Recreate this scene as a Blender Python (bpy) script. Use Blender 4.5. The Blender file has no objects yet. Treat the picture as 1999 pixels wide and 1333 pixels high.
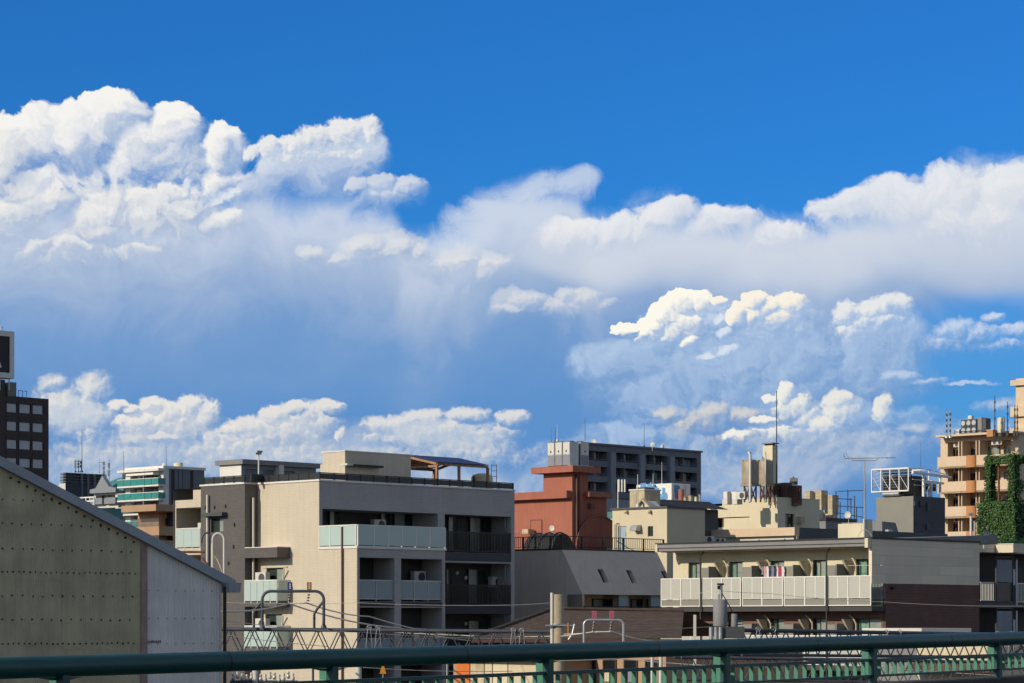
import bpy, bmesh, math, random
from mathutils import Vector, Matrix

sc = bpy.context.scene
COL = sc.collection
random.seed(7)

# ------------------------------------------------------------------ camera
F = 5000.0            # focal length in photograph pixels (90 mm lens)
CX, HY = 999.5, 1215.0  # photograph column of the view axis, row of the horizon
HC = 8.5              # the camera stands on a raised walkway
cam_data = bpy.data.cameras.new('camera')
cam_data.sensor_width = 36.0
cam_data.lens = 36.0 * F / 1999.0
cam_data.shift_y = (HY - 666.5) / 1999.0
cam_data.clip_start = 0.1
cam_data.clip_end = 20000.0
camera = bpy.data.objects.new('camera', cam_data)
COL.objects.link(camera)
camera.location = (0, 0, HC)
camera.rotation_euler = (math.pi / 2, 0, 0)
sc.camera = camera

# ------------------------------------------------------------------ exposure
sc.view_settings.view_transform = 'Standard'
sc.view_settings.look = 'None'
sc.view_settings.exposure = 0.0
sc.view_settings.gamma = 1.0
sc.view_settings.use_curve_mapping = False
sc.cycles.max_bounces = 6
sc.cycles.use_adaptive_sampling = True
sc.cycles.adaptive_threshold = 0.02
sc.cycles.adaptive_min_samples = 8
sc.cycles.transparent_max_bounces = 8
sc.cycles.caustics_reflective = False
sc.cycles.caustics_refractive = False

# ------------------------------------------------------------------ sun
SUN_EL = math.radians(24.0)
sx, sy = -0.84, -0.54                      # the sun stands to the left, behind the camera
_n = math.hypot(sx, sy); sx /= _n; sy /= _n
sun_dir = Vector((sx * math.cos(SUN_EL), sy * math.cos(SUN_EL), math.sin(SUN_EL)))
sun_data = bpy.data.lights.new('sun', 'SUN')
sun_data.energy = 3.6
sun_data.angle = math.radians(0.5)
sun_data.color = (1.0, 0.86, 0.66)
sun = bpy.data.objects.new('sun', sun_data)
COL.objects.link(sun)
sun.rotation_euler = (-sun_dir).to_track_quat('-Z', 'Y').to_euler()

# ------------------------------------------------------------------ sky
world = bpy.data.worlds.new('World')
sc.world = world
world.use_nodes = True
WT = world.node_tree
for n in list(WT.nodes):
    WT.nodes.remove(n)


class S:
    """A value in the sky's node tree; arithmetic on it adds math nodes."""
    def __init__(self, sock): self.s = sock
    def __add__(a, b): return M('ADD', a, b)
    def __sub__(a, b): return M('SUBTRACT', a, b)
    def __rsub__(a, b): return M('SUBTRACT', b, a)
    def __mul__(a, b): return M('MULTIPLY', a, b)
    def __truediv__(a, b): return M('DIVIDE', a, b)
    __radd__ = __add__
    __rmul__ = __mul__


def plug(inp, v):
    if isinstance(v, S): WT.links.new(v.s, inp)
    else: inp.default_value = v


def M(op, a, b=0.0, c=0.0, clamp=False):
    n = WT.nodes.new('ShaderNodeMath'); n.operation = op; n.use_clamp = clamp
    plug(n.inputs[0], a); plug(n.inputs[1], b); plug(n.inputs[2], c)
    return S(n.outputs[0])


def sstep(v, lo, hi, a=0.0, b=1.0):
    n = WT.nodes.new('ShaderNodeMapRange'); n.interpolation_type = 'SMOOTHSTEP'
    plug(n.inputs[0], v); plug(n.inputs[1], lo); plug(n.inputs[2], hi); plug(n.inputs[3], a); plug(n.inputs[4], b)
    return S(n.outputs[0])


def lin(v, lo, hi, a=0.0, b=1.0):
    n = WT.nodes.new('ShaderNodeMapRange'); n.interpolation_type = 'LINEAR'
    plug(n.inputs[0], v); plug(n.inputs[1], lo); plug(n.inputs[2], hi); plug(n.inputs[3], a); plug(n.inputs[4], b)
    return S(n.outputs[0])


def vec(x, y, z=0.0):
    n = WT.nodes.new('ShaderNodeCombineXYZ')
    plug(n.inputs[0], x); plug(n.inputs[1], y); plug(n.inputs[2], z)
    return S(n.outputs[0])


def VM(op, a, b=None, c=None, out=0):
    n = WT.nodes.new('ShaderNodeVectorMath'); n.operation = op
    plug(n.inputs[0], a)
    if b is not None: plug(n.inputs[1], b)
    if c is not None: plug(n.inputs[2], c)
    return S(n.outputs[out])


def noise2(p, scale, detail=3.0, rough=0.5, out=0, dims='2D', w=0.0):
    n = WT.nodes.new('ShaderNodeTexNoise'); n.noise_dimensions = dims
    plug(n.inputs['Vector'], p)
    n.inputs['Scale'].default_value = scale; n.inputs['Detail'].default_value = detail
    n.inputs['Roughness'].default_value = rough
    return S(n.outputs[out])


def voro(p, scale, detail=3.0, rough=0.5, lac=2.0):
    n = WT.nodes.new('ShaderNodeTexVoronoi'); n.voronoi_dimensions = '2D'; n.feature = 'F1'; n.normalize = True
    plug(n.inputs['Vector'], p)
    n.inputs['Scale'].default_value = scale; n.inputs['Detail'].default_value = detail
    n.inputs['Roughness'].default_value = rough; n.inputs['Lacunarity'].default_value = lac
    return S(n.outputs['Distance'])


def curve(v, pts):
    """piecewise curve through (column, row) points of the photograph, in sky units (thousands of pixels)"""
    n = WT.nodes.new('ShaderNodeFloatCurve')
    c = n.mapping.curves[0]
    n.mapping.use_clip = False
    xs = [(x + 500.0) / 3000.0 for x, y in pts]
    ys = [y for x, y in pts]
    while len(c.points) < len(pts): c.points.new(0.5, 0.5)
    for k, (a, b) in enumerate(zip(xs, ys)):
        c.points[k].location = (a, b); c.points[k].handle_type = 'AUTO'
    n.mapping.update()
    plug(n.inputs['Value'], lin(v, -0.5, 2.5))
    return S(n.outputs[0])


def mix(f, a, b):
    n = WT.nodes.new('ShaderNodeMix'); n.data_type = 'RGBA'
    plug(n.inputs[0], f)
    for i, v in ((6, a), (7, b)):
        if isinstance(v, S): WT.links.new(v.s, n.inputs[i])
        else: n.inputs[i].default_value = (*v, 1.0)
    return S(n.outputs[2])
geo = WT.nodes.new('ShaderNodeTexCoord')
D = S(geo.outputs['Generated'])
sep = WT.nodes.new('ShaderNodeSeparateXYZ'); WT.links.new(D.s, sep.inputs[0])
dx, dy, dz = S(sep.outputs[0]), S(sep.outputs[1]), S(sep.outputs[2])
az = M('ARCTAN2', dx, dy)
hyp = M('SQRT', dx * dx + dy * dy)
U = az * 5.0 + 1.0                                   # about one unit per 11.5 degrees of azimuth
V = M('DIVIDE', dz, M('MAXIMUM', hyp, 0.02)) * 5.0    # tangent of the elevation in the same unit
V = M('MINIMUM', V, 12.0)
P0 = vec(U, V)

# clear sky: Nishita, with the blue of a polarised evening sky
sky = WT.nodes.new('ShaderNodeTexSky'); sky.sky_type = 'NISHITA'
sky.sun_disc = False
sky.sun_elevation = SUN_EL
sky.sun_rotation = math.atan2(sx, sy)
sky.altitude = 0; sky.air_density = 1.0; sky.dust_density = 0.6; sky.ozone_density = 3.0
SKY_STRENGTH = 0.12
tint = WT.nodes.new('ShaderNodeMix'); tint.data_type = 'RGBA'; tint.blend_type = 'MULTIPLY'
tint.inputs[0].default_value = 1.0
WT.links.new(sky.outputs[0], tint.inputs[6])
tint.inputs[7].default_value = (0.100, 0.49, 1.0, 1.0)
clear = S(tint.outputs[2])
# beyond the frame the blue is made paler, for neutral light in shade
pale = WT.nodes.new('ShaderNodeMix'); pale.data_type = 'RGBA'; pale.blend_type = 'MULTIPLY'; pale.inputs[0].default_value = 1.0
WT.links.new(sky.outputs[0], pale.inputs[6]); pale.inputs[7].default_value = (0.62, 0.80, 0.92, 1.0)
pale = S(pale.outputs[2])


def rgb(r, g, b, k=1.0):
    """display colour 0-255 to sky radiance before the background strength"""
    f = lambda c: ((c / 255.0 + 0.055) / 1.055) ** 2.4 if c > 10 else c / 255.0 / 12.92
    return (f(r) * k / SKY_STRENGTH, f(g) * k / SKY_STRENGTH, f(b) * k / SKY_STRENGTH)


# turbulence: a domain warp, then rounded billows from fractal Voronoi cells
w1 = VM('SUBTRACT', noise2(P0, 4.0, 2.0, 0.5, out=1), (0.5, 0.5, 0.5))
w2 = VM('SUBTRACT', noise2(P0, 17.0, 3.0, 0.55, out=1), (0.5, 0.5, 0.5))
w3 = VM('SUBTRACT', noise2(P0, 60.0, 2.0, 0.5, out=1), (0.5, 0.5, 0.5))
PW = VM('MULTIPLY_ADD', w1, (0.16, 0.16, 0.0), P0)
PW = VM('MULTIPLY_ADD', w2, (0.050, 0.050, 0.0), PW)
PW = VM('MULTIPLY_ADD', w3, (0.016, 0.016, 0.0), PW)
EPS = 0.016
LDIR = (-0.70, 0.71)
PL = VM('ADD', PW, (LDIR[0] * EPS, LDIR[1] * EPS, 0.0))


def billow(p):
    return 0.62 - voro(p, 8.5, 3.6, 0.48, 2.2) * 0.80 + noise2(p, 11.0, 6.0, 0.58) * 0.62


BA, BB = billow(PW), billow(PL)
wisp = noise2(VM('MULTIPLY_ADD', w1, (0.25, 0.25, 0.0), P0), 5.0, 5.0, 0.55)
fine = noise2(PW, 26.0, 4.0, 0.6)


def domes(p, blobs, k=0.12):
    acc = None
    for (x, y, rx, ry) in blobs:
        q = VM('MULTIPLY_ADD', p, (1000.0 / rx, 1000.0 / ry, 0.0), (-x / rx, -(HY - y) / ry, 0.0))
        h = M('MULTIPLY_ADD', VM('DOT_PRODUCT', q, q, out=1), -1.0, 1.0)
        acc = h if acc is None else M('SMOOTH_MAX', acc, h, k)
    return acc


def cumulus(under, blobs, amp=0.55, soft=0.30, lit=(250, 244, 232), shade=(150, 172, 206),
            gain=3.2, bias=0.40, opacity=1.0, edge=0.12, big=0.9, fade=0.85, drop=0.45, grow=1.14, small=False, crisp=False):
    """one bank of cumulus laid over `under`: outline from domes and billows, light from the relief toward the sun"""
    global WT
    ba0, brel, (wp, wl), fine0 = SMALL if small else LARGE
    if small:
        big *= 1.5
        if not crisp: soft = soft * 1.6 + 0.2; amp *= 1.45; grow = 1.32; bias -= 0.07; drop = 0.8; edge = 0.25
    outer = WT
    gt = bpy.data.node_groups.new('cumulus', 'ShaderNodeTree')
    ins = [('under', 'NodeSocketColor', under), ('v', 'NodeSocketFloat', V), ('ba0', 'NodeSocketFloat', ba0), ('brel', 'NodeSocketFloat', brel),
           ('wp', 'NodeSocketVector', wp), ('wl', 'NodeSocketVector', wl), ('fine', 'NodeSocketFloat', fine0)]
    for nm, ty, _ in ins: gt.interface.new_socket(nm, in_out='INPUT', socket_type=ty)
    gt.interface.new_socket('colour', in_out='OUTPUT', socket_type='NodeSocketColor')
    WT = gt
    gi = gt.nodes.new('NodeGroupInput'); go = gt.nodes.new('NodeGroupOutput')
    iu, iv, ia, ir, ip, il, if_ = [S(gi.outputs[k]) for k in range(7)]
    blobs = [(x, y, rx * grow, ry * grow) for x, y, rx, ry in blobs]
    d0 = domes(ip, blobs); d1 = domes(il, blobs)
    f0 = M('MULTIPLY_ADD', ia, amp, d0)
    y0 = min(y - ry for x, y, rx, ry in blobs); y1 = max(y + ry for x, y, rx, ry in blobs)
    v = lin(iv, (HY - y1) / 1000.0, (HY - y0) / 1000.0, bias - drop * 0.62, bias + drop * 0.38)
    rel = M('MULTIPLY_ADD', ir, gain, v)
    light = sstep(M('MULTIPLY_ADD', d0 - d1, gain * big, rel), -0.35, 1.25)
    hi = M('MULTIPLY_ADD', M('SUBTRACT', 1.0, light), fade * 1.25, soft)
    a = sstep(M('MULTIPLY_ADD', if_, edge * 2.2, f0), 0.0, hi) * sstep(lin(iv, (HY - y1) / 1000.0, (HY - y0) / 1000.0) + light * 0.7 + if_ * 0.8, 0.0, 0.75)
    if small and not crisp: opacity *= 0.88
    if opacity != 1.0: a = a * opacity
    res = mix(a, iu, mix(light, rgb(*shade), rgb(*lit)))
    gt.links.new(res.s, go.inputs[0])
    WT = outer
    gn = WT.nodes.new('ShaderNodeGroup'); gn.node_tree = gt
    for k, (_, _, val) in enumerate(ins): WT.links.new(val.s, gn.inputs[k])
    return S(gn.outputs[0])


wp_ = VM('MULTIPLY_ADD', VM('SUBTRACT', PW, P0), (0.55, 0.55, 0.0), P0)
WPS = (wp_, VM('ADD', wp_, (LDIR[0] * EPS, LDIR[1] * EPS, 0.0)))
BA0 = BA - 0.60 - (voro(PW, 42.0, 2.5, 0.5, 2.3) - 0.42) * 0.26
FINE0 = fine - 0.5
BREL = BA - BB + FINE0 * 0.05
# the same for small clouds, with smaller billows
EPS2 = 0.008
PS = VM('MULTIPLY_ADD', w2, (0.012, 0.012, 0.0), VM('MULTIPLY_ADD', w3, (0.010, 0.010, 0.0), P0))
PSL = VM('ADD', PS, (LDIR[0] * EPS2, LDIR[1] * EPS2, 0.0))


def billow2(p):
    return 0.62 - voro(p, 24.0, 2.6, 0.5, 2.2) * 0.80 + noise2(p, 30.0, 5.0, 0.6) * 0.62


SA, SB = billow2(PS), billow2(PSL)
SREL = SA - SB + FINE0 * 0.03
FINE2 = noise2(PS, 75.0, 3.0, 0.6) - 0.5
SMALL = (SA - 0.60 + FINE2 * 0.10, SREL, (PS, PSL), FINE2)
LARGE = (BA0, BREL, WPS, FINE0)
c = clear
# far haze low in the sky
c = mix(sstep(V, 0.95, -0.1) * 0.30, c, rgb(110, 160, 215))

# the great soft bank: its upper edge right across, dense under it, thinning downward
def bank(under, pts, depth_pts, col_pts, rag=0.05, edge=0.05):
    top = curve(U, pts)                        # rows above the horizon / 1000
    dep = top - V + (wisp - 0.5) * rag * 2.0 + (BA - 0.5) * rag + (fine - 0.5) * rag * 0.5
    a = sstep(dep, 0.0, edge)
    return dep, a

TOP = [(-500, .80), (-200, .86), (0, .84), (200, .85), (420, .84), (600, .85), (760, .82), (810, .765), (850, .785), (900, .81), (960, .86), (1040, .875),
       (1120, .87), (1160, .80), (1220, .815), (1290, .835), (1400, .81), (1500, .79), (1560, .785), (1660, .82), (1760, .845), (1850, .88), (1999, .885), (2200, .80), (2500, .84)]
dep, ba = bank(c, TOP, None, None, rag=0.055, edge=0.085)
ramp = WT.nodes.new('ShaderNodeValToRGB')
plug(ramp.inputs[0], dep * 1.1 + (wisp - 0.5) * 0.10)
stops = [(0.0, (180, 205, 236)), (0.09, (196, 208, 228)), (0.2, (160, 182, 214)), (0.33, (116, 156, 206)),
         (0.5, (96, 146, 203)), (0.7, (90, 144, 204)), (1.0, (120, 165, 214))]
er = ramp.color_ramp
for k, (p, col) in enumerate(stops):
    e = er.elements[k] if k < 2 else er.elements.new(p)
    e.position = p
    e.color = (*[v * 0.1 for v in rgb(*col)], 1)
veil = VM('SCALE', S(ramp.outputs[0])); veil.s.node.inputs['Scale'].default_value = 10.0
# the veil is open in the lower right, where clear blue shows
gap = domes(P0, [(1990, 640, 330, 75), (1960, 800, 260, 80), (1900, 720, 200, 60)], 0.3)
gap = sstep(gap + (wisp - 0.5) * 0.9, 0.0, 0.9)
c = mix(ba * (1.0 - gap * 0.75), c, veil)

# brighter body of the right-hand bank
rb = domes(VM('MULTIPLY_ADD', w1, (0.12, 0.12, 0), P0), [(1900, 470, 330, 130), (1560, 500, 380, 90), (1300, 480, 240, 85), (1150, 500, 180, 60)], 0.4)
c = mix(sstep(rb + (wisp - 0.5) * 0.8, -0.1, 1.1) * ba * 0.62, c, rgb(214, 219, 228))
c = cumulus(c, [(1300, 425, 70, 36), (1220, 460, 90, 40), (1400, 450, 90, 36), (1520, 480, 90, 40), (1680, 440, 90, 40), (1760, 420, 80, 50), (1870, 385, 80, 55), (1980, 390, 90, 60), (1130, 470, 80, 40), (1900, 450, 150, 70)],
            amp=0.5, soft=0.5, lit=(238, 238, 238), shade=(186, 200, 222), gain=1.6, bias=0.5, fade=0.6, drop=0.6, edge=0.3, opacity=0.9)
# wispy plume rising to the right of the gap
pl = domes(VM('MULTIPLY_ADD', w1, (0.15, 0.15, 0), P0), [(1105, 372, 60, 34), (1030, 375, 75, 38), (975, 410, 65, 45), (925, 460, 70, 50), (880, 500, 90, 40), (1040, 440, 70, 40)], 0.5)
c = mix(sstep(pl + (wisp - 0.5) * 1.1 + (fine - 0.5) * 0.8, -0.1, 0.95) * 0.8, c, rgb(202, 214, 232))

# great left cumulus, back to front
LEFT_BACK = [(150, 290, 120, 75), (225, 245, 70, 55), (80, 290, 100, 50), (335, 255, 55, 55), (300, 330, 120, 90), (430, 300, 48, 60), (440, 380, 70, 60), (200, 380, 180, 80)]
c = cumulus(c, LEFT_BACK, amp=0.50, soft=0.16, lit=(246, 244, 240), shade=(158, 181, 215), gain=2.9, bias=0.34, fade=0.5, edge=0.2)
c = cumulus(c, [(640, 325, 110, 44), (700, 310, 60, 50), (560, 330, 60, 34)], amp=0.45, soft=0.5, lit=(216, 224, 236), shade=(160, 184, 218), gain=2.0, bias=0.42, fade=0.8)
c = cumulus(c, [(620, 350, 120, 44), (520, 370, 70, 36), (760, 395, 80, 40)], amp=0.4, soft=0.9, lit=(196, 208, 228), shade=(146, 174, 214), gain=1.5, bias=0.45, fade=0.8, opacity=0.85, edge=0.3)
c = cumulus(c, [(497, 306, 18, 16), (530, 300, 26, 24), (575, 290, 30, 20), (620, 278, 42, 26), (680, 268, 46, 30), (724, 262, 22, 30), (600, 312, 85, 26), (690, 310, 55, 34)], amp=0.5, soft=0.14,
            lit=(244, 242, 236), shade=(158, 182, 216), gain=2.4, bias=0.42, fade=0.7, small=True)
c = cumulus(c, [(702, 368, 26, 18), (745, 360, 30, 18), (795, 366, 34, 18), (750, 380, 60, 16)], amp=0.6, soft=0.2, lit=(230, 232, 234), shade=(168, 190, 221), gain=2.0, bias=0.42, fade=1.0, small=True, opacity=0.8)
c = cumulus(c, [(15, 340, 60, 60), (60, 420, 110, 55), (200, 440, 100, 60), (330, 440, 110, 70), (110, 500, 170, 60), (0, 480, 90, 80), (260, 500, 120, 40), (420, 450, 70, 40)], amp=0.55, soft=0.30,
            lit=(236, 236, 234), shade=(150, 173, 208), gain=3.0, bias=0.32, fade=0.95)
c = cumulus(c, [(60, 400, 40, 24), (45, 430, 40, 30), (130, 400, 40, 14), (190, 395, 40, 16), (245, 395, 44, 20), (50, 445, 50, 30), (140, 490, 24, 26), (215, 470, 34, 16), (85, 500, 24, 24)], amp=0.7, soft=0.4,
            lit=(240, 238, 232), shade=(176, 192, 216), gain=2.2, bias=0.40, fade=0.9, small=True, opacity=0.6)
c = cumulus(c, [(330, 490, 34, 20), (300, 500, 20, 16)], amp=0.7, soft=0.7, lit=(206, 214, 228), shade=(160, 182, 214), gain=2.0, bias=0.4, fade=1.0, small=True, opacity=0.6)
c = cumulus(c, [(430, 402, 14, 12), (450, 390, 18, 9), (462, 380, 12, 8), (372, 370, 12, 16)], amp=0.9, soft=0.5, lit=(224, 230, 238), shade=(160, 184, 218), gain=2.0, bias=0.5, small=True)
# middle puffs
c = cumulus(c, [(720, 510, 90, 34), (820, 520, 90, 36), (920, 540, 90, 40)], amp=0.4, soft=0.9, lit=(200, 211, 228), shade=(140, 168, 208), gain=1.8, bias=0.45, fade=0.9, opacity=0.85, edge=0.3)
c = cumulus(c, [(617, 500, 26, 18), (715, 494, 50, 28), (790, 494, 50, 30), (880, 515, 70, 30), (960, 535, 70, 34)], amp=0.6, soft=0.55, lit=(222, 224, 228), shade=(144, 171, 208), gain=1.8, bias=0.36, fade=1.0, opacity=0.6)
c = cumulus(c, [(1020, 600, 60, 28), (1150, 590, 62, 32), (1090, 610, 80, 28)], amp=0.6, soft=0.55, lit=(214, 218, 226), shade=(140, 170, 210), gain=1.8, bias=0.36, fade=1.0, opacity=0.6)
c = cumulus(c, [(617, 500, 25, 15), (660, 512, 26, 14), (712, 487, 36, 19), (785, 486, 28, 20), (822, 494, 22, 18), (750, 500, 70, 18), (905, 512, 26, 14), (960, 520, 40, 16), (870, 520, 40, 16)], amp=0.7, soft=0.35,
            lit=(224, 225, 227), shade=(150, 175, 210), gain=2.2, bias=0.34, fade=1.0, small=True, opacity=0.75)
c = cumulus(c, [(1030, 592, 36, 20), (1108, 578, 20, 16), (1138, 586, 42, 20), (1180, 595, 30, 14), (1100, 600, 70, 18), (1020, 606, 50, 16)], amp=0.7, soft=0.35, lit=(222, 223, 225), shade=(148, 175, 211), gain=2.0, bias=0.38, fade=1.0, small=True, opacity=0.75)
# towering cumulus on the right, its shaded body and its crowns
c = cumulus(c, [(1230, 720, 120, 60), (1330, 770, 180, 110), (1500, 740, 180, 110), (1700, 720, 120, 90), (1600, 850, 250, 80), (1300, 880, 180, 60)], amp=0.46, soft=0.5,
            lit=(180, 202, 230), shade=(128, 164, 208), gain=2.4, bias=0.38, opacity=0.85, fade=0.8)
c = cumulus(c, [(1400, 640, 130, 50), (1500, 650, 110, 60), (1560, 640, 40, 50), (1700, 660, 90, 60), (1320, 660, 60, 30)], amp=0.4, soft=0.35, lit=(200, 215, 235), shade=(138, 172, 214), gain=2.0, bias=0.40, fade=0.7, small=True, opacity=1.0)
c = cumulus(c, [(1228, 645, 32, 13), (1262, 652, 28, 18), (1300, 622, 34, 34), (1330, 594, 38, 28), (1366, 592, 26, 24), (1322, 640, 52, 36), (1345, 668, 24, 20), (1275, 640, 30, 20)], amp=0.45, soft=0.10, lit=(253, 248, 236), shade=(172, 192, 220), gain=2.6, bias=0.52, fade=0.6, edge=0.2, small=True, crisp=True)
c = cumulus(c, [(1405, 590, 18, 11), (1440, 618, 22, 26), (1475, 592, 30, 22), (1502, 602, 28, 22), (1543, 602, 36, 26), (1525, 622, 44, 24), (1470, 620, 30, 24)], amp=0.5, soft=0.16, lit=(249, 241, 226), shade=(160, 186, 222), gain=2.6, bias=0.46, fade=0.75, small=True, crisp=True)
c = cumulus(c, [(1404, 627, 11, 9), (1416, 655, 15, 14), (1425, 690, 24, 16), (1380, 700, 16, 10)], amp=0.7, soft=0.4, lit=(222, 230, 240), shade=(150, 182, 220), gain=2.2, bias=0.5, fade=0.9, small=True)
c = cumulus(c, [(1655, 617, 28, 22), (1700, 613, 34, 20), (1738, 602, 38, 20), (1690, 640, 42, 30), (1720, 632, 40, 24), (1665, 655, 30, 24)], amp=0.5, soft=0.22, lit=(236, 236, 234), shade=(150, 182, 222), gain=2.4, bias=0.46, fade=0.85, small=True)
c = cumulus(c, [(1860, 655, 44, 22), (1900, 665, 60, 26), (1850, 680, 50, 26), (1990, 655, 60, 16), (1940, 685, 70, 20), (1930, 630, 22, 10)], amp=0.6, soft=0.5, lit=(206, 218, 236), shade=(152, 184, 224), gain=1.8, bias=0.42, fade=1.0, small=True)
c = cumulus(c, [(1755, 742, 34, 12), (1790, 752, 50, 9), (1870, 757, 60, 5)], amp=0.6, soft=0.45, lit=(200, 214, 234), shade=(150, 184, 222), gain=1.5, bias=0.4, fade=1.0, small=True, opacity=0.8)
# low row along the horizon, over a pale ragged bank
low = domes(VM('MULTIPLY_ADD', w1, (0.2, 0.2, 0), P0), [(150, 930, 300, 90), (560, 930, 330, 90), (950, 940, 260, 80), (1500, 930, 330, 80), (1950, 960, 160, 60)], 0.3)
c = mix(sstep(low + (wisp - 0.5) * 1.5 + BA0 * 0.6, 0.0, 1.2) * 0.75, c, mix(M('MULTIPLY_ADD', BREL, 2.5, 0.4, clamp=True), rgb(150, 176, 208), rgb(220, 222, 224)))
c = cumulus(c, [(150, 820, 90, 50), (340, 850, 120, 52), (580, 862, 120, 44), (880, 862, 140, 40), (430, 880, 100, 40)], amp=0.6, soft=0.55, lit=(212, 216, 222), shade=(148, 174, 206), gain=2.2, bias=0.38, fade=0.9)
c = cumulus(c, [(130, 795, 50, 40), (190, 770, 34, 34), (115, 760, 26, 20), (180, 810, 56, 40), (100, 830, 60, 40), (190, 860, 50, 26)], amp=0.6, soft=0.5, lit=(234, 231, 224), shade=(158, 182, 212), gain=2.0, bias=0.50, fade=0.9, small=True)
c = cumulus(c, [(240, 798, 20, 11), (262, 806, 20, 12), (305, 796, 24, 16), (332, 812, 30, 22), (380, 802, 32, 24), (404, 818, 32, 30), (355, 842, 70, 36), (425, 862, 44, 32), (290, 830, 50, 24)], amp=0.55, soft=0.2, lit=(240, 235, 226), shade=(156, 178, 208), gain=2.2, bias=0.46, fade=0.8, small=True)
c = cumulus(c, [(490, 838, 42, 22), (540, 814, 32, 18), (577, 800, 28, 15), (602, 818, 42, 28), (642, 797, 30, 14), (666, 848, 14, 18), (560, 852, 90, 36), (500, 870, 60, 30), (630, 830, 40, 24)], amp=0.55, soft=0.22, lit=(236, 231, 223), shade=(152, 176, 206), gain=2.2, bias=0.44, fade=0.8, small=True)
c = cumulus(c, [(762, 832, 50, 18), (830, 818, 40, 18), (910, 812, 42, 16), (870, 842, 100, 30), (1000, 818, 32, 16), (960, 850, 60, 26), (780, 858, 70, 24)], amp=0.6, soft=0.3, lit=(228, 226, 222), shade=(152, 178, 210), gain=2.2, bias=0.42, fade=0.9, small=True)
c = cumulus(c, [(280, 900, 110, 40), (420, 910, 90, 40), (180, 910, 90, 36), (268, 862, 30, 14), (320, 858, 30, 8), (560, 905, 120, 36), (760, 905, 110, 30), (930, 900, 110, 34)], amp=0.8, soft=0.6, lit=(226, 224, 218), shade=(158, 180, 208), gain=2.0, bias=0.40, fade=1.0, small=True, opacity=0.9)
c = cumulus(c, [(1370, 828, 50, 26), (1395, 810, 34, 22), (1340, 840, 40, 24), (1450, 815, 40, 16), (1440, 870, 110, 34), (1310, 810, 30, 16)], amp=0.8, soft=0.5, lit=(214, 213, 210), shade=(134, 156, 188), gain=2.0, bias=0.38, fade=1.0, small=True)
c = cumulus(c, [(1533, 772, 18, 24), (1550, 800, 38, 28), (1572, 818, 32, 28), (1502, 783, 14, 9), (1490, 824, 26, 8), (1440, 856, 28, 14), (1530, 850, 50, 20)], amp=0.45, soft=0.14, lit=(247, 243, 232), shade=(166, 188, 214), gain=2.2, bias=0.48, fade=0.8, small=True)
c = cumulus(c, [(1636, 787, 26, 20), (1642, 812, 34, 34), (1722, 802, 20, 26), (1620, 840, 40, 24)], amp=0.5, soft=0.2, lit=(240, 236, 226), shade=(160, 186, 218), gain=2.2, bias=0.50, fade=0.8, small=True)
c = cumulus(c, [(1600, 890, 140, 40), (1450, 925, 160, 34), (1750, 870, 90, 26), (1120, 900, 120, 34), (1900, 860, 120, 30), (1580, 860, 60, 24), (1780, 845, 40, 12), (1950, 800, 50, 14)], amp=0.8, soft=0.7, lit=(204, 210, 218), shade=(138, 166, 204), gain=1.8, bias=0.36, opacity=0.85, fade=1.0, small=True)

# unseen cumulus and haze outside the frame, shaped for the ambient light
fld = noise2(P0, 1.6, 5.0, 0.55)
wild = sstep(fld + sstep(V, 2.2, 0.2) * 0.10 + BA0 * 0.08, 0.51, 0.66)
wl = M('MULTIPLY_ADD', BREL, 2.5, 0.55, clamp=True)
far = mix(M('MAXIMUM', sstep(M('ABSOLUTE', U - 1.0), 1.2, 3.0), sstep(V, 1.4, 3.0)), clear, pale)
far = mix(sstep(V, 1.0, 0.0) * 0.75, far, mix(sstep(M('ABSOLUTE', U - 1.0), 1.2, 2.5), rgb(124, 154, 190), rgb(158, 162, 166)))
far = mix(wild * M('MAXIMUM', sstep(V, 1.05, 0.75), M('MAXIMUM', sstep(V, 1.5, 2.4), sstep(M('ABSOLUTE', U - 1.0), 1.5, 2.5))) * 0.85, far, mix(wl, rgb(170, 174, 180), rgb(232, 222, 202)))
far = mix(sstep(V, 0.0, -0.05), far, rgb(112, 108, 100))   # below the horizon


def background(col):
    bg = WT.nodes.new('ShaderNodeBackground'); bg.inputs['Strength'].default_value = SKY_STRENGTH
    WT.links.new(col.s, bg.inputs['Color'])
    return bg.outputs[0]


inside = sstep(U, -0.30, -0.05) * sstep(U, 2.30, 2.05) * sstep(V, 1.20, 1.09) * sstep(V, -0.08, 0.02) * sstep(dy, 0.0, 0.05)
ms = WT.nodes.new('ShaderNodeMixShader'); plug(ms.inputs[0], inside)
WT.links.new(background(far), ms.inputs[1]); WT.links.new(background(c), ms.inputs[2])
wo = WT.nodes.new('ShaderNodeOutputWorld'); WT.links.new(ms.outputs[0], wo.inputs[0])
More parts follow.
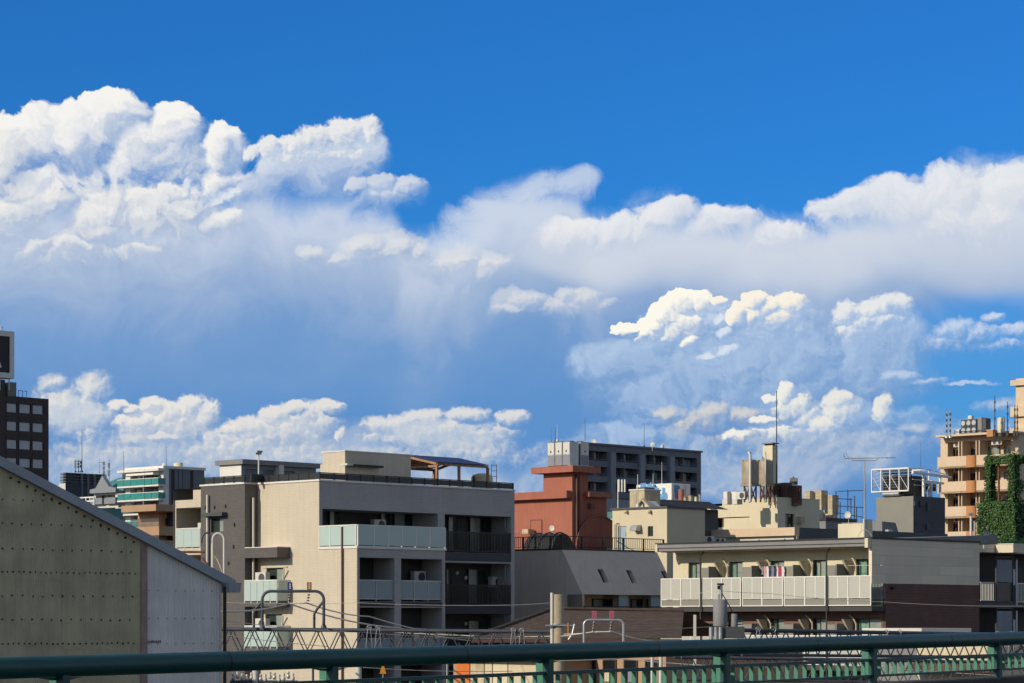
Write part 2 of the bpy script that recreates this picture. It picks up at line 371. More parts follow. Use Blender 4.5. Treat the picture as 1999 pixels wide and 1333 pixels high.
# ------------------------------------------------------------------ materials
def mat(name, col, rough=0.8, metal=0.0, var=0.10, vscale=0.6, bump=0.0, bscale=30.0, brick=None, spec=0.4,
        streak=0.0, tone=(1.07, 0.90)):
    """procedural surface; colours are linear base colours. brick=(width, height, mortar colour, mortar size)"""
    m = bpy.data.materials.new(name); m.use_nodes = True
    t = m.node_tree; nd = t.nodes; ln = t.links
    p = nd['Principled BSDF']
    p.inputs['Roughness'].default_value = rough; p.inputs['Metallic'].default_value = metal
    p.inputs['Specular IOR Level'].default_value = spec
    tc = nd.new('ShaderNodeTexCoord')
    base = nd.new('ShaderNodeRGB'); base.outputs[0].default_value = (*col, 1)
    cur = base.outputs[0]
    height = None
    if brick:
        w, h, mc, ms = brick
        sp = nd.new('ShaderNodeSeparateXYZ'); ln.new(tc.outputs['Object'], sp.inputs[0])
        ad = nd.new('ShaderNodeMath'); ln.new(sp.outputs[0], ad.inputs[0]); ln.new(sp.outputs[1], ad.inputs[1])
        cb = nd.new('ShaderNodeCombineXYZ'); ln.new(ad.outputs[0], cb.inputs[0]); ln.new(sp.outputs[2], cb.inputs[1])
        br = nd.new('ShaderNodeTexBrick'); ln.new(cb.outputs[0], br.inputs['Vector'])
        br.inputs['Scale'].default_value = 1.0; br.inputs['Brick Width'].default_value = w
        br.inputs['Row Height'].default_value = h; br.inputs['Mortar Size'].default_value = ms
        br.inputs['Mortar Smooth'].default_value = 0.2
        br.inputs['Color1'].default_value = (*[c * tone[0] for c in col], 1)
        br.inputs['Color2'].default_value = (*[c * tone[1] for c in col], 1)
        br.inputs['Mortar'].default_value = (*mc, 1)
        cur = br.outputs['Color']
    if var:
        n = nd.new('ShaderNodeTexNoise'); n.inputs['Scale'].default_value = vscale; n.inputs['Detail'].default_value = 5
        ln.new(tc.outputs['Object'], n.inputs['Vector'])
        mr = nd.new('ShaderNodeMapRange'); ln.new(n.outputs[0], mr.inputs[0])
        mr.inputs[1].default_value = 0.3; mr.inputs[2].default_value = 0.7
        mr.inputs[3].default_value = 1 - var; mr.inputs[4].default_value = 1 + var
        mx = nd.new('ShaderNodeMix'); mx.data_type = 'RGBA'; mx.blend_type = 'MULTIPLY'; mx.inputs[0].default_value = 1
        ln.new(cur, mx.inputs[6]); ln.new(mr.outputs[0], mx.inputs[7]); cur = mx.outputs[2]
    if streak:
        mp = nd.new('ShaderNodeMapping'); mp.inputs['Scale'].default_value = (5.0, 5.0, 0.35)
        ln.new(tc.outputs['Object'], mp.inputs[0])
        n = nd.new('ShaderNodeTexNoise'); n.inputs['Scale'].default_value = 1.0; n.inputs['Detail'].default_value = 6
        n.inputs['Roughness'].default_value = 0.65
        ln.new(mp.outputs[0], n.inputs['Vector'])
        mr = nd.new('ShaderNodeMapRange'); ln.new(n.outputs[0], mr.inputs[0])
        mr.inputs[1].default_value = 0.45; mr.inputs[2].default_value = 0.75; mr.inputs[3].default_value = 0; mr.inputs[4].default_value = streak
        mx = nd.new('ShaderNodeMix'); mx.data_type = 'RGBA'; ln.new(mr.outputs[0], mx.inputs[0])
        ln.new(cur, mx.inputs[6]); mx.inputs[7].default_value = (*[c * 0.45 for c in col], 1); cur = mx.outputs[2]
    if bump:
        n = nd.new('ShaderNodeTexNoise'); n.inputs['Scale'].default_value = bscale; n.inputs['Detail'].default_value = 3
        ln.new(tc.outputs['Object'], n.inputs['Vector'])
        b = nd.new('ShaderNodeBump'); b.inputs['Strength'].default_value = bump; b.inputs['Distance'].default_value = 0.01
        ln.new(n.outputs[0], b.inputs['Height']); ln.new(b.outputs[0], p.inputs['Normal'])
    ln.new(cur, p.inputs['Base Color'])
    return m


def glass_mat(name, tint, opacity, rough=0.05):
    """thin pane: part see-through, part body colour, with a mirror reflection that grows at grazing angles"""
    m = bpy.data.materials.new(name); m.use_nodes = True
    t = m.node_tree; nd = t.nodes; ln = t.links
    out = nd['Material Output']; p = nd['Principled BSDF']
    p.inputs['Base Color'].default_value = (*tint, 1); p.inputs['Roughness'].default_value = rough
    p.inputs['Specular IOR Level'].default_value = 0.6
    tr = nd.new('ShaderNodeBsdfTransparent'); tr.inputs[0].default_value = (0.85, 0.93, 0.90, 1)
    fr = nd.new('ShaderNodeFresnel'); fr.inputs[0].default_value = 1.5
    ad = nd.new('ShaderNodeMath'); ad.use_clamp = True; ln.new(fr.outputs[0], ad.inputs[0]); ad.inputs[1].default_value = opacity
    mx = nd.new('ShaderNodeMixShader'); ln.new(ad.outputs[0], mx.inputs[0]); ln.new(tr.outputs[0], mx.inputs[1]); ln.new(p.outputs[0], mx.inputs[2])
    ln.new(mx.outputs[0], out.inputs['Surface'])
    return m


MT = {}
def defm(name, *a, **k): MT[name] = mat(name, *a, **k)

defm('beige_tile', (0.60, 0.53, 0.42), 0.55, brick=(0.235, 0.075, (0.50, 0.45, 0.36), 0.008), var=0.05, streak=0.22, tone=(1.02, 0.97))
defm('grey_tile', (0.40, 0.39, 0.385), 0.55, brick=(0.235, 0.075, (0.32, 0.315, 0.315), 0.010), var=0.06, streak=0.2, tone=(1.04, 0.95))
defm('charcoal_tile', (0.115, 0.105, 0.105), 0.5, brick=(0.235, 0.075, (0.085, 0.08, 0.08), 0.010), var=0.06, streak=0.1)
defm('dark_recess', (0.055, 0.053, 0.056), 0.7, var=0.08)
defm('white_coping', (0.72, 0.71, 0.68), 0.6, var=0.06, streak=0.15)
defm('off_white', (0.62, 0.61, 0.57), 0.6, var=0.06, streak=0.12)
defm('cream', (0.60, 0.53, 0.38), 0.75, var=0.05, streak=0.10)
defm('cream_pale', (0.66, 0.60, 0.44), 0.75, var=0.05, streak=0.10)
defm('stained_cream', (0.52, 0.44, 0.30), 0.75, var=0.25, vscale=1.6, streak=0.55)
defm('black_metal', (0.012, 0.012, 0.014), 0.45, var=0.1)
defm('charcoal_panel', (0.030, 0.032, 0.036), 0.35, var=0.1)
defm('grey_metal', (0.30, 0.31, 0.32), 0.45, 0.4, var=0.12)
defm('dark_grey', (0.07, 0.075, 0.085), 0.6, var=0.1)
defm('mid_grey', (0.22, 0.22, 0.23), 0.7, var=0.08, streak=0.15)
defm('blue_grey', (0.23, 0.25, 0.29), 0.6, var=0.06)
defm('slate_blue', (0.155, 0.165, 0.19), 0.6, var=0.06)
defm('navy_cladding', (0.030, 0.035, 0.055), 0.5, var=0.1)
defm('white_paint', (0.78, 0.77, 0.73), 0.45, var=0.05)
defm('galvanised', (0.42, 0.44, 0.46), 0.4, 0.6, var=0.15, vscale=3)
defm('truss_paint', (0.065, 0.075, 0.095), 0.45, 0.1, var=0.2, vscale=2)
defm('wood', (0.36, 0.20, 0.11), 0.6, var=0.15, vscale=3, streak=0.2)
defm('red_wall', (0.37, 0.13, 0.088), 0.8, var=0.09, bump=0.3, streak=0.30)
defm('mansard_grey', (0.60, 0.50, 0.41), 0.8, var=0.09, bump=0.2, streak=0.25)
defm('roof_tile', (0.085, 0.058, 0.042), 0.7, var=0.25, vscale=2.5, bump=0.4)
defm('black_roof', (0.025, 0.026, 0.028), 0.7, var=0.1)
defm('brown_brick', (0.16, 0.075, 0.058), 0.75, brick=(0.23, 0.075, (0.07, 0.045, 0.04), 0.01), var=0.12)
defm('rose_brick', (0.20, 0.11, 0.09), 0.75, brick=(0.23, 0.075, (0.15, 0.10, 0.09), 0.01), var=0.12)
defm('siding', (0.74, 0.645, 0.50), 0.7, var=0.05, brick=(3.0, 0.45, (0.60, 0.52, 0.40), 0.012), streak=0.08)
defm('orange_wall', (0.64, 0.50, 0.36), 0.75, var=0.06, streak=0.15)
defm('orange_dark', (0.52, 0.24, 0.10), 0.75, var=0.08, streak=0.1)
defm('tan_wall', (0.42, 0.27, 0.17), 0.75, var=0.08, streak=0.1)
defm('maroon_cladding', (0.040, 0.022, 0.026), 0.45, var=0.1)
defm('shed_sheet', (0.52, 0.46, 0.30), 0.85, var=0.16, vscale=1.2, streak=0.30)
defm('shed_sheet_pale', (0.76, 0.71, 0.66), 0.7, var=0.10, vscale=1.2, streak=0.22)
defm('pink_batten', (0.36, 0.25, 0.215), 0.8, var=0.2, vscale=2, streak=0.2)
defm('verge_metal', (0.30, 0.32, 0.35), 0.5, 0.1, var=0.12, streak=0.15)
defm('rust', (0.16, 0.07, 0.035), 0.9, var=0.3, vscale=4)
defm('bolt', (0.03, 0.022, 0.018), 0.7, var=0)
defm('rail_green', (0.008, 0.062, 0.060), 0.40, var=0.12, vscale=5, bump=0.05)
defm('fin_green', (0.045, 0.20, 0.135), 0.5, var=0.12, vscale=5)
defm('concrete', (0.38, 0.32, 0.23), 0.85, var=0.18, vscale=3, streak=0.3, bump=0.2)
defm('dark_concrete', (0.06, 0.055, 0.05), 0.9, var=0.3, vscale=2)
defm('asphalt', (0.055, 0.055, 0.058), 0.95, var=0.3, vscale=0.2)
defm('ballast', (0.16, 0.135, 0.11), 0.95, var=0.35, vscale=3, bump=0.8, bscale=12)
defm('tank_steel', (0.36, 0.31, 0.23), 0.55, 0.1, var=0.2, vscale=1.2, streak=0.3)
defm('brown_metal', (0.11, 0.06, 0.05), 0.55, var=0.1)
defm('wire', (0.05, 0.05, 0.05), 0.6, var=0)
defm('wire_pale', (0.72, 0.68, 0.58), 0.6, var=0)
defm('sign_blue', (0.03, 0.04, 0.22), 0.5, var=0)
defm('sign_brown', (0.33, 0.15, 0.03), 0.5, var=0)
defm('sign_pink', (0.36, 0.12, 0.19), 0.5, var=0)
defm('sign_orange', (0.60, 0.26, 0.03), 0.5, var=0.05)
defm('paint_blue', (0.12, 0.32, 0.62), 0.6, var=0.2, vscale=3)
defm('board_black', (0.012, 0.008, 0.014), 0.4, var=0.1)
defm('door_blue', (0.33, 0.43, 0.47), 0.5, var=0.05)
defm('teal_glass', (0.035, 0.25, 0.24), 0.2, var=0.15, vscale=1.5)
defm('teal_roof', (0.07, 0.22, 0.22), 0.5, var=0.1)
defm('solar_blue', (0.02, 0.035, 0.12), 0.5, var=0.1)
defm('board_grey', (0.24, 0.235, 0.21), 0.7, var=0.05)
defm('curtain', (0.82, 0.82, 0.76), 0.9, var=0.1)
defm('curtain_green', (0.60, 0.74, 0.68), 0.9, var=0.1)
defm('window_frame', (0.05, 0.045, 0.045), 0.5, var=0)
defm('window_frame_pale', (0.5, 0.5, 0.48), 0.5, var=0)
defm('pane_curtained', (0.26, 0.31, 0.29), 0.18, var=0.15, vscale=2.0, spec=0.6)
defm('pane_dark', (0.012, 0.016, 0.018), 0.06, var=0, spec=0.8)
defm('pane_sky', (0.24, 0.32, 0.42), 0.10, var=0.1, vscale=0.3, spec=1.0)  # sky reflection painted into the pane's base colour
defm('ivy_leaf', (0.030, 0.085, 0.018), 0.55, var=0.5, vscale=1.2)
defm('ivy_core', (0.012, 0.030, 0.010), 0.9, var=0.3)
defm('cloth_white', (0.62, 0.62, 0.65), 0.9, var=0.05)
defm('cloth_red', (0.45, 0.05, 0.09), 0.9, var=0.05)
defm('cloth_navy', (0.03, 0.04, 0.10), 0.9, var=0.05)
defm('cloth_pink', (0.55, 0.30, 0.30), 0.9, var=0.05)
defm('cloth_grey', (0.2, 0.22, 0.25), 0.9, var=0.05)
defm('orange_panel', (0.65, 0.17, 0.03), 0.6, var=0.05)
MT['frosted'] = glass_mat('frosted_glass', (0.50, 0.62, 0.60), 0.80, 0.28)
MT['frosted_blue'] = glass_mat('frosted_glass_blue', (0.26, 0.36, 0.42), 0.78, 0.22)
MT['wired'] = glass_mat('wired_panel', (0.50, 0.50, 0.46), 0.86, 0.5)
MT['smoked'] = glass_mat('smoked_panel', (0.018, 0.019, 0.022), 0.80, 0.25)
MT['clear'] = glass_mat('clear_pane', (0.05, 0.07, 0.07), 0.05, 0.03)


# ------------------------------------------------------------------ mesh building
class MB:
    def __init__(s): s.v = []; s.f = []; s.mi = []; s.cur = 0; s.sm = []
    def quad(s, a, b, c, d):
        n = len(s.v); s.v += [tuple(a), tuple(b), tuple(c), tuple(d)]; s.f.append((n, n + 1, n + 2, n + 3)); s.mi.append(s.cur); s.sm.append(False); return s
    def poly(s, pts):
        n = len(s.v); s.v += [tuple(p) for p in pts]; s.f.append(tuple(range(n, n + len(pts)))); s.mi.append(s.cur); s.sm.append(False); return s
    def hexa(s, p):
        n = len(s.v); s.v += [tuple(q) for q in p]
        for f in ((0, 3, 2, 1), (4, 5, 6, 7), (0, 1, 5, 4), (1, 2, 6, 5), (2, 3, 7, 6), (3, 0, 4, 7)):
            s.f.append(tuple(n + i for i in f)); s.mi.append(s.cur); s.sm.append(False)
        return s
    def box(s, x0, x1, y0, y1, z0, z1):
        x0, x1 = min(x0, x1), max(x0, x1); y0, y1 = min(y0, y1), max(y0, y1); z0, z1 = min(z0, z1), max(z0, z1)
        return s.hexa([(x0, y0, z0), (x1, y0, z0), (x1, y1, z0), (x0, y1, z0), (x0, y0, z1), (x1, y0, z1), (x1, y1, z1), (x0, y1, z1)])
    def prism(s, pts, axis_vec):
        """closed polygon swept along a vector"""
        n = len(s.v); k = len(pts); a = Vector(axis_vec)
        s.v += [tuple(p) for p in pts] + [tuple(Vector(p) + a) for p in pts]
        s.f.append(tuple(range(n, n + k))); s.f.append(tuple(range(n + 2 * k - 1, n + k - 1, -1)))
        for i in range(k):
            j = (i + 1) % k; s.f.append((n + i, n + k + i, n + k + j, n + j))
        s.mi += [s.cur] * (k + 2); s.sm += [False] * (k + 2); return s
    def bar(s, a, b, w, h=None):
        a = Vector(a); b = Vector(b); h = h or w; d = (b - a).normalized()
        up = Vector((0, 0, 1)) if abs(d.z) < 0.95 else Vector((1, 0, 0))
        u = d.cross(up).normalized() * (w / 2); v = u.cross(d).normalized() * (h / 2)
        return s.hexa([a - u - v, a + u - v, a + u + v, a - u + v, b - u - v, b + u - v, b + u + v, b - u + v])
    def tube(s, pts, r, n=8, caps=True):
        pts = [Vector(p) for p in pts]; rs = r if isinstance(r, (list, tuple)) else [r] * len(pts)
        base = len(s.v); prev = None
        for i, p in enumerate(pts):
            d = (pts[min(i + 1, len(pts) - 1)] - pts[max(i - 1, 0)]).normalized()
            if prev is None:
                up = Vector((0, 0, 1)) if abs(d.z) < 0.9 else Vector((1, 0, 0))
                u = d.cross(up).normalized()
            else: u = (prev - d * prev.dot(d)).normalized()
            prev = u; v = d.cross(u)
            for k in range(n):
                a = 2 * math.pi * k / n; s.v.append(tuple(p + (u * math.cos(a) + v * math.sin(a)) * rs[i]))
        for i in range(len(pts) - 1):
            for k in range(n):
                k2 = (k + 1) % n; s.f.append((base + i * n + k, base + i * n + k2, base + (i + 1) * n + k2, base + (i + 1) * n + k)); s.mi.append(s.cur); s.sm.append(True)
        if caps:
            s._caps(base, base + (len(pts) - 1) * n, n)
        return s
    def _caps(s, a, e, n):
        """end discs on vertices of their own, so that they do not bend the shading of the sides"""
        for st, rev in ((a, True), (e, False)):
            m = len(s.v); s.v += [s.v[st + k] for k in range(n)]
            s.f.append(tuple(range(m + n - 1, m - 1, -1)) if rev else tuple(range(m, m + n))); s.mi.append(s.cur); s.sm.append(False)
    def lathe(s, c, prof, n=20):
        """profile [(radius, z)] turned about a vertical axis through c"""
        base = len(s.v)
        for r, z in prof:
            for k in range(n):
                a = 2 * math.pi * k / n; s.v.append((c[0] + r * math.cos(a), c[1] + r * math.sin(a), c[2] + z))
        for i in range(len(prof) - 1):
            for k in range(n):
                k2 = (k + 1) % n; s.f.append((base + i * n + k, base + i * n + k2, base + (i + 1) * n + k2, base + (i + 1) * n + k)); s.mi.append(s.cur); s.sm.append(True)
        s._caps(base, base + (len(prof) - 1) * n, n)
        return s
    def build(s, name, mats, parent=None, label=None, bevel=0.0, kind=None, loc=None):
        me = bpy.data.meshes.new(name); me.from_pydata(s.v, [], s.f)
        mats = mats if isinstance(mats, (list, tuple)) else [mats]
        for m in mats: me.materials.append(MT[m] if isinstance(m, str) else m)
        me.polygons.foreach_set('material_index', s.mi); me.polygons.foreach_set('use_smooth', s.sm)
        me.update()
        o = bpy.data.objects.new(name, me); COL.objects.link(o)
        if parent is not None: o.parent = parent
        if label: o['label'] = label
        if kind: o['kind'] = kind
        if loc is not None: o.location = loc
        if bevel:
            b = o.modifiers.new('bevel', 'BEVEL'); b.width = bevel; b.segments = 1; b.limit_method = 'ANGLE'
        return o


def tag(o, label, cat, group=None):
    o['label'] = label; o['category'] = cat
    if group: o['group'] = group
    return o


def thing(name, label, cat, loc=(0, 0, 0), rotz=0.0, group=None):
    o = bpy.data.objects.new(name, None); COL.objects.link(o); o.empty_display_size = 0.5
    o.location = loc; o.rotation_euler = (0, 0, rotz)
    return tag(o, label, cat, group)


def copy_tree(o, parent=None):
    c = o.copy(); COL.objects.link(c); c.parent = parent
    for ch in o.children: copy_tree(ch, c)
    return c


def W(px, py, Y):
    """world point seen at photograph pixel (px, py) at distance Y along the view axis"""
    return Vector(((px - CX) * Y / F, Y, HC + (HY - py) * Y / F))


class Bld:
    """a building: its near vertical edge stands in column px at distance Y; local x runs back to the right,
    local y back to the left. Face 'R' is the plane y=c, face 'L' the plane x=c; d is depth into the building."""
    def __init__(b, name, label, cat, px, Y, th=46.0, group=None):
        b.th = math.radians(th); b.X0 = (px - CX) * Y / F; b.Y0 = Y
        b.dr = (math.cos(b.th), math.sin(b.th)); b.dl = (-math.sin(b.th), math.cos(b.th))
        b.root = thing(name, label, cat, (b.X0, Y, 0), b.th, group)
    def t(b, pl, px, c=0.0):
        d, o = (b.dr, b.dl) if pl == 'R' else (b.dl, b.dr)
        ox, oy = b.X0 + o[0] * c, b.Y0 + o[1] * c; k = (px - CX) / F
        return (k * oy - ox) / (d[0] - k * d[1])
    def depth(b, pl, t, c=0.0):
        d, o = (b.dr, b.dl) if pl == 'R' else (b.dl, b.dr)
        return b.Y0 + o[1] * c + d[1] * t
    def z(b, pl, px, py, c=0.0):
        return HC + (HY - py) * b.depth(pl, b.t(pl, px, c), c) / F
    def rect(b, pl, x0, y0, x1, y1, c=0.0):
        """pixel rectangle (rows taken at its middle column) -> t0, t1, z0, z1 on the face"""
        a, e = b.t(pl, x0, c), b.t(pl, x1, c)
        xm = (x0 + x1) / 2
        return (min(a, e), max(a, e), b.z(pl, xm, y1, c), b.z(pl, xm, y0, c))
    def m(b, pl, t, z, d=0.0, c=0.0):
        return (t, c + d, z) if pl == 'R' else (c + d, t, z)
    def box(b, mb, pl, t0, t1, z0, z1, d0, d1, c=0.0):
        if pl == 'R': mb.box(t0, t1, c + d0, c + d1, z0, z1)
        else: mb.box(c + d0, c + d1, t0, t1, z0, z1)
        return mb
    def world(b, x, y, z):
        return Vector((b.X0 + b.dr[0] * x + b.dl[0] * y, b.Y0 + b.dr[1] * x + b.dl[1] * y, z))
    def wall(b, mb, pl, t0, t1, z0, z1, holes=(), c=0.0, deep=0.25):
        """a face with openings; each hole is (t0, t1, z0, z1[, depth]) and gets reveals"""
        ts = sorted({t0, t1, *[min(max(h[i], t0), t1) for h in holes for i in (0, 1)]})
        zs = sorted({z0, z1, *[min(max(h[i], z0), z1) for h in holes for i in (2, 3)]})
        P = lambda t, z, d=0.0: b.m(pl, t, z, d, c)
        for i in range(len(ts) - 1):
            for j in range(len(zs) - 1):
                tm, zm = (ts[i] + ts[i + 1]) / 2, (zs[j] + zs[j + 1]) / 2
                if any(h[0] < tm < h[1] and h[2] < zm < h[3] for h in holes): continue
                mb.quad(P(ts[i], zs[j]), P(ts[i + 1], zs[j]), P(ts[i + 1], zs[j + 1]), P(ts[i], zs[j + 1]))
        for h in holes:
            d = h[4] if len(h) > 4 else deep
            a, e, q, r = h[:4]
            mb.quad(P(a, q), P(a, r), P(a, r, d), P(a, q, d)); mb.quad(P(e, q), P(e, r), P(e, r, d), P(e, q, d))
            mb.quad(P(a, r), P(e, r), P(e, r, d), P(a, r, d)); mb.quad(P(a, q), P(e, q), P(e, q, d), P(a, q, d))
        return mb
    def window(b, pl, r, d=0.12, c=0.0, n=2, curtain=None, frame='window_frame', glass=None, parent=None, name='window', bar=0.05, label=None):
        """frame with n panes set d behind the face; a curtain hangs behind see-through panes"""
        t0, t1, z0, z1 = r[:4]
        mb = MB()
        b.box(mb, pl, t0, t1, z0, z0 + bar, d, d + 0.08, c); b.box(mb, pl, t0, t1, z1 - bar, z1, d, d + 0.08, c)
        step = (t1 - t0) / n
        for i in range(n + 1):
            x = t0 + i * step
            lo = x if i == 0 else (x - bar if i == n else x - bar / 2)
            b.box(mb, pl, lo, lo + bar, z0 + bar, z1 - bar, d, d + 0.08, c)
        o = mb.build(name, frame, parent or b.root, label)
        g = glass or ('clear' if curtain else 'pane_dark')
        for i in range(n):
            q = MB(); a, e = t0 + i * step + bar * 0.5, t0 + (i + 1) * step - bar * 0.5
            b.box(q, pl, a, e, z0 + bar * .8, z1 - bar * .8, d + 0.03, d + 0.045, c)
            q.build('pane', 'pane_curtained' if curtain and (i + len(o.name)) % 2 == 0 else g, o)
        if curtain:
            q = MB(); w = t1 - t0; k = max(8, int(w / 0.07))
            pts = [(t0 + w * i / k, 0.14 + 0.03 * math.sin(i * 1.9) + random.uniform(-.01, .01)) for i in range(k + 1)]
            gap = random.uniform(0.35, 0.65)
            for (ta, da), (tb, db) in zip(pts, pts[1:]):
                if abs((ta - t0) / w - gap) < 0.05: continue
                q.quad(b.m(pl, ta, z0 + .02, d + da, c), b.m(pl, tb, z0 + .02, d + db, c), b.m(pl, tb, z1 - .02, d + db, c), b.m(pl, ta, z1 - .02, d + da, c))
            q.build('curtain', curtain, o)
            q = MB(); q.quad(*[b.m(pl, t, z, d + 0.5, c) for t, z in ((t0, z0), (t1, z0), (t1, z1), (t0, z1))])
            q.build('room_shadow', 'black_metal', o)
        return o


def shell(b, x0, x1, y0, y1, z0, z1, mat_, faces='BFT', name='wall'):
    """the sides of a block that carry no openings: B back (y1), F far side (x1), T roof, L (x0), R (y0)"""
    mb = MB()
    if 'B' in faces: mb.quad((x0, y1, z0), (x1, y1, z0), (x1, y1, z1), (x0, y1, z1))
    if 'F' in faces: mb.quad((x1, y0, z0), (x1, y1, z0), (x1, y1, z1), (x1, y0, z1))
    if 'T' in faces: mb.quad((x0, y0, z1), (x1, y0, z1), (x1, y1, z1), (x0, y1, z1))
    if 'L' in faces: mb.quad((x0, y0, z0), (x0, y1, z0), (x0, y1, z1), (x0, y0, z1))
    if 'R' in faces: mb.quad((x0, y0, z0), (x1, y0, z0), (x1, y0, z1), (x0, y0, z1))
    return mb.build(name, mat_, b.root)


# ---- outdoor unit of an air conditioner: front towards -y, standing on its feet
def make_ac():
    r = thing('air_conditioner', 'x', 'air conditioner', (0, 0, -50))
    MB().box(-.40, .40, 0, .30, .06, .64).build('body', 'off_white', r, bevel=0.012)
    q = MB(); q.tube([(.10, -.012, .35), (.10, .004, .35)], .23, 20); q.build('fan_grille', 'dark_grey', r)
    q = MB(); q.box(-.34, -.28, .02, .28, 0, .06); q.box(.28, .34, .02, .28, 0, .06); q.build('foot', 'black_metal', r)
    return r
AC = make_ac(); AC_USED = []


def place_ac(loc, rotz, label, group=None, s=1.0):
    o = AC if not AC_USED else copy_tree(AC)
    AC_USED.append(o); o.location = loc; o.rotation_euler = (0, 0, rotz); o.scale = (s, s, s); o['label'] = label
    if group: o['group'] = group
    elif 'group' in o.keys(): del o['group']
    return o


def ac_on(b, pl, px, py, d, label, group=None, s=1.0, c=0.0):
    """stand a unit so that its foot shows at (px, py), d behind the face"""
    t = b.t(pl, px, c + d); z = b.z(pl, px, py, c + d)
    x, y, _ = b.m(pl, t, 0, d, c)
    return place_ac(b.world(x, y, z), b.th if pl == 'R' else b.th - math.pi / 2, label, group, s)
# ------------------------------------------------------------------ walkway and its green railing
A_, B_ = Vector((-5.5, 10.64, 0)), Vector((14.6, 35.76, 0))
def rp(px, D):  # point of the rail's centre line: depth from the tube's apparent thickness
    Y = 600.0 / D; return W(px, 1291.5 - 0.0293 * (px - 430), Y)
p0, p1 = rp(645, 37.3), rp(1945, 25.9)
rd = (p1 - p0); rl_ = rd.length; ru = rd / rl_
SP = rl_ / 4.0
hor = Vector((ru.x, ru.y, 0)).normalized(); nrm = Vector((hor.y, -hor.x, 0))     # nrm points to the walker's side
thR = math.atan2(hor.y, hor.x)
slope = ru.z / math.hypot(ru.x, ru.y)
RT = thing('railing', 'dark green tubular steel railing with short fins running along the walkway', 'railing', (p0.x, p0.y, p0.z), thR)
sp_h = SP * math.hypot(ru.x, ru.y)
za = lambda s: slope * s
S0, S1 = -2.6 * sp_h, 7.4 * sp_h
for k in range(-3, 8):
    a = max(S0, (k - .42) * sp_h); e = min(S1, (k + .58) * sp_h)
    if e <= a: continue
    q = MB(); q.tube([(a + .003, 0, za(a)), (e - .003, 0, za(e))], .0605, 28); q.build('handrail', 'rail_green', RT)
    q = MB(); q.tube([(e - .004, 0, za(e)), (e + .006, 0, za(e))], .0618, 28); q.build('joint_ring', 'black_metal', RT)
RD = [(-.147, .024, .030), (-.279, .018, .030)]
for k in range(-2, 8):
    s = k * sp_h
    q = MB(); q.box(s - .026, s + .026, -.045, .012, za(s) - .345, za(s) - .05); q.build('post', 'rail_green', RT)
    q = MB(); q.prism([(s - .16, 0, za(s) - .062), (s + .16, 0, za(s) - .062), (s + .06, 0, za(s) - .078), (s - .06, 0, za(s) - .078)], (0, .02, 0)); q.build('bracket', 'rail_green', RT)
    for (zt_, zb_) in ((-.080, -.135), (-.160, -.269)):
        q = MB(); q.prism([(s - .01, .013, za(s) + zt_), (s - .01, .085, za(s) + zt_ + .01), (s - .01, .085, za(s) + zb_), (s - .01, .013, za(s) + zb_)], (.006, 0, 0)); q.build('gusset', 'fin_green', RT)
for (zc_, hh, ww) in RD:
    for k in range(-2, 7):
        a, e = k * sp_h + .027, (k + 1) * sp_h - .027
        q = MB(); lo, hi = zc_ - hh / 2, zc_ + hh / 2
        q.hexa([(a, -.02, za(a) + lo), (e, -.02, za(e) + lo), (e, .02, za(e) + lo), (a, .02, za(a) + lo), (a, -.02, za(a) + hi), (e, -.02, za(e) + hi), (e, .02, za(e) + hi), (a, .02, za(a) + hi)]); q.build('rail', 'rail_green', RT)
fin = None
for k in range(-2, 7):
    for j in range(1, 17):
        s = k * sp_h + j * sp_h / 17
        if fin is None:
            q = MB(); q.box(-.003, .003, -.018, .019, -.109, .0); fin = q.build('fin', 'fin_green', RT); f_ = fin
        else: f_ = fin.copy(); COL.objects.link(f_)
        f_.location = (s, 0, za(s) - .1605)
# concrete parapet that carries the railing, and the deck the camera stands over
q = MB(); a, e = S0, S1
q.hexa([(a, -.25, za(a) - 1.6), (e, -.25, za(e) - 1.6), (e, .22, za(e) - 1.6), (a, .22, za(a) - 1.6), (a, -.25, za(a) - .345), (e, -.25, za(e) - .345), (e, .22, za(e) - .345), (a, .22, za(a) - .345)])
o = q.build('walkway_parapet', 'dark_concrete'); o.location = RT.location; o.rotation_euler = RT.rotation_euler; o['kind'] = 'structure'
q = MB(); q.hexa([(a, -6, za(a) - 2.0), (e, -6, za(e) - 2.0), (e, .20, za(e) - 2.0), (a, .20, za(a) - 2.0), (a, -6, za(a) - 1.601), (e, -6, za(e) - 1.601), (e, .20, za(e) - 1.601), (a, .20, za(a) - 1.601)])
o = q.build('walkway_deck', 'dark_concrete'); o.location = RT.location; o.rotation_euler = RT.rotation_euler; o['kind'] = 'structure'
# ------------------------------------------------------------------ corrugated shed at the left
b = Bld('shed', 'old corrugated shed with sloping grey verge, its olive sheets beside pale sheets', 'shed', 432, 74)
SH = b
tL = b.t('R', -70)
# verge line: photograph points of the wall's top
z_at = lambda px, py: b.z('R', px, py)
pa, pb = (0, 912), (432, 1138)
def wtop(t):
    ta, tb = b.t('R', pa[0]), b.t('R', pb[0]); za, zb_ = z_at(*pa), z_at(*pb)
    return za + (zb_ - za) * (t - ta) / (tb - ta)
tj = b.t('R', 279)
tj0, tj1 = b.t('R', 274), b.t('R', 286)


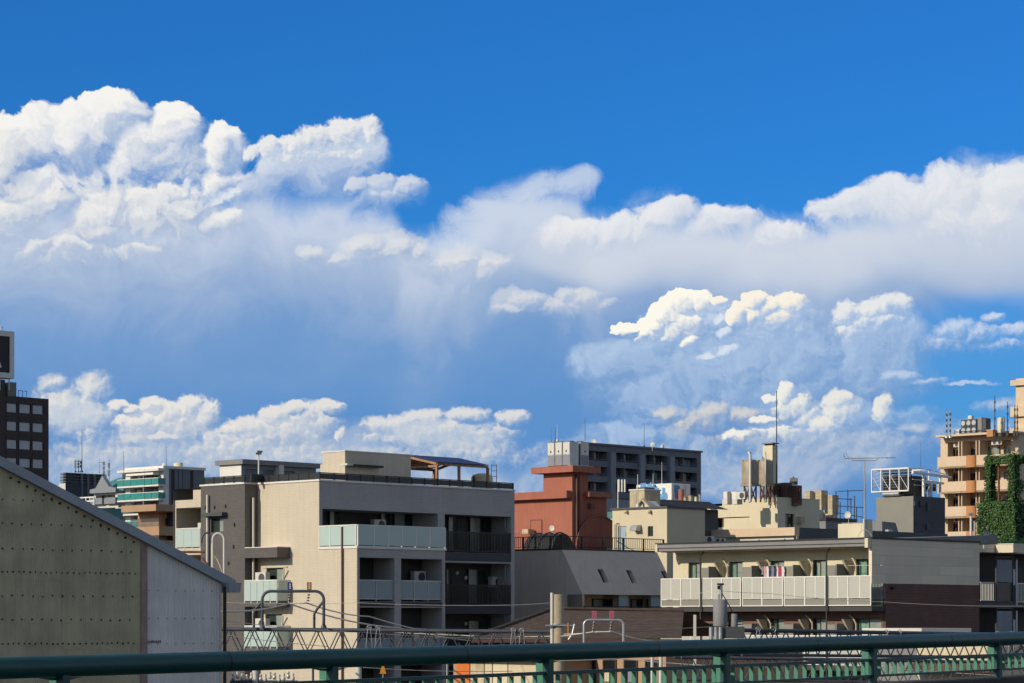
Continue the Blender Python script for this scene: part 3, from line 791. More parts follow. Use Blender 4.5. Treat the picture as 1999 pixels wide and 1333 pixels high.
def sheet(t0, t1, z0, z1, mt, lift, pitch=0.064, amp=0.009):
    """one corrugated sheet, cut along the verge where it reaches it"""
    n = max(2, int(round((t1 - t0) / pitch * 5))); v = MB()
    pts = []
    for i in range(n + 1):
        t = t0 + (t1 - t0) * i / n
        top = min(z1, wtop(t) - .02)
        pts.append((t, -amp * math.cos(2 * math.pi * t / pitch) - lift, top))
    for (ta, ya, za), (tb, yb_, zb_) in zip(pts, pts[1:]):
        if za <= z0 + .01 or zb_ <= z0 + .01: continue
        v.quad((ta, ya, z0), (tb, yb_, z0), (tb, yb_, zb_), (ta, ya, za))
    if v.v: return v.build('wall_sheet', mt, b.root)


zrows = [0, z_at(140, 1264), z_at(140, 1130), z_at(60, 989), 40]
cols = []
t = tL
while t < tj0 - .2:
    cols.append(t); t += 1.58
cols.append(tj0 - .005)
for j in range(4):
    for i in range(len(cols) - 1):
        sheet(cols[i] - .03, cols[i + 1], zrows[j] - (.05 if j else 0), zrows[j + 1], 'shed_sheet', .006 * ((i + j) % 2) + .004 * j)
pz = [0, z_at(350, 1161), 40]
pc = [tj1 + .005, b.t('R', 330), b.t('R', 372), b.t('R', 421), b.t('R', 432)]
for j in range(2):
    for i in range(4):
        sheet(pc[i] - .02, pc[i + 1], pz[j] - (.05 if j else 0), pz[j + 1], 'shed_sheet_pale', .003 + .004 * ((i + j) % 2), .10, .008)
m1 = MB(); m1.hexa([(tj0, -.05, 0), (tj1, -.05, 0), (tj1, .0, 0), (tj0, .0, 0), (tj0, -.05, wtop(tj0)), (tj1, -.05, wtop(tj1)), (tj1, 0, wtop(tj1)), (tj0, 0, wtop(tj0))]); m1.build('batten', 'pink_batten', b.root, 'faded pink joint strip')
# backing wall, roof, far sides
dp = 14
m1 = MB(); m1.poly([(tL, .03, 0), (0, .03, 0), (0, .03, wtop(0) - .03), (tL, .03, wtop(tL) - .03)]); m1.quad((0, .03, 0), (0, dp, 0), (0, dp, wtop(0) - .03), (0, .03, wtop(0) - .03)); m1.build('inner_wall', 'dark_concrete', b.root)
t0_, t1_ = tL, b.t('R', 452)
dz = .26
rf = MB(); rf.hexa([(t0_, -.12, wtop(t0_)), (t1_, -.12, wtop(t1_)), (t1_, dp, wtop(t1_)), (t0_, dp, wtop(t0_)), (t0_, -.12, wtop(t0_) + .07), (t1_, -.12, wtop(t1_) + .07), (t1_, dp, wtop(t1_) + .07), (t0_, dp, wtop(t0_) + .07)]); rf.build('roof', 'verge_metal', b.root)
# verge: sloped metal strip seen from below-front, in lapped lengths
nv = 5
for k in range(nv):
    ta, tb = t0_ + (t1_ - t0_) * k / nv, t0_ + (t1_ - t0_) * (k + 1) / nv + .03
    q = MB(); o_ = .003 * (k % 2)
    q.hexa([(ta, -.17 - o_, wtop(ta) - .02), (tb, -.17 - o_, wtop(tb) - .02), (tb, -.125, wtop(tb) - .02), (ta, -.125, wtop(ta) - .02),
            (ta, -.15 - o_, wtop(ta) + dz), (tb, -.15 - o_, wtop(tb) + dz), (tb, .02, wtop(tb) + dz + .02), (ta, .02, wtop(ta) + dz + .02)])
    q.build('verge_strip', 'verge_metal', b.root)
q = MB(); zz = wtop(t1_); q.hexa([(t1_ - .35, -.3, zz - .12), (t1_ + .08, -.3, zz - .12), (t1_ + .08, dp, zz - .12), (t1_ - .35, dp, zz - .12), (t1_ - .35, -.3, zz + .16), (t1_ + .12, -.3, zz + .16), (t1_ + .12, dp, zz + .16), (t1_ - .35, dp, zz + .16)]); q.build('eaves_gutter', 'verge_metal', b.root)
q = MB(); q.tube([(0.03, -.12, 0), (0.03, -.12, wtop(0) - .1)], .05); q.build('drain_pipe', 'bolt', b.root)
# bolts: one row per rail, in pairs where sheets lap
q = MB()
rowsb = [(980, 20), (1026, 19.5), (1074, 19.4), (1118, 11), (1164, 19.4), (1210, 19.4), (1256, 10.5)]
for (py, st) in rowsb:
    x = 4.0
    while x < 268:
        z = z_at(140, py); t = b.t('R', x)
        if z < wtop(t) - .15: w_ = random.uniform(.012, .022); dz_ = random.uniform(-.015, .015); q.box(t - w_, t + w_, -.035, 0, z - .02 + dz_, z + .02 + dz_)
        x += st + random.uniform(-1.2, 1.2)
for (py) in (1153, 1207, 1256):
    x = 290
    while x < 430:
        z = z_at(350, py); t = b.t('R', x)
        if z < wtop(t) - .15: q.box(t - .010, t + .010, -.030, 0, z - .010, z + .010)
        x += 17.6 + random.uniform(-.8, .8)
for k in range(16):
    x = 20 + k * 16; t = b.t('R', x); z = wtop(t) - .14; q.box(t - .03, t + .03, -.035, 0, z - .03, z + .03)
q.build('bolts', 'bolt', b.root, kind='stuff')
# illegible stencil marks low on the pale sheets
q = MB()
for k, wd in enumerate((3, 2, 3.2, 2.4, 3, 2.2, 3, 2.6)):
    x = 286 + k * 3.6; t = b.t('R', x); z = z_at(300, 1252.5); q.box(t, t + wd * .012, -.028, -.024, z - .03, z + .03)
    if k % 2: q.box(t + .01, t + .02, -.0285, -.024, z - .03, z + .05)
q.build('stencil_marks', 'bolt', b.root)
# ------------------------------------------------------------------ the ground
g = MB(); g.quad((-3000, -300, 0), (3000, -300, 0), (3000, 9000, 0), (-3000, 9000, 0))
o = g.build('ground', 'asphalt'); o['kind'] = 'structure'
g = MB(); g.quad((-150, 78, .004), (150, 98, .004), (150, 122, .004), (-150, 102, .004))
o = g.build('railway_bed', 'ballast'); o['kind'] = 'structure'

# ------------------------------------------------------------------ cream tiled apartment building (centre left)
b = Bld('apartment_building', 'beige tiled apartment block with charcoal stair tower and wood pergola on its roof', 'apartment building', 697, 124)
TB = b
ZR = b.z('L', 623, 939)                       # roof edge
c2 = b.t('L', 623)                            # set-back of the top floor
slab = lambda py: b.z('R', 770, py)
Z1 = b.z('R', 780, 1068)                      # terrace level on the lower body
xe = b.t('R', 869)                            # right end of the lower body
xr = b.t('R', 1004.5, c2)                     # right end of the block
yb = b.t('L', 392)                            # back end of the beige face
DEPTH_L = b.t('L', 338)
# left (sunlit) face: windows low beside the charcoal tower
wl = []
for (x0, y0, x1, y1) in ((520, 1109, 553, 1139), (518, 1199, 551, 1230)):
    wl.append(b.rect('L', x0, y0, x1, y1))
m1 = MB()
ycs = b.t('L', 503)                           # where the charcoal volume meets the beige face
b.wall(m1, 'L', 0, c2, 0, Z1)                 # strip under the terrace
b.wall(m1, 'L', c2, ycs, 0, ZR, holes=wl, deep=0.14)
m1.build('wall', 'beige_tile', b.root, 'sunlit beige tiled side wall')
for k, r in enumerate(wl):
    b.window('L', r, d=0.10, n=2, curtain='curtain')
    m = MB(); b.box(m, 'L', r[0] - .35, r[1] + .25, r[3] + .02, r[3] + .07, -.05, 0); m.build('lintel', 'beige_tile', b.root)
# R faces: lower body
ops = []
for (x0, y0, x1, y1) in ((702, 1088, 770, 1173), (783, 1091, 863.5, 1175), (702, 1185, 770, 1286), (783, 1186, 863.5, 1288), (702, 1297, 770, 1400), (783, 1298, 863.5, 1400)):
    r = list(b.rect('R', x0, y0, x1, y1)); ops.append((*r, 1.5))
rows = [(slab(1174), slab(1089.5)), (slab(1287), slab(1186)), (0.3, slab(1298))]
ops = [(o[0], o[1], rows[i // 2][0], rows[i // 2][1], 1.5) for i, o in enumerate(ops)]
m1 = MB(); b.wall(m1, 'R', 0, xe, 0, Z1, holes=ops); m1.build('wall', 'grey_tile', b.root, 'grey tiled balcony front')
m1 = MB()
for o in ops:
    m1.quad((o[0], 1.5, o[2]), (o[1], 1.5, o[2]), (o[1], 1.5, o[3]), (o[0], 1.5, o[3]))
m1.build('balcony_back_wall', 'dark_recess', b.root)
m1 = MB(); m1.quad((xe, 0, 0), (xe, c2, 0), (xe, c2, Z1), (xe, 0, Z1)); m1.quad((0, 0, Z1), (xe, 0, Z1), (xe, c2, Z1), (0, c2, Z1))
m1.build('terrace_slab', 'mid_grey', b.root)
for i, o in enumerate(ops[:4]):
    w = o[1] - o[0]
    for (fa, fb, cur) in (((0.18, 0.52, 'curtain'),) if i % 2 == 0 else ((0.14, 0.50, 'curtain'),)):
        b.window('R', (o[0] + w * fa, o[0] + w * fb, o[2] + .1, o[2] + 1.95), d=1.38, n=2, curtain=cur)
# slabs' white edge + glass balustrades of the lower balconies
for i, o in enumerate(ops):
    if i >= 4: break
    z0 = o[2]; m1 = MB(); m1.box(o[0], o[1], .06, .12, z0 + 1.0, z0 + 1.05); m1.box(o[0], o[1], .06, .12, z0 + .10, z0 + .14)
    n = 2 if i % 2 == 0 else 3
    for k in range(n + 1):
        x = o[0] + (o[1] - o[0]) * k / n; x = min(max(x, o[0] + .02), o[1] - .02)
        m1.box(x - .02, x + .02, .055, .11, z0 + .0, z0 + 1.0)
    f = m1.build('balustrade', 'galvanised', b.root)
    for k in range(n):
        x0 = o[0] + (o[1] - o[0]) * k / n + .03; x1 = o[0] + (o[1] - o[0]) * (k + 1) / n - .03
        MB().box(x0, x1, .075, .09, z0 + .14, z0 + 1.0).build('glass_panel', 'frosted_blue', f)
    m1 = MB(); m1.box(o[0] + .003, o[1] - .003, -.02, .05, z0 - .24, z0 - .02); m1.build('slab_edge', 'dark_recess', b.root)
for i, o in enumerate(ops[:4]):
    place_ac(b.world(o[0] + (o[1] - o[0]) * (.80 if i % 2 else .84), 1.0, o[2] + .9 if i % 2 else o[2] + .02), b.th,
             ['outdoor unit in the left glass balcony of the beige block, under its terrace', 'raised outdoor unit in the right glass balcony of the beige block, below the terrace',
              'outdoor unit in the left balcony of the beige block, just above the truss', 'outdoor unit in the right balcony of the beige block, just above the truss'][i])
# upper body, set back
Zt = ZR
hs = []
r = b.rect('R', 629.5, 992, 855, 1066, c2); h1 = (r[0], r[1], Z1 + .02, b.z('R', 742, 997.5, c2), 2.0)
r = b.rect('R', 868, 1006, 997.5, 1077, c2); zf = b.z('R', 932, 1079, c2); h2 = (r[0], r[1], zf, b.z('R', 932, 1006, c2), 1.5)
zf2 = b.z('R', 932, 1181.5, c2); h3 = (r[0], r[1], zf2, b.z('R', 932, 1099, c2), 1.5)
zf3 = b.z('R', 932, 1283, c2); h4 = (r[0], r[1], zf3, b.z('R', 932, 1193, c2), 1.5)
h5 = (r[0], r[1], .3, b.z('R', 932, 1298, c2), 1.5)
xl = xe
m1 = MB()
b.wall(m1, 'R', 0, xr, Z1, Zt, holes=[h1, (h2[0], h2[1], Z1 - .01, h2[3], 1.5)], c=c2)
b.wall(m1, 'R', xe + .002, xr, 0, Z1, holes=[(h2[0], h2[1], h2[2], Z1 + .01, 1.5), h3, h4, h5], c=c2)
m1.build('wall', 'grey_tile', b.root, 'grey tiled upper front')
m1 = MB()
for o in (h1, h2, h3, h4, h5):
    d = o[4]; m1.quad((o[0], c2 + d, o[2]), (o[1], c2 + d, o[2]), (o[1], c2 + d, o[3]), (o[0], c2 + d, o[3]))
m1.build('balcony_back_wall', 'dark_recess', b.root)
def glaze(o, spans, cur, zh=1.95):
    for (xa, xb) in spans:
        ta, tb = b.t('R', xa, c2 + o[4]), b.t('R', xb, c2 + o[4])
        b.window('R', (ta, tb, o[2] + .08, o[2] + zh), d=o[4] - .12, c=c2, n=2, curtain=cur, bar=.06)
glaze(h1, ((740, 760), (766, 810)), 'curtain', 2.0)
glaze(h1, ((640, 662),), 'curtain', 2.0)
glaze(h2, ((872, 893), (914, 956)), 'curtain')
glaze(h3, ((868, 880), (911, 948)), 'curtain_green')
glaze(h4, ((911, 953),), 'curtain')
# small lamps on the back walls
for (x, y, o) in ((834, 1092, 0), (748, 1110, 0), (890, 1118, 1), (907, 1128, 1), (907, 1217, 1), (814, 1027, 2)):
    c = {0: 1.5, 1: c2 + 1.5, 2: c2 + 2}[o]
    t = b.t('R', x, c); z = b.z('R', x, y, c); q = MB(); q.lathe((t, c - .08, z - .1), [(.05, 0), (.09, .04), (.09, .16), (.04, .2)], 10); q.build('wall_lamp', 'off_white', b.root)
# black slatted balustrades + dark slab faces right of the lower body
for o in (h2, h3, h4):
    z0 = o[2]; m1 = MB(); y = c2 - .04
    m1.box(o[0], o[1], y, y + .05, z0 + 1.02, z0 + 1.08); m1.box(o[0], o[1], y, y + .05, z0 + .04, z0 + .09)
    f = m1.build('balustrade', 'black_metal', b.root)
    n = 44
    for k in range(n):
        x = o[0] + (o[1] - o[0]) * (k + .5) / n
        MB().box(x - .028, x + .028, y + .012, y + .036, z0 + .09, z0 + 1.02).build('bar', 'black_metal', f)
    MB().box(o[0], o[1], c2 - .02, c2 + .06, z0 - .45, z0 - .01).build('slab_edge', 'navy_cladding', b.root)
    t = b.t('R', 991, c2 + .1); q = MB(); q.tube([(t, c2 + .3, z0), (t, c2 + .3, z0 + 2.5)], .045); q.build('drain_pipe', 'mid_grey', b.root)
place_ac(b.world(b.t('R', 968, c2 + 1.1), c2 + 1.0, zf2 + .9), b.th, 'raised outdoor unit behind the black balustrade, middle storey of the beige block')
place_ac(b.world(b.t('R', 968, c2 + 1.1), c2 + 1.0, zf3 + .9), b.th, 'raised outdoor unit behind the black balustrade, lowest storey in view of the beige block')
place_ac(b.world(b.t('R', 745, c2 + 1.1), c2 + 1.2, Z1 + .9), b.th, 'raised outdoor unit on the glass-fenced terrace of the beige block')
# terrace balustrade of frosted glass round the corner
m1 = MB(); posts = []
zt0 = Z1 + .02
yend = b.t('L', 624)
Ls = [0.05, b.t('L', 669.0), b.t('L', 645), yend - .03]
Rs = [b.t('R', x) for x in (697.6, 729, 757, 784, 810.5, 838, 869)]; Rs[0] = .03; Rs[-1] = xe - .03
rail = MB(); rail.box(-.03, .03, 0, yend, zt0 + .98, zt0 + 1.03); rail.box(.03, xe, -.03, .03, zt0 + .98, zt0 + 1.03)
for y in Ls: rail.box(-.062, .025, y - .025, y + .025, zt0 - .12, zt0 + .98)
for x in Rs: rail.box(x - .025, x + .025, -.062, .03, zt0 - .12, zt0 + .98)
f = rail.build('balustrade', 'white_coping', b.root)
for a, e in zip(Ls, Ls[1:]): MB().box(-.045, -.033, a + .02, e - .02, zt0 + .03, zt0 + .97).build('glass_panel', 'frosted', f)
for a, e in zip(Rs, Rs[1:]): MB().box(a + .02, e - .02, -.05, -.038, zt0 + .03, zt0 + .97).build('glass_panel', 'frosted', f)
m1 = MB(); m1.box(-.05, xe + .05, -.06, .06, Z1 - .11, Z1 + .012); m1.box(-.05, .05, .06, c2, Z1 - .11, Z1 + .012); m1.build('coping', 'white_coping', b.root)
# downpipe on the sunlit face
t = b.t('L', 670); q = MB(); q.tube([(-.08, t, 0), (-.08, t, Z1 + .95)], .048); q.build('drain_pipe', 'brown_metal', b.root, 'brown pipe down the beige wall')
# bent pipe hoods beside the low windows
for (x, y) in ((555, 1128), (553, 1219)):
    t = b.t('L', x); z = b.z('L', x, y); q = MB(); q.tube([(-.06, t, z - 1.2), (-.06, t, z), (-.25, t - .25, z + .45)], .045); q.build('vent_pipe', 'off_white', b.root)
# charcoal volume standing proud of the beige face
P = .84
yc0, yc1 = ycs, b.t('L', 392, -P)
zc = b.z('L', 430, 948, -P)
win = b.rect('L', 412, 1010, 436, 1039, -P)
m1 = MB(); b.wall(m1, 'L', yc0, yc1, 0, ZR, holes=[win], c=-P, deep=.2)
m1.quad((-P, yc0, 0), (0, yc0, 0), (0, yc0, ZR), (-P, yc0, ZR)); m1.quad((-P, yc1, 0), (0, yc1, 0), (0, yc1, ZR), (-P, yc1, ZR))
m1.build('wall', 'charcoal_tile', b.root, 'charcoal tiled stair tower wall')
b.window('L', win, d=.12, c=-P, n=2, curtain='curtain')
m1 = MB(); b.box(m1, 'L', win[0] - .3, win[1] + .35, win[3] + .06, win[3] + .24, -.35, -.002, -P); m1.build('window_hood', 'dark_grey', b.root)
q = MB()
for x in (405.3,):
    t = b.t('L', x, -P - .1); q.tube([(-P - .12, t, b.z('L', x, 1106, -P)), (-P - .12, t, b.z('L', x, 966, -P))], .06)
q.build('drain_pipe', 'off_white', b.root)
t = b.t('R', 487.5, yc0); q = MB()
x487 = -P * .45
q.tube([(x487, yc0 - .1, b.z('L', 487, 1069)), (x487, yc0 - .1, b.z('L', 487, 973))], .06); q.build('drain_pipe', 'off_white', b.root)
q = MB(); q.tube([(x487, yc0 - .1, 0), (x487, yc0 - .1, b.z('L', 487, 1090))], .06); q.build('drain_pipe', 'off_white', b.root)
for (x, y) in ((401, 990), (440.5, 988), (458, 1024), (456, 1067), (446.5, 1099), (419, 990)):
    t = b.t('L', x, -P); z = b.z('L', x, y, -P); q = MB(); b.box(q, 'L', t - .05, t + .05, z - .09, z + .09, -.08, -.002, -P); q.build('vent_cap', 'dark_grey', b.root, bevel=.02)
# charcoal canopy band and the two small balconies with frosted glass beside it
yA, yB = b.t('L', 541, -P), yc0
zc0, zc1 = b.z('L', 510, 1088.5, -P), b.z('L', 510, 1069, -P)
m1 = MB(); m1.box(-P + .003, -.002, yA, yB - .002, zc0, zc1); m1.build('canopy', 'charcoal_tile', b.root)
MB().box(-P - .02, 0, yA - .02, yB - .004, zc1 + .001, zc1 + .04).build('coping', 'white_coping', b.root)
for j, (p0, p1) in enumerate(((1139, 1173), (1229, 1262))):
    z0 = b.z('L', 510, p1, -P) ; z1 = z0 + 1.0
    m1 = MB(); m1.box(-P, -.002, yA, yB - .002, z0 - .28, z0 - .04); m1.build('balcony_slab', 'charcoal_tile', b.root)
    rl = MB(); rl.box(-P - .03, -P + .03, yA, yB, z1, z1 + .05); rl.box(-P + .03, 0, yA - .03, yA + .03, z1, z1 + .05)
    ys = [yA + (yB - yA) * k / 5 for k in range(6)]
    for y in ys: rl.box(-P - .025, -P + .025, y - .02, y + .02, z0 - .1, z1)
    f = rl.build('balustrade', 'white_coping', b.root)
    for a, e in zip(ys, ys[1:]): MB().box(-P - .045, -P - .033, a + .015, e - .015, z0 + .0, z1 - .01).build('glass_panel', 'frosted', f)
    MB().box(-P + .04, -.02, yA - .045, yA - .033, z0, z1 - .01).build('glass_panel', 'frosted', f)
    ac_on(b, 'L', 508, p0 + 3, -.5, ['outdoor unit on the small frosted-glass balcony under the charcoal canopy', 'outdoor unit on the small balcony just behind the hoop over the truss'][j], c=0)
# cream frame with a recessed balcony at the far left
CL = .12
yl0, yl1 = b.t('L', 391.5, CL), b.t('L', 338, CL)
zl = b.z('L', 341, 977, CL)
r = b.rect('L', 344, 991, 391, 1069, CL)
zfl = b.z('L', 366, 1070, CL)
m1 = MB(); b.wall(m1, 'L', yl0 - .3, yl1, 0, zl, holes=[(yl0 - .29, r[1], zfl, r[3], 1.6), (yl0 - .29, r[1], zfl - 2.75, zfl - .35, 1.6)], c=CL); m1.build('wall', 'beige_tile', b.root)
m1 = MB(); m1.quad((CL + 1.6, yl0 - .3, 0), (CL + 1.6, yl1, 0), (CL + 1.6, yl1, zl), (CL + 1.6, yl0 - .3, zl)); m1.build('balcony_back_wall', 'mid_grey', b.root)
b.window('L', (yl0 + .2, yl0 + 1.2, zfl + .1, zfl + 1.9), d=1.45, c=CL, n=2)
m1 = MB(); y2 = b.t('L', 377, CL); m1.box(CL + .002, 6, yl0 - .3, y2, zl + .002, b.z('L', 384, 956, CL)); m1.build('wall', 'beige_tile', b.root)
z1 = zfl + 1.0; rl = MB(); rl.box(CL - .02, CL + .04, yl0, r[1], z1, z1 + .05); ys = [yl0 + .02 + (r[1] - yl0 - .04) * k / 3 for k in range(4)]
for y in ys: rl.box(CL - .02, CL + .02, y - .02, y + .02, zfl - .12, z1)
f = rl.build('balustrade', 'white_coping', b.root)
for a, e in zip(ys, ys[1:]): MB().box(CL - .035, CL - .023, a + .015, e - .015, zfl + .05, z1 - .01).build('glass_panel', 'frosted', f)
place_ac(b.world(CL + .7, yl0 + .7, zfl + .7), b.th - math.pi / 2, 'outdoor unit in the leftmost recessed balcony of the beige block')
# rest of the block
shell(b, 0.002, xr, c2, DEPTH_L, 0, ZR, 'mid_grey', 'BFT', 'roof')
# roof edge coping, black fence panels
cp = MB(); cp.box(-.06, xr + .03, c2 - .06, c2 + .14, ZR + .003, ZR + .09); cp.box(-.06, .12, c2 + .14, ycs, ZR + .003, ZR + .09)
cp.box(-P - .06, .12, ycs + .001, yc1 + .04, ZR + .003, ZR + .085); cp.build('coping', 'white_coping', b.root)
zf0, zf1 = ZR + .12, b.z('L', 623, 921)
fx = [b.t('R', 600 + v / 4.761, c2 + .1) for v in (112, 250, 370, 495, 615, 740, 855, 970, 1090, 1210, 1325, 1440, 1550, 1665, 1780, 1912)]
fy = [b.t('L', x, .02) for x in (624, 603, 583, 563.5, 544, 525, 506)]
fy2 = [b.t('L', x, -P + .1) for x in (478, 457, 437.5, 418, 399)]
fr = MB()
for x in fx: fr.box(x - .03, x + .03, c2 + .07, c2 + .13, zf0 - .03, zf1)
for y in fy: fr.box(.0, .05, y - .03, y + .03, zf0 - .03, zf1)
for y in fy2: fr.box(-P + .06, -P + .12, y - .03, y + .03, zf0 - .03, zf1)
fr.box(fx[0], fx[-1], c2 + .08, c2 + .12, zf1 - .04, zf1 + .001); fr.box(.01, .04, fy[0], fy[-1], zf1 - .04, zf1 + .001); fr.box(-P + .07, -P + .11, fy2[0], fy2[-1], zf1 - .04, zf1 + .001)
fn = fr.build('roof_fence', 'black_metal', b.root)
for a, e in zip(fx, fx[1:]): MB().box(a + .04, e - .04, c2 + .09, c2 + .11, zf0, zf1 - .05).build('fence_panel', 'charcoal_panel', fn)
for a, e in zip(fy, fy[1:]): MB().box(.015, .035, a + .04, e - .04, zf0, zf1 - .05).build('fence_panel', 'charcoal_panel', fn)
for a, e in zip(fy2, fy2[1:]): MB().box(-P + .08, -P + .10, a + .04, e - .04, zf0, zf1 - .05).build('fence_panel', 'charcoal_panel', fn)
MB().box(-P + .1, 0, fy[-1] - .3, fy[-1] - .2, zf0 - .03, zf1 + .05).build('fence_panel', 'charcoal_panel', fn)
# stair tower on the roof: beige tiles, sunlit left face with joints, long shaded right face
s0 = 3.4                                       # local x of its left face
yt0, yt1 = b.t('L', 673.5, s0), b.t('L', 630, s0)
xt1 = b.t('R', 802, yt0)
zt = b.z('L', 673.5, 881, s0)
m1 = MB(); b.wall(m1, 'L', yt0, yt1, ZR, zt, c=s0); b.wall(m1, 'R', s0, xt1, ZR, zt, c=yt0)
m1.quad((s0, yt1, ZR), (xt1, yt1, ZR), (xt1, yt1, zt), (s0, yt1, zt)); m1.quad((xt1, yt0, ZR), (xt1, yt1, ZR), (xt1, yt1, zt), (xt1, yt0, zt)); m1.quad((s0, yt0, zt), (xt1, yt0, zt), (xt1, yt1, zt), (s0, yt1, zt))
m1.build('stair_house', 'beige_tile', b.root, 'beige tiled stair house on the roof')
m1 = MB(); m1.box(s0 - .04, xt1 + .04, yt0 - .04, yt0 + .1, zt + .002, zt + .06); m1.box(s0 - .04, s0 + .1, yt0 + .1, yt1 + .04, zt + .002, zt + .06); m1.build('coping', 'white_coping', b.root)
m1 = MB(); y3 = b.t('L', 625.3, s0 + .2); m1.box(s0 + .2, s0 + 2, yt1 + .002, y3, ZR, b.z('L', 628, 905.5, s0)); m1.build('stair_house_step', 'beige_tile', b.root)
m1 = MB(); xa, xb = b.t('R', 684, yt0 - .3), b.t('R', 745, yt0 - .3); z = b.z('R', 700, 911.5, yt0); m1.box(xa, xb, yt0 - .45, yt0 - .005, z, z + .1); m1.build('ledge', 'black_metal', b.root)
m1 = MB(); m1.box(xa - .4, xa + .02, yt0 - .5, yt0 - .005, z + .02, z + .12); m1.build('ledge', 'off_white', b.root)
# pergola
pg = Bld('pergola', 'brown timber pergola with gabled frame and dark blue roof sheets on the beige block', 'pergola', 853, 133.0)
zb = ZR
dd = pg.t('L', 748)                             # depth of the gable end
zE = pg.z('L', 853, 905); zA = pg.z('L', 797.5, 892); yA_ = pg.t('L', 797.5)
xend = pg.t('R', 952); x2 = pg.t('R', 896)
for (x, y) in ((0, 0), (0, yA_), (0, dd), (x2, 0), (xend, 0), (x2, dd), (xend, dd)):
    top = zA if y == yA_ else zE
    MB().box(x - .06, x + .06, y - .06, y + .06, zb, top - .06).build('post', 'wood', pg.root)
def beam(a, e, w=.12): q = MB(); q.bar(a, e, w); q.build('beam', 'wood', pg.root)
beam((0, 0, zE), (0, yA_, zA)); beam((0, yA_, zA), (0, dd, zE)); beam((.01, 0, zE - .12), (.01, dd, zE - .12)); beam((0, 0, zE - .01), (xend, 0, zE - .01)); beam((0, dd, zE - .01), (xend, dd, zE - .01)); beam((0, yA_, zA - .02), (xend, yA_, zA - .02))
beam((0, 0, zE - .35), (xend, dd * .98, zE - .35), .07); beam((xend, 0, zE - .03), (xend, yA_, zA - .03)); beam((xend, dd, zE - .03), (xend, yA_, zA - .03)); beam((x2, 0, zE - .03), (x2, yA_, zA - .03))
nraf = 9
for k in range(1, nraf):
    x = xend * k / nraf
    q = MB(); q.bar((x, 0, zE + .03), (x, yA_, zA + .03), .06); q.bar((x, dd, zE + .03), (x, yA_, zA + .03), .06); q.build('rafter', 'wood', pg.root)
for k in range(6):
    xa, xb = xend * k / 6 - (.12 if k == 0 else 0), xend * (k + 1) / 6 - .02
    for (ya, yb_, n_) in ((-.12, yA_, 0), (dd + .12, yA_, 1)):
        q = MB(); q.hexa([(xa, ya, zE + .06), (xb, ya, zE + .06), (xb, yb_, zA + .09), (xa, yb_, zA + .09), (xa, ya, zE + .09), (xb, ya, zE + .09), (xb, yb_, zA + .12), (xa, yb_, zA + .12)])
        q.build('roof_panel', 'solar_blue' if n_ == 0 else 'wood', pg.root)
# water tank and lamp mast on the roof
p = W(941, 938, 137.5); t = thing('water_tank', 'round cream water tank on the roof behind the pergola', 'water tank', (p.x, p.y, ZR))
q = MB(); hh = W(941, 924, 137.5).z - ZR; q.lathe((0, 0, .0), [(.5, .0), (.58, .05), (.58, hh * .78), (.50, hh * .92), (.2, hh)], 24); q.build('tank', 'cream_pale', t)
q = MB(); q.tube([(-.45, -.45, .1), (-.45, -.45, hh * .8), (-.3, -.3, hh * .85), (-.15, -.4, hh * .6)], .05); q.build('pipe', 'rust', t)
q = MB(); [q.tube([(.5 + dx, .2, 0), (.5 + dx, .2, hh + .5)], .02, 6) for dx in (0, .28)]; [q.tube([(.5, .2, k * .3), (.78, .2, k * .3)], .015, 5) for k in range(1, 6)]; q.build('ladder', 'black_metal', t)
p = W(505, 930, 133); t = thing('roof_lamp', 'slim lamp mast on the roof of the beige block', 'lamp', (p.x, p.y, ZR))
hh = W(505, 887, 133).z - ZR; q = MB(); q.tube([(0, 0, 0), (0, 0, hh)], [.05, .035]); q.build('pole', 'off_white', t)
q = MB(); q.box(-.14, .14, -.1, .1, hh, hh + .1); q.box(-.07, .2, -.06, .06, hh + .1, hh + .2); q.build('lamp_head', 'dark_grey', t)
q = MB(); q.tube([(-.25, .1, 0), (-.25, .1, hh * .45)], .02, 6); q.tube([(.2, .1, 0), (.2, .1, hh * .4)], .02, 6); q.build('stay', 'dark_grey', t)

# pale flat-roofed building behind
b = Bld('office_block', 'pale flat-roofed penthouse with wide grey eaves behind the black roof fence', 'building', 471, 150)
zt = b.z('L', 471, 906); yl = b.t('L', 429); xr_ = b.t('R', 617)
m1 = MB(); b.wall(m1, 'L', 0, yl, 0, zt); m1.build('wall', 'white_coping', b.root)
z_e = zt
hs = [(.3 + k * 1.35, .3 + k * 1.35 + 1.15, zt - 1.6, zt - .25) for k in range(int((xr_ - .6) / 1.35))]
m1 = MB(); b.wall(m1, 'R', 0, xr_, 0, zt, holes=hs, deep=.15); m1.build('wall', 'blue_grey', b.root)
for h in hs: MB().box(h[0], h[1], .1, .12, h[2], h[3]).build('window_panel', 'slate_blue', b.root)
m1 = MB(); m1.box(-.2, xr_ + .2, -.35, yl + .2, zt + .003, zt + .28); m1.build('eaves', 'mid_grey', b.root)
m1 = MB(); xa = b.t('R', 537, 0); m1.box(xa, xa + .35, -.4, .8, zt - 1.2, zt + .05); m1.build('pier', 'off_white', b.root)
shell(b, 0.002, xr_, .3, yl, 0, zt, 'mid_grey', 'BF')
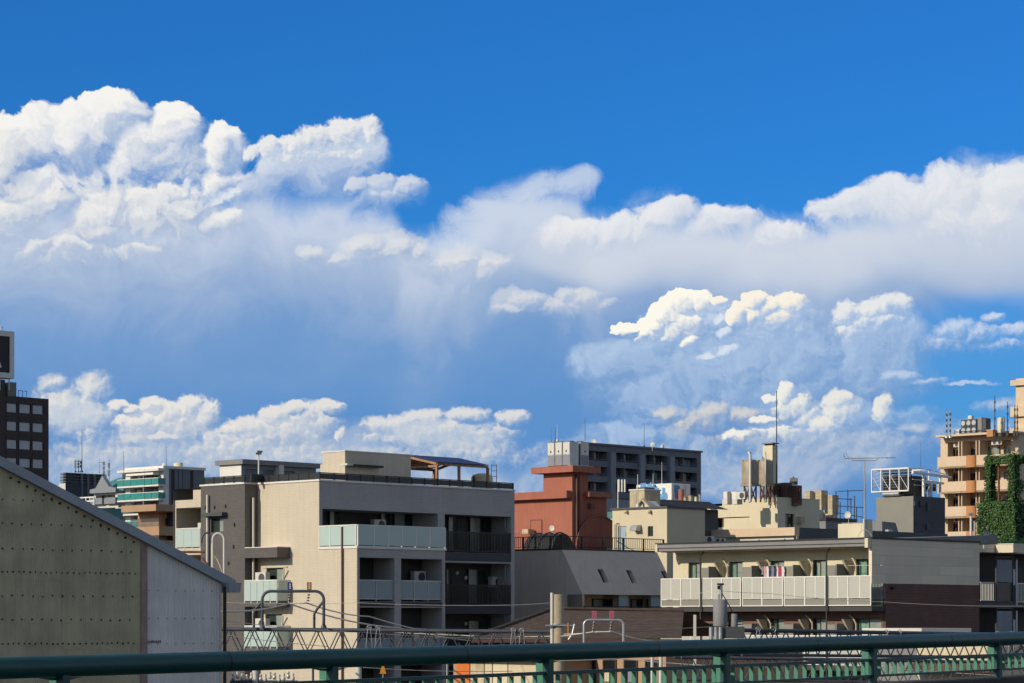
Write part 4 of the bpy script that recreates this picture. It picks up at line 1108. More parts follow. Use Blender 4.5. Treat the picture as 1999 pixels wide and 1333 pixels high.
# ------------------------------------------------------------------ far left: dark office tower with a rooftop sign
b = Bld('office_tower', 'dark maroon office tower with rows of bluish windows at the left edge', 'office tower', 8, 575)
b2 = b
rows = [(789, 807), (824, 842), (859, 876.5), (895, 912), (931, 949)]
pxs = [(13.5, 33.5), (38, 60), (64, 85)]
holes = []
zt = b.z('R', 8, 772); xr_ = b.t('R', 95)
for i in range(14):
    z1 = b.z('R', 50, 789) - i * (b.z('R', 50, 789) - b.z('R', 50, 824.3)); z0 = z1 - (b.z('R', 50, 789) - b.z('R', 50, 807))
    if z0 < 1: break
    for (xa, xb) in pxs: holes.append((b.t('R', xa), b.t('R', xb), z0, z1))
xl_ = b.t('R', -70)
m1 = MB(); b.wall(m1, 'R', xl_, xr_, 0, zt, holes=holes, deep=.35); m1.build('wall', 'maroon_cladding', b.root)
for h in holes[:21]:
    f = MB(); f.box(h[0], h[1], .30, .36, h[2], h[3]); o = f.build('window', 'window_frame', b.root)
    MB().box(h[0] + .08, h[1] - .08, .27, .29, h[2] + .08, h[3] - .08).build('pane', 'pane_sky', o)
q = MB()
for h in holes[21:]: q.box(h[0], h[1], .30, .36, h[2], h[3])
if q.v: q.build('lower_windows', 'pane_dark', b.root)
q = MB()
for i in range(1, 14):
    z1 = b.z('R', 50, 789) - i * (b.z('R', 50, 789) - b.z('R', 50, 824.3)) + .9; q.box(xl_, xr_, -.04, -.003, z1, z1 + .12)
for (xa, xb) in pxs: q.box(b.t('R', xa) - .25, b.t('R', xa) - .12, -.05, -.003, 0, zt)
q.build('joint', 'black_metal', b.root)
shell(b, xl_, xr_, 0, 22, 0, zt, 'maroon_cladding', 'BFT')
q = MB(); q.box(b.t('R', 15, 2), b.t('R', 32, 2), 2, 6, zt, b.z('R', 24, 746, 2)); q.build('plant_room', 'mid_grey', b.root)
q = MB(); q.box(b.t('R', -50, 1.5), b.t('R', 10, 1.5), 1.5, 8, zt, b.z('R', 5, 741, 1.5)); q.build('plant_room', 'maroon_cladding', b.root)
q = MB()
for x in (36, 44, 52): t = b.t('R', x, 1); q.tube([(t, 1, zt), (t, 1, b.z('R', x, 763, 1))], .06, 5)
q.tube([(b.t('R', 35, 1), 1, b.z('R', 44, 763, 1)), (b.t('R', 53, 1), 1, b.z('R', 44, 763, 1))], .06, 5); q.build('roof_rail', 'black_metal', b.root)
sg = Bld('rooftop_sign', 'white-framed black rooftop sign at the left edge with the letter A', 'sign', 28, 572)
zt0, zt1 = sg.z('R', 14, 738), sg.z('R', 14, 646)
xs = sg.t('R', -75)
q = MB(); q.box(xs, 0, 0, 2.5, zt0, zt0 + 1.2); q.box(xs, 0, 0, 2.5, zt1 - 1.2, zt1); q.box(-1.1, 0, 0, 2.5, zt0 + 1.2, zt1 - 1.2); q.box(xs, xs + 1.1, 0, 2.5, zt0 + 1.2, zt1 - 1.2); q.build('frame', 'white_coping', sg.root)
q = MB(); q.box(xs + 1.1, -1.1, .35, 2.2, zt0 + 1.2, zt1 - 1.2); q.build('board', 'board_black', sg.root)
ax, az_ = sg.t('R', -7.5, .3), sg.z('R', 0, 717, .3); hh = 2.6
q = MB()
for (p, r_) in (((ax - 1.3, az_), (ax, az_ + hh)), ((ax + 1.3, az_), (ax, az_ + hh)), ((ax - .7, az_ + .9), (ax + .7, az_ + .9))): q.bar((p[0], .30, p[1]), (r_[0], .30, r_[1]), .08, .45)
q.build('letter', 'white_coping', sg.root)
q = MB(); [q.tube([(sg.t('R', x, 1), 1, zt0 - 2.6), (sg.t('R', x, 1), 1, zt0)], .12, 6) for x in (-20, 0, 18)]; q.tube([(sg.t('R', 4), 0.2, zt1), (sg.t('R', 4), .2, zt1 + 1)], .2, 6); q.build('leg', 'galvanised', sg.root)

# ------------------------------------------------------------------ far dark block with louvred plant and aerials
b = Bld('dark_office', 'far dark office block with louvred rooftop plant and aerials', 'office building', 128, 700)
zb_, zt = b.z('R', 128, 943), b.z('R', 128, 921)
xr_ = b.t('R', 211); yl = b.t('L', 115.5)
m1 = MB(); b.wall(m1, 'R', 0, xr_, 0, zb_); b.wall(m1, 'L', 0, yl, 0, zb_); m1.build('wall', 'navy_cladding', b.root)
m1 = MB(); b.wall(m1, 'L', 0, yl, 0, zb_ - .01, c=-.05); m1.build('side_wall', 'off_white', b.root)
shell(b, 0, xr_, 0, yl, 0, zb_, 'navy_cladding', 'BFT')
n = 8
for k in range(n):
    z0 = zb_ + (zt - zb_) * k / n
    q = MB(); q.box(.5, xr_ - .3, .2, .5, z0, z0 + (zt - zb_) / n * .55); q.box(.2, .5, .2, yl - .2, z0, z0 + (zt - zb_) / n * .55); q.build('louvre', 'slate_blue' if k % 2 else 'navy_cladding', b.root)
q = MB(); q.box(.6, xr_ - .5, .8, yl - 1, zb_, zt - .1); q.build('plant', 'black_metal', b.root)
q = MB()
for x in (172, 185, 160): t = b.t('R', x); q.box(t - .3, t + .3, -.1, .4, zb_ - 5, zt - .2)
q.build('mast_base', 'slate_blue', b.root)
AER = 'aerials on the far roofs'
def whip(px, y0, y1, Y, label, r=.05, base=None, cat='antenna', mt='wire'):
    p = W(px, y0, Y); t = thing('aerial', label, cat, p, 0, AER); h = W(px, y1, Y).z - p.z
    q = MB(); q.tube([(0, 0, 0), (0, 0, h * .45), (0, 0, h)], [r, r * .8, r * .5], 6); q.build('mast', mt, t)
    q = MB(); q.lathe((0, 0, 0), [(r * 3, 0), (r * 3, r * 2), (r * 1.3, r * 5)], 8); q.build('base', mt, t)
    return t, h
def cellmast(px, y0, y1, Y, label, n=3):
    t, h = whip(px, y0, y1, Y, label, .10)
    for k in range(n):
        z = h * (.35 + .6 * k / n); q = MB(); q.box(-.28, .28, -.35, -.12, z, z + h * .6 / n * .72); q.build('antenna_panel', 'mid_grey', t)
    return t
whip(160, 922, 840, 703, 'tall needle aerial on the louvred roof of the dark far block', .12)
cellmast(147.5, 922, 896, 703, 'leftmost short antenna post on the louvred roof of the dark far block')
cellmast(153.5, 922, 896, 703.5, 'second short antenna post from the left on the louvred dark roof')
cellmast(158.5, 922, 896, 704, 'short antenna post close beside the needle aerial on the louvred dark roof', 2)
t, h = whip(194.5, 923, 894, 700, 'thin cross-armed aerial at the right of the louvred dark roof'); q = MB(); q.bar((-.5, 0, h * .7), (.9, 0, h * .72), .08); q.build('cross_arm', 'wire', t)
cellmast(203, 941, 897, 699, 'twin-bar antenna mast at the right end of the louvred dark roof')
cellmast(213, 946, 897, 690, 'free-standing antenna mast just right of the louvred dark roof', 2)
whip(241.5, 934, 880, 484, 'thin rod aerial at the left of the teal balcony block', .05)
whip(324.5, 912, 870, 488, 'thin rod aerial on the roof of the teal balcony block', .05)

# ------------------------------------------------------------------ white block with grey blue gable parapet
b = Bld('white_apartments', 'small far white apartment block with pointed parapet and solid balconies', 'apartment building', 231, 515)
zt = b.z('L', 231, 958); yl = b.t('L', 183.5); xr_ = b.t('R', 262)
F1 = b.z('L', 207, 973) - b.z('L', 207, 998.5)
hs = []
for k in range(6):
    z1 = b.z('L', 207, 962.5) - k * F1; hs.append((1.0, yl - .6, z1 - F1 + 1.3, z1 - .35, 1.2))
m1 = MB(); b.wall(m1, 'L', 0, yl, 0, zt, holes=hs); m1.build('wall', 'off_white', b.root)
m1 = MB(); [m1.quad((1.2, h[0], h[2]), (1.2, h[1], h[2]), (1.2, h[1], h[3]), (1.2, h[0], h[3])) for h in hs]; m1.build('balcony_back_wall', 'cream', b.root)
for h in hs[:3]:
    for a, e in ((.12, .3), (.42, .58), (.7, .9)):
        w = h[1] - h[0]; b.window('L', (h[0] + w * a, h[0] + w * e, h[2] + .1, h[3] - .1), d=1.02, n=2, bar=.12, curtain=None)
    z0 = h[2] - .9
    q = MB(); q.box(-.9, -.01, -.2, yl * .40, z0, h[2] + .35); q.build('balcony', 'blue_grey', b.root)
    q = MB(); q.box(-.9, -.01, yl * .52, yl + .1, z0, h[2] + .35); q.build('balcony', 'blue_grey', b.root)
    q = MB(); q.box(-.5, -.01, yl * .41, yl * .51, z0, h[2] + .2); q.build('balcony_bars', 'mid_grey', b.root)
m1 = MB(); z_ = zt; ys = yl * .5
m1.prism([(-1.0, -.4, z_ - .3), (-1.0, yl + .1, z_ - .3), (-1.0, yl + .1, z_ + .5), (-1.0, ys + 2.2, z_ + .7), (-1.0, ys, z_ + 3.2), (-1.0, ys - 2.2, z_ + .9), (-1.0, -.4, z_ + .5)], (.9, 0, 0)); m1.build('parapet', 'blue_grey', b.root)
m1 = MB(); b.wall(m1, 'R', 0, xr_, 0, zt); m1.build('wall', 'tan_wall', b.root)
shell(b, 0, xr_, 0, yl, 0, zt, 'off_white', 'BFT')
q = MB(); z0 = zt; q.prism([(1, -.2, z0), (xr_, -.2, z0), (xr_, 1, z0 + 3.0), (2.6, 3, z0 + 2.0)], (0, 4, 0)); q.build('roof', 'teal_roof', b.root)
q = MB(); q.box(2.5, xr_ - .5, 1, 2, z0 + 2.2, z0 + 3.6); q.build('roof_unit', 'dark_grey', b.root)
# low white framework between
b = Bld('roof_frame', 'small white steel roof frame left of the far white apartment block', 'roof frame', 184, 420)
q = MB(); z0, z1, z2 = b.z('L', 160, 986), b.z('L', 160, 979), b.z('L', 160, 971.5); yl = b.t('L', 136)
for z in (z1, z2, z0): q.box(-.1, .1, 0, yl, z - .1, z + .1)
for k in range(7): y = yl * k / 6; q.box(-.08, .08, y - .08, y + .08, 0 if k % 2 == 0 else z1, z2)
q.build('frame', 'white_paint', b.root)
q = MB(); q.box(.5, 6, .2, yl, 0, z0 - .5); q.build('body', 'teal_roof', b.root)

# ------------------------------------------------------------------ teal glass balcony block
b = Bld('balcony_block', 'tall far apartment block with four teal glass balconies and dark slate side', 'apartment building', 319, 485)
zt = b.z('L', 319, 914); yl = b.t('L', 245); xr_ = b.t('R', 399)
FH = b.z('L', 280, 936) - b.z('L', 280, 963.2)
m1 = MB(); hs = []
for k in range(8):
    zf = b.z('L', 280, 948) - k * FH; hs.append((1.5, yl - 1.5, zf, zf + FH - .35, 1.1))
b.wall(m1, 'L', 0, yl, 0, zt, holes=hs); m1.build('wall', 'white_coping', b.root)
m1 = MB(); [m1.quad((1.1, h[0], h[2]), (1.1, h[1], h[2]), (1.1, h[1], h[3]), (1.1, h[0], h[3])) for h in hs]; m1.build('balcony_back_wall', 'mid_grey', b.root)
for k, h in enumerate(hs[:5]):
    w = h[1] - h[0]
    for a, e in ((.06, .20), (.24, .38), (.56, .7), (.74, .9)): b.window('L', (h[0] + w * a, h[0] + w * e, h[2] + .1, h[3] - .3), d=.95, n=1, bar=.12, frame='window_frame_pale', glass='pane_dark' if a in (.06, .56) else 'curtain')
    q = MB(); q.box(-1.5, 1.3, -.2 + w * .5, .0 + w * .5, h[2], h[3]); q.build('divider', 'blue_grey', b.root)
    q = MB(); q.box(-1.7, 0, -.6, yl + .4, h[2] - .35, h[2] - .05); q.build('balcony_slab', 'white_coping', b.root)
    rl = MB(); rl.box(-1.7, -1.6, -.6, yl + .4, h[2] + 1.15, h[2] + 1.25); f = rl.build('balustrade', 'white_coping', b.root)
    for j in range(6):
        a, e = -.6 + (yl + 1.0) * j / 6 + .05, -.6 + (yl + 1.0) * (j + 1) / 6 - .05; MB().box(-1.68, -1.62, a, e, h[2], h[2] + 1.15).build('glass_panel', 'teal_glass', f)
    MB().box(-1.6, 0, -.6, -.54, h[2], h[2] + 1.15).build('glass_panel', 'teal_glass', f)
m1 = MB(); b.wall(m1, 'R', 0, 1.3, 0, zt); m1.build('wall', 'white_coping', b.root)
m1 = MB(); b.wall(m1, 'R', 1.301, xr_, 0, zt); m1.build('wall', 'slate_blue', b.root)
for (xa, xb) in ((334.5, 340.5), (371.5, 377)): q = MB(); q.box(b.t('R', xa), b.t('R', xb), -.06, -.01, 0, zt - .2); q.build('window_strip', 'board_black', b.root)
q = MB()
for x in (348, 356): t = b.t('R', x); q.box(t - .06, t + .06, -.05, -.01, 0, zt - .1)
q.build('joint', 'navy_cladding', b.root)
m1 = MB(); m1.box(-1.6, .2, -.5, yl + .5, zt - .5, zt - .02); m1.box(-.2, xr_ + .2, -.2, yl, zt + .003, zt + .5); m1.build('roof_slab', 'white_coping', b.root)
m1 = MB(); m1.box(-1.7, -.3, 1, yl * .8, zt - 1.2, zt - .8); m1.build('sunshade', 'white_paint', b.root)
shell(b, 0, xr_, 0, yl, 0, zt, 'slate_blue', 'BF')
p = W(348, 913, 491); t = thing('water_tank', 'small round pale tank on the roof of the teal balcony block', 'water tank', p); q = MB(); q.lathe((0, 0, 0), [(.9, 0), (.9, .9), (.5, .95), (.5, 1.0)], 16); q.build('tank', 'cream_pale', t); q = MB(); q.box(-1, 1, -1, 1, -.5, 0); q.build('base', 'mid_grey', t)
def dish(px, py, Y, r, label, az=-35, mt='off_white'):
    p = W(px, py, Y); t = thing('satellite_dish', label, 'satellite dish', p, math.radians(az))
    q = MB(); n = 18; k = 4
    pts = [[(r * i / k * math.cos(2 * math.pi * j / n), -.02 - (1 - (i / k) ** 2) * -r * .22, r * i / k * math.sin(2 * math.pi * j / n)) for j in range(n)] for i in range(k + 1)]
    for i in range(k):
        for j in range(n): q.quad(pts[i][j], pts[i][(j + 1) % n], pts[i + 1][(j + 1) % n], pts[i + 1][j])
    q.build('reflector', mt, t)
    q = MB(); q.tube([(0, .05, -r * .2), (0, r * .5, -r * .6), (0, r * .5, -r * 2.4)], r * .08, 6); q.build('mount', 'off_white', t)
    q = MB(); q.tube([(0, 0, -r * .9), (0, -r * 1.1, -r * .35)], r * .05, 6); q.lathe((0, -r * 1.1, -r * .42), [(r * .12, 0), (r * .12, r * .2)], 8); q.build('feed_arm', 'off_white', t)
    return t
dish(318.5, 907, 488, .36, 'small white dish on the roof edge of the teal balcony block')

# ------------------------------------------------------------------ tan low building between
b = Bld('tan_building', 'low tan building with open stair in front of the teal balcony block', 'building', 323, 330)
zt = b.z('L', 320, 1030); yl = b.t('L', 268); xr_ = b.t('R', 400)
m1 = MB(); hs = [list(b.rect('R', 326, 1010, 338, 1034)) + [.8]]
z_t = b.z('R', 330, 999)
m1.box(.2, xr_, 1.6, 6, 0, z_t); m1.build('wall', 'tan_wall', b.root)
m1 = MB(); m1.box(-2.5, xr_, -1.2, 6, z_t + .003, z_t + .85); m1.build('roof_slab', 'tan_wall', b.root)
for k in range(3):
    z0 = b.z('L', 300, 1046 + 20 * k * 1.35); m1 = MB(); m1.box(-1.2, 1.5, -.2, yl, z0, z0 + 1.15); m1.build('balcony_parapet', 'tan_wall', b.root)
    q = MB()
    for j in range(24): y = yl * j / 24; q.box(-1.15, -1.1, y, y + .07, z0 + 1.15, z0 + 2.2)
    q.build('balcony_bars', 'mid_grey', b.root)
q = MB(); q.box(1.55, 1.6, .2, yl * .9, 0, z_t); q.build('wall', 'navy_cladding', b.root)
m1 = MB(); q = MB(); q.tube([(4.6, -.25, b.z('R', 345, 1048)), (4.6, .6, b.z('R', 345, 1048))], 2.4, 24); q.build('round_screen', 'brown_metal', b.root)
b.window('R', (1.2, 2.8, b.z('R', 330, 1024), b.z('R', 330, 1010)), d=1.45, n=2, bar=.1, glass='pane_dark')

# ------------------------------------------------------------------ grey mansard building
b = Bld('mansard_building', 'grey rendered building with sloping mansard front and slanted slot windows', 'building', 1137, 139)
zk, zt = b.z('R', 1137, 1160), b.z('L', 1097, 1072.5)
cm = b.t('L', 1097); yl = b.t('L', 980); xr_ = b.t('R', 1318)
sl = cm / (zt - zk)
m1 = MB()
wd = b.rect('L', 1073, 1158, 1107, 1190)
m1 = MB(); b.wall(m1, 'L', 0, yl, 0, zk, holes=[wd], deep=.15); m1.poly([(0, 0, zk), (0, yl, zk), (0, yl, zt), (0, cm, zt)]); m1.build('wall', 'mansard_grey', b.root)
b.window('L', wd, d=.1, n=2)
# sloping front with slot windows cut into it
slots = []
for (xa, xb, ya, yb_) in ((1166, 1177, 1111, 1137), (1222, 1232, 1113, 1138), (1290, 1300, 1115, 1138)):
    def on(px, py):
        # intersection with the sloping plane y = sl*(z-zk)
        c = 0
        for _ in range(12): z = b.z('R', px, py, c); c = sl * (z - zk)
        return b.t('R', px, c), z
    ta, za_ = on(xa, ya); tb, _ = on(xb, ya); _, zb2 = on((xa + xb) / 2 + 6, yb_)
    slots.append((ta, tb, zb2, za_))
S_ = lambda t, z, d=0: (t, sl * (z - zk) + d, z)
ts = sorted({0, xr_, *[s[i] for s in slots for i in (0, 1)]}); zs = sorted({zk, zt, *[s[i] for s in slots for i in (2, 3)]})
m1 = MB()
for i in range(len(ts) - 1):
    for j in range(len(zs) - 1):
        tm, zm = (ts[i] + ts[i + 1]) / 2, (zs[j] + zs[j + 1]) / 2
        if any(s[0] < tm < s[1] and s[2] < zm < s[3] for s in slots): continue
        m1.quad(S_(ts[i], zs[j]), S_(ts[i + 1], zs[j]), S_(ts[i + 1], zs[j + 1]), S_(ts[i], zs[j + 1]))
for s in slots:
    a, e, z0, z1 = s
    m1.quad(S_(a, z0), S_(a, z1), S_(a, z1, .3), S_(a, z0, .3)); m1.quad(S_(e, z0), S_(e, z1), S_(e, z1, .3), S_(e, z0, .3)); m1.quad(S_(a, z0), S_(e, z0), S_(e, z0, .3), S_(a, z0, .3)); m1.quad(S_(a, z1), S_(e, z1), S_(e, z1, .3), S_(a, z1, .3))
m1.build('mansard_roof', 'mansard_grey', b.root)
for s in slots:
    a, e, z0, z1 = s; q = MB(); q.quad(S_(a, z0, .29), S_(e, z0, .29), S_(e, z1, .29), S_(a, z1, .29)); q.build('window', 'pane_dark', b.root)
# recessed storey below: windows, blue white doors, rail
rec = 1.3
m1 = MB(); m1.box(0.003, xr_, rec, rec + .2, 0, zk); m1.quad((0, 0, zk), (xr_, 0, zk), (xr_, rec, zk), (0, rec, zk)); m1.build('wall', 'stained_cream', b.root)
m1 = MB(); m1.box(.0, .15, .0, rec, 0, zk - .003); m1.build('end_wall', 'mansard_grey', b.root)
zfl = b.z('R', 1210, 1195, rec)
for (xa, xb) in ((1155, 1193), (1230, 1252), (1262, 1274)):
    ta, tb = b.t('R', xa, rec), b.t('R', xb, rec); b.window('R', (ta, tb, zfl, zk - .22), d=-.12, c=rec, n=2, curtain='curtain')
for (xa, xb) in ((1208, 1226), (1270.5, 1291)):
    r = b.rect('R', xa, 1157, xb, 1196, .3); MB().box(r[0], r[1], .28, .33, r[2], r[3]).build('door', 'door_blue', b.root); q = MB(); q.box(r[0] - .05, r[1] + .05, .34, .38, r[2], r[3] + .05); q.build('door_frame', 'slate_blue', b.root)
m1 = MB(); zr0, zr1 = b.z('R', 1200, 1196, -.1), b.z('R', 1200, 1183, -.1)
m1.box(.0, xr_, -.12, -.06, zr1 - .04, zr1); m1.box(0, xr_, -.12, -.06, zr0 - .3, zr0); f = m1.build('balcony_rail', 'black_metal', b.root)
for k in range(70):
    x = xr_ * (k + .5) / 70; q = MB(); q.box(x - .015, x + .015, -.1, -.08, zr0, zr1 - .04); q.build('bar', 'black_metal', f)
m1 = MB(); m1.box(0, xr_, -.1, rec, zr0 - .55, zr0 - .303); m1.build('balcony_slab', 'dark_recess', b.root)
m1 = MB(); m1.quad((0, cm, zt), (xr_, cm, zt), (xr_, 16, zt), (0, 16, zt)); m1.quad((xr_, 0, 0), (xr_, 16, 0), (xr_, 16, zt), (xr_, cm, zt)); m1.quad((0, 16, 0), (xr_, 16, 0), (xr_, 16, zt), (0, 16, zt)); m1.build('roof', 'mid_grey', b.root)
m1 = MB(); m1.box(-.04, xr_, cm - .05, cm + .12, zt + .003, zt + .08); m1.box(-.04, .12, cm + .12, yl, zt + .003, zt + .08); m1.build('coping', 'black_metal', b.root)
# roof terrace railing
tr = thing('terrace_railing', 'black barred railing round the roof terrace above the mansard', 'railing', b.root.location, b.th)
z0, z1 = zt + .08, b.z('R', 1180, 1048.5, cm)
y = cm + .03; xe2 = b.t('R', 1296, cm)
m1 = MB(); m1.box(0, xe2, y - .02, y + .02, z1 - .04, z1); m1.box(-.0, .04, y + .02, yl, z1 - .04, z1); m1.box(0, xe2, y - .015, y + .015, z0 + .06, z0 + .09); m1.box(.005, .035, y + .015, yl, z0 + .06, z0 + .09)
for px in (1136, 1177, 1217.6, 1257, 1296): t = b.t('R', px, cm); m1.box(t - .035, t + .035, y - .035, y + .035, z0, z1 - .001)
for px in (1096.5, 1074, 1045, 1021): t = b.t('L', px, 0); m1.box(-.035, .035, t - .035, t + .035, z0, z1 - .001)
f = m1.build('frame', 'black_metal', tr)
n = 52
for k in range(n): x = xe2 * (k + .5) / n; MB().box(x - .012, x + .012, y - .01, y + .01, z0 + .09, z1 - .04).build('bar', 'black_metal', f)
for k in range(26): x = y + (b.t('L', 1003) - y) * (k + .5) / 26; MB().box(.01, .03, x - .012, x + .012, z0 + .09, z1 - .04).build('bar', 'black_metal', f)
# dark domed shelter on the terrace
t = thing('domed_shelter', 'dark rounded cover standing behind the terrace railing below the red tower', 'shelter', (*W(1100, 1073, 160).xy, zt - .0), b.th)
R_ = 36 * 160 / 5000; hgt = W(1100, 1041, 160).z - zt
q = MB(); prof = [(R_ * math.cos(a) , hgt * math.sin(a)) for a in [math.pi * k / 14 for k in range(15)]]
q.prism([(x * .98 + random.uniform(-.02, .02), 0, z) for x, z in prof], (0, 2.5, 0)); q.build('cover', 'black_roof', t)
for k in range(3):
    q = MB(); q.tube([(x, .3 + k * .9, z * 1.03 + .02) for x, z in prof], .04, 6); q.build('hoop', 'black_roof', t)

# ------------------------------------------------------------------ red building
b = Bld('red_building', 'brick red rendered building with stepped tower and projecting roof bands', 'building', 1117, 176)
zt = b.z('R', 1117, 969); yl = b.t('L', 960); xr_ = b.t('R', 1184)
zw = b.z('L', 1100, 973)
m1 = MB(); b.wall(m1, 'L', 0, yl, 0, zw); b.wall(m1, 'R', 0, xr_, 0, zt); m1.build('wall', 'red_wall', b.root)
shell(b, 0, xr_, 0, yl, 0, zt - .2, 'red_wall', 'BFT')
m1 = MB(); ya = b.t('L', 1106, -.5); m1.box(-.5, 1.2, ya, yl, zw, b.z('L', 1100, 957.5, -.4)); m1.build('roof_band', 'red_wall', b.root)
m1 = MB(); m1.box(-.001, 1.2, -.01, ya - .002, zw - .001, b.z('L', 1100, 957.5, -.4) - .02); m1.build('corner_block', 'red_wall', b.root)
zb0, zb1 = b.z('R', 1160, 971), b.z('R', 1160, 962)
m1 = MB(); m1.box(1.2, b.t('R', 1196, -.5), -.5, 3, zb0, zb1); m1.build('roof_band', 'red_wall', b.root)
# tower
ty = b.t('L', 1061); tx = b.t('R', 1148); zc = b.z('L', 1117, 922)
m1 = MB(); b.wall(m1, 'L', 0.01, ty, zw, zc, c=.02); b.wall(m1, 'R', .02, tx, zw, zc, c=.01); m1.quad((tx, 0, zw), (tx, ty, zw), (tx, ty, zc), (tx, 0, zc)); m1.quad((0, ty, zw), (tx, ty, zw), (tx, ty, zc), (0, ty, zc)); m1.build('tower', 'red_wall', b.root)
cw = .62
m1 = MB(); m1.box(-cw, tx + cw, -cw, ty + cw, zc, b.z('L', 1112, 908.5, -cw)); m1.build('tower_cap', 'red_wall', b.root)
zcap = b.z('L', 1112, 908.5, -cw)
q = MB(); t = b.t('R', 1124); q.tube([(t, -.1, 0), (t, -.1, zc - .1)], .09); q.tube([(t + .25, -.1, 0), (t + .25, -.1, zc - .1)], .05); q.build('drain_pipe', 'brown_metal', b.root)
r = b.rect('L', 1037, 1016, 1057.5, 1052); q = MB(); b.box(q, 'L', *r, -.04, -.003); q.build('door', 'red_wall', b.root); q = MB(); b.box(q, 'L', r[0] - .06, r[0], r[2], r[3], -.05, -.002); b.box(q, 'L', r[1], r[1] + .06, r[2], r[3], -.05, -.002); b.box(q, 'L', r[0] - .06, r[1] + .06, r[3], r[3] + .06, -.05, -.002); q.build('door_frame', 'brown_metal', b.root)
q = MB(); t = b.t('R', 1152); z = b.z('R', 1152, 987); q.box(t - .25, t + .15, -.3, -.003, z - .2, z + .15); q.build('wall_lamp', 'brown_metal', b.root)
q = MB(); prof = [(2.3 * math.cos(math.pi * k / 16), 2.1 * math.sin(math.pi * k / 16)) for k in range(17)]; tc_ = b.t('R', 1167); zz = b.z('R', 1167, 1068)
q.prism([(tc_ + x, -.16, zz + z) for x, z in prof], (0, .155, 0)); q.build('arched_porch', 'red_wall', b.root)
q = MB(); q.tube([(tc_ + x * 1.03, -.17, zz + z * 1.03) for x, z in prof], .07, 6); q.build('arch_trim', 'red_wall', b.root)
r = b.rect('L', 1019, 1033, 1031, 1042, -.8); q = MB(); q.box(-.8, -.2, r[0], r[1], r[2], r[3]); tag(q.build('unit_box', 'stained_cream'), 'small yellowed outdoor box beside the red door', 'outdoor unit').matrix_world = b.root.matrix_basis
dish(1077.5, 1031, 172, .20, 'white satellite dish before the red wall')
q = MB(); zz0 = b.z('L', 1050, 1047, -1.5); m = MB()
for k in range(30): y = b.t('L', 1090, -1.5) + (b.t('L', 1003, -1.5) - b.t('L', 1090, -1.5)) * k / 30; q.tube([(-1.5, y, zz0), (-1.5, y, zz0 + .3)], .012, 4)
q.build('spike_strip', 'rust', b.root)
# cooling units on the tower
cu = b.world(0, 0, 0)
def chiller(loc, rotz, label, w=.62, s=1.0):
    t = thing('rooftop_cooling_unit', label, 'cooling unit', loc, rotz, 'grey cooling units on the red tower'); h = 1.72 * s
    MB().box(0, w, 0, .9, .08, h).build('cabinet', 'galvanised', t, bevel=.02)
    q = MB(); q.box(.05, w - .05, -.012, -.001, h * .50, h * .97); q.build('upper_door', 'off_white', t)
    q = MB(); q.box(.05, w - .05, -.012, -.001, .12, h * .47); q.build('lower_door', 'blue_grey', t)
    q = MB(); q.tube([(w * .5, -.02, h * .62), (w * .5, -.004, h * .62)], .07, 12); q.build('vent', 'black_metal', t)
    q = MB(); q.box(.04, .12, .05, .85, 0, .08); q.box(w - .12, w - .04, .05, .85, 0, .08); q.build('foot', 'black_metal', t)
    q = MB(); q.tube([(w * .5, .45, h), (w * .5, .45, h + .06)], .24, 16); q.build('fan', 'dark_grey', t)
for k, px in enumerate((1068.5, 1083.5, 1098.5)):
    tt = b.t('L', px, .05); p = b.world(.05, tt, zcap); chiller(p, b.th - math.pi / 2, ['leftmost grey cooling cabinet on the red tower', 'middle grey cooling cabinet of the front row on the red tower', 'right cabinet of the front row of cooling units on the red tower, at the corner'][k], w=.68)
for k in range(1): p = b.world(.25, b.t('L', 1098.5, .05) - .75, zcap); chiller(b.world(1.15, b.t('L', 1112.5, .05), zcap), b.th, 'cooling cabinet in the shade on the right side of the red tower top', w=.85, s=1.02)
q = MB(); q.box(-.1, tx - .1, .15, .3, zcap, zcap + .1); q.box(-.2, tx + .2, -.3, .1, zcap, zcap + .05)
tag(q.build('skid_frame', 'galvanised'), 'flat steel skid under the cooling cabinets on the red tower', 'frame').matrix_world = b.root.matrix_basis
whip(1088, 862, 829, 178.5, 'paired grey pole aerial behind the cooling cabinets, the thicker right one', .035, mt='off_white')
whip(1084, 862, 832, 178.6, 'paired grey pole aerial behind the cooling cabinets, the thinner left one', .02)
whip(1076, 862, 832, 178.8, 'faint rod aerial left of the pair behind the cooling cabinets', .012)

# ------------------------------------------------------------------ far grey apartment slab
b = Bld('far_apartments', 'large far dark grey apartment slab with deep balcony bays', 'apartment building', 1138, 480)
zt = b.z('R', 1138, 866.5); xr_ = b.t('R', 1368.5)
FH = (b.z('R', 1160, 880) - b.z('R', 1160, 910))
bays = [(1141.5, 1186), (1199, 1246), (1257.5, 1303), (1315, 1360.5)]
hs = []
zr = b.z('R', 1164, 880.5)
for (xa, xb) in bays:
    for k in range(6):
        hs.append((b.t('R', xa), b.t('R', xb), zr - k * FH - 1.75 + (0), zr - k * FH, 1.6))
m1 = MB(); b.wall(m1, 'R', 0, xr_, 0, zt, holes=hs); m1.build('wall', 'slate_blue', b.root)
m1 = MB(); [m1.quad((h[0], 1.6, h[2]), (h[1], 1.6, h[2]), (h[1], 1.6, h[3]), (h[0], 1.6, h[3])) for h in hs]; m1.build('balcony_back_wall', 'dark_grey', b.root)
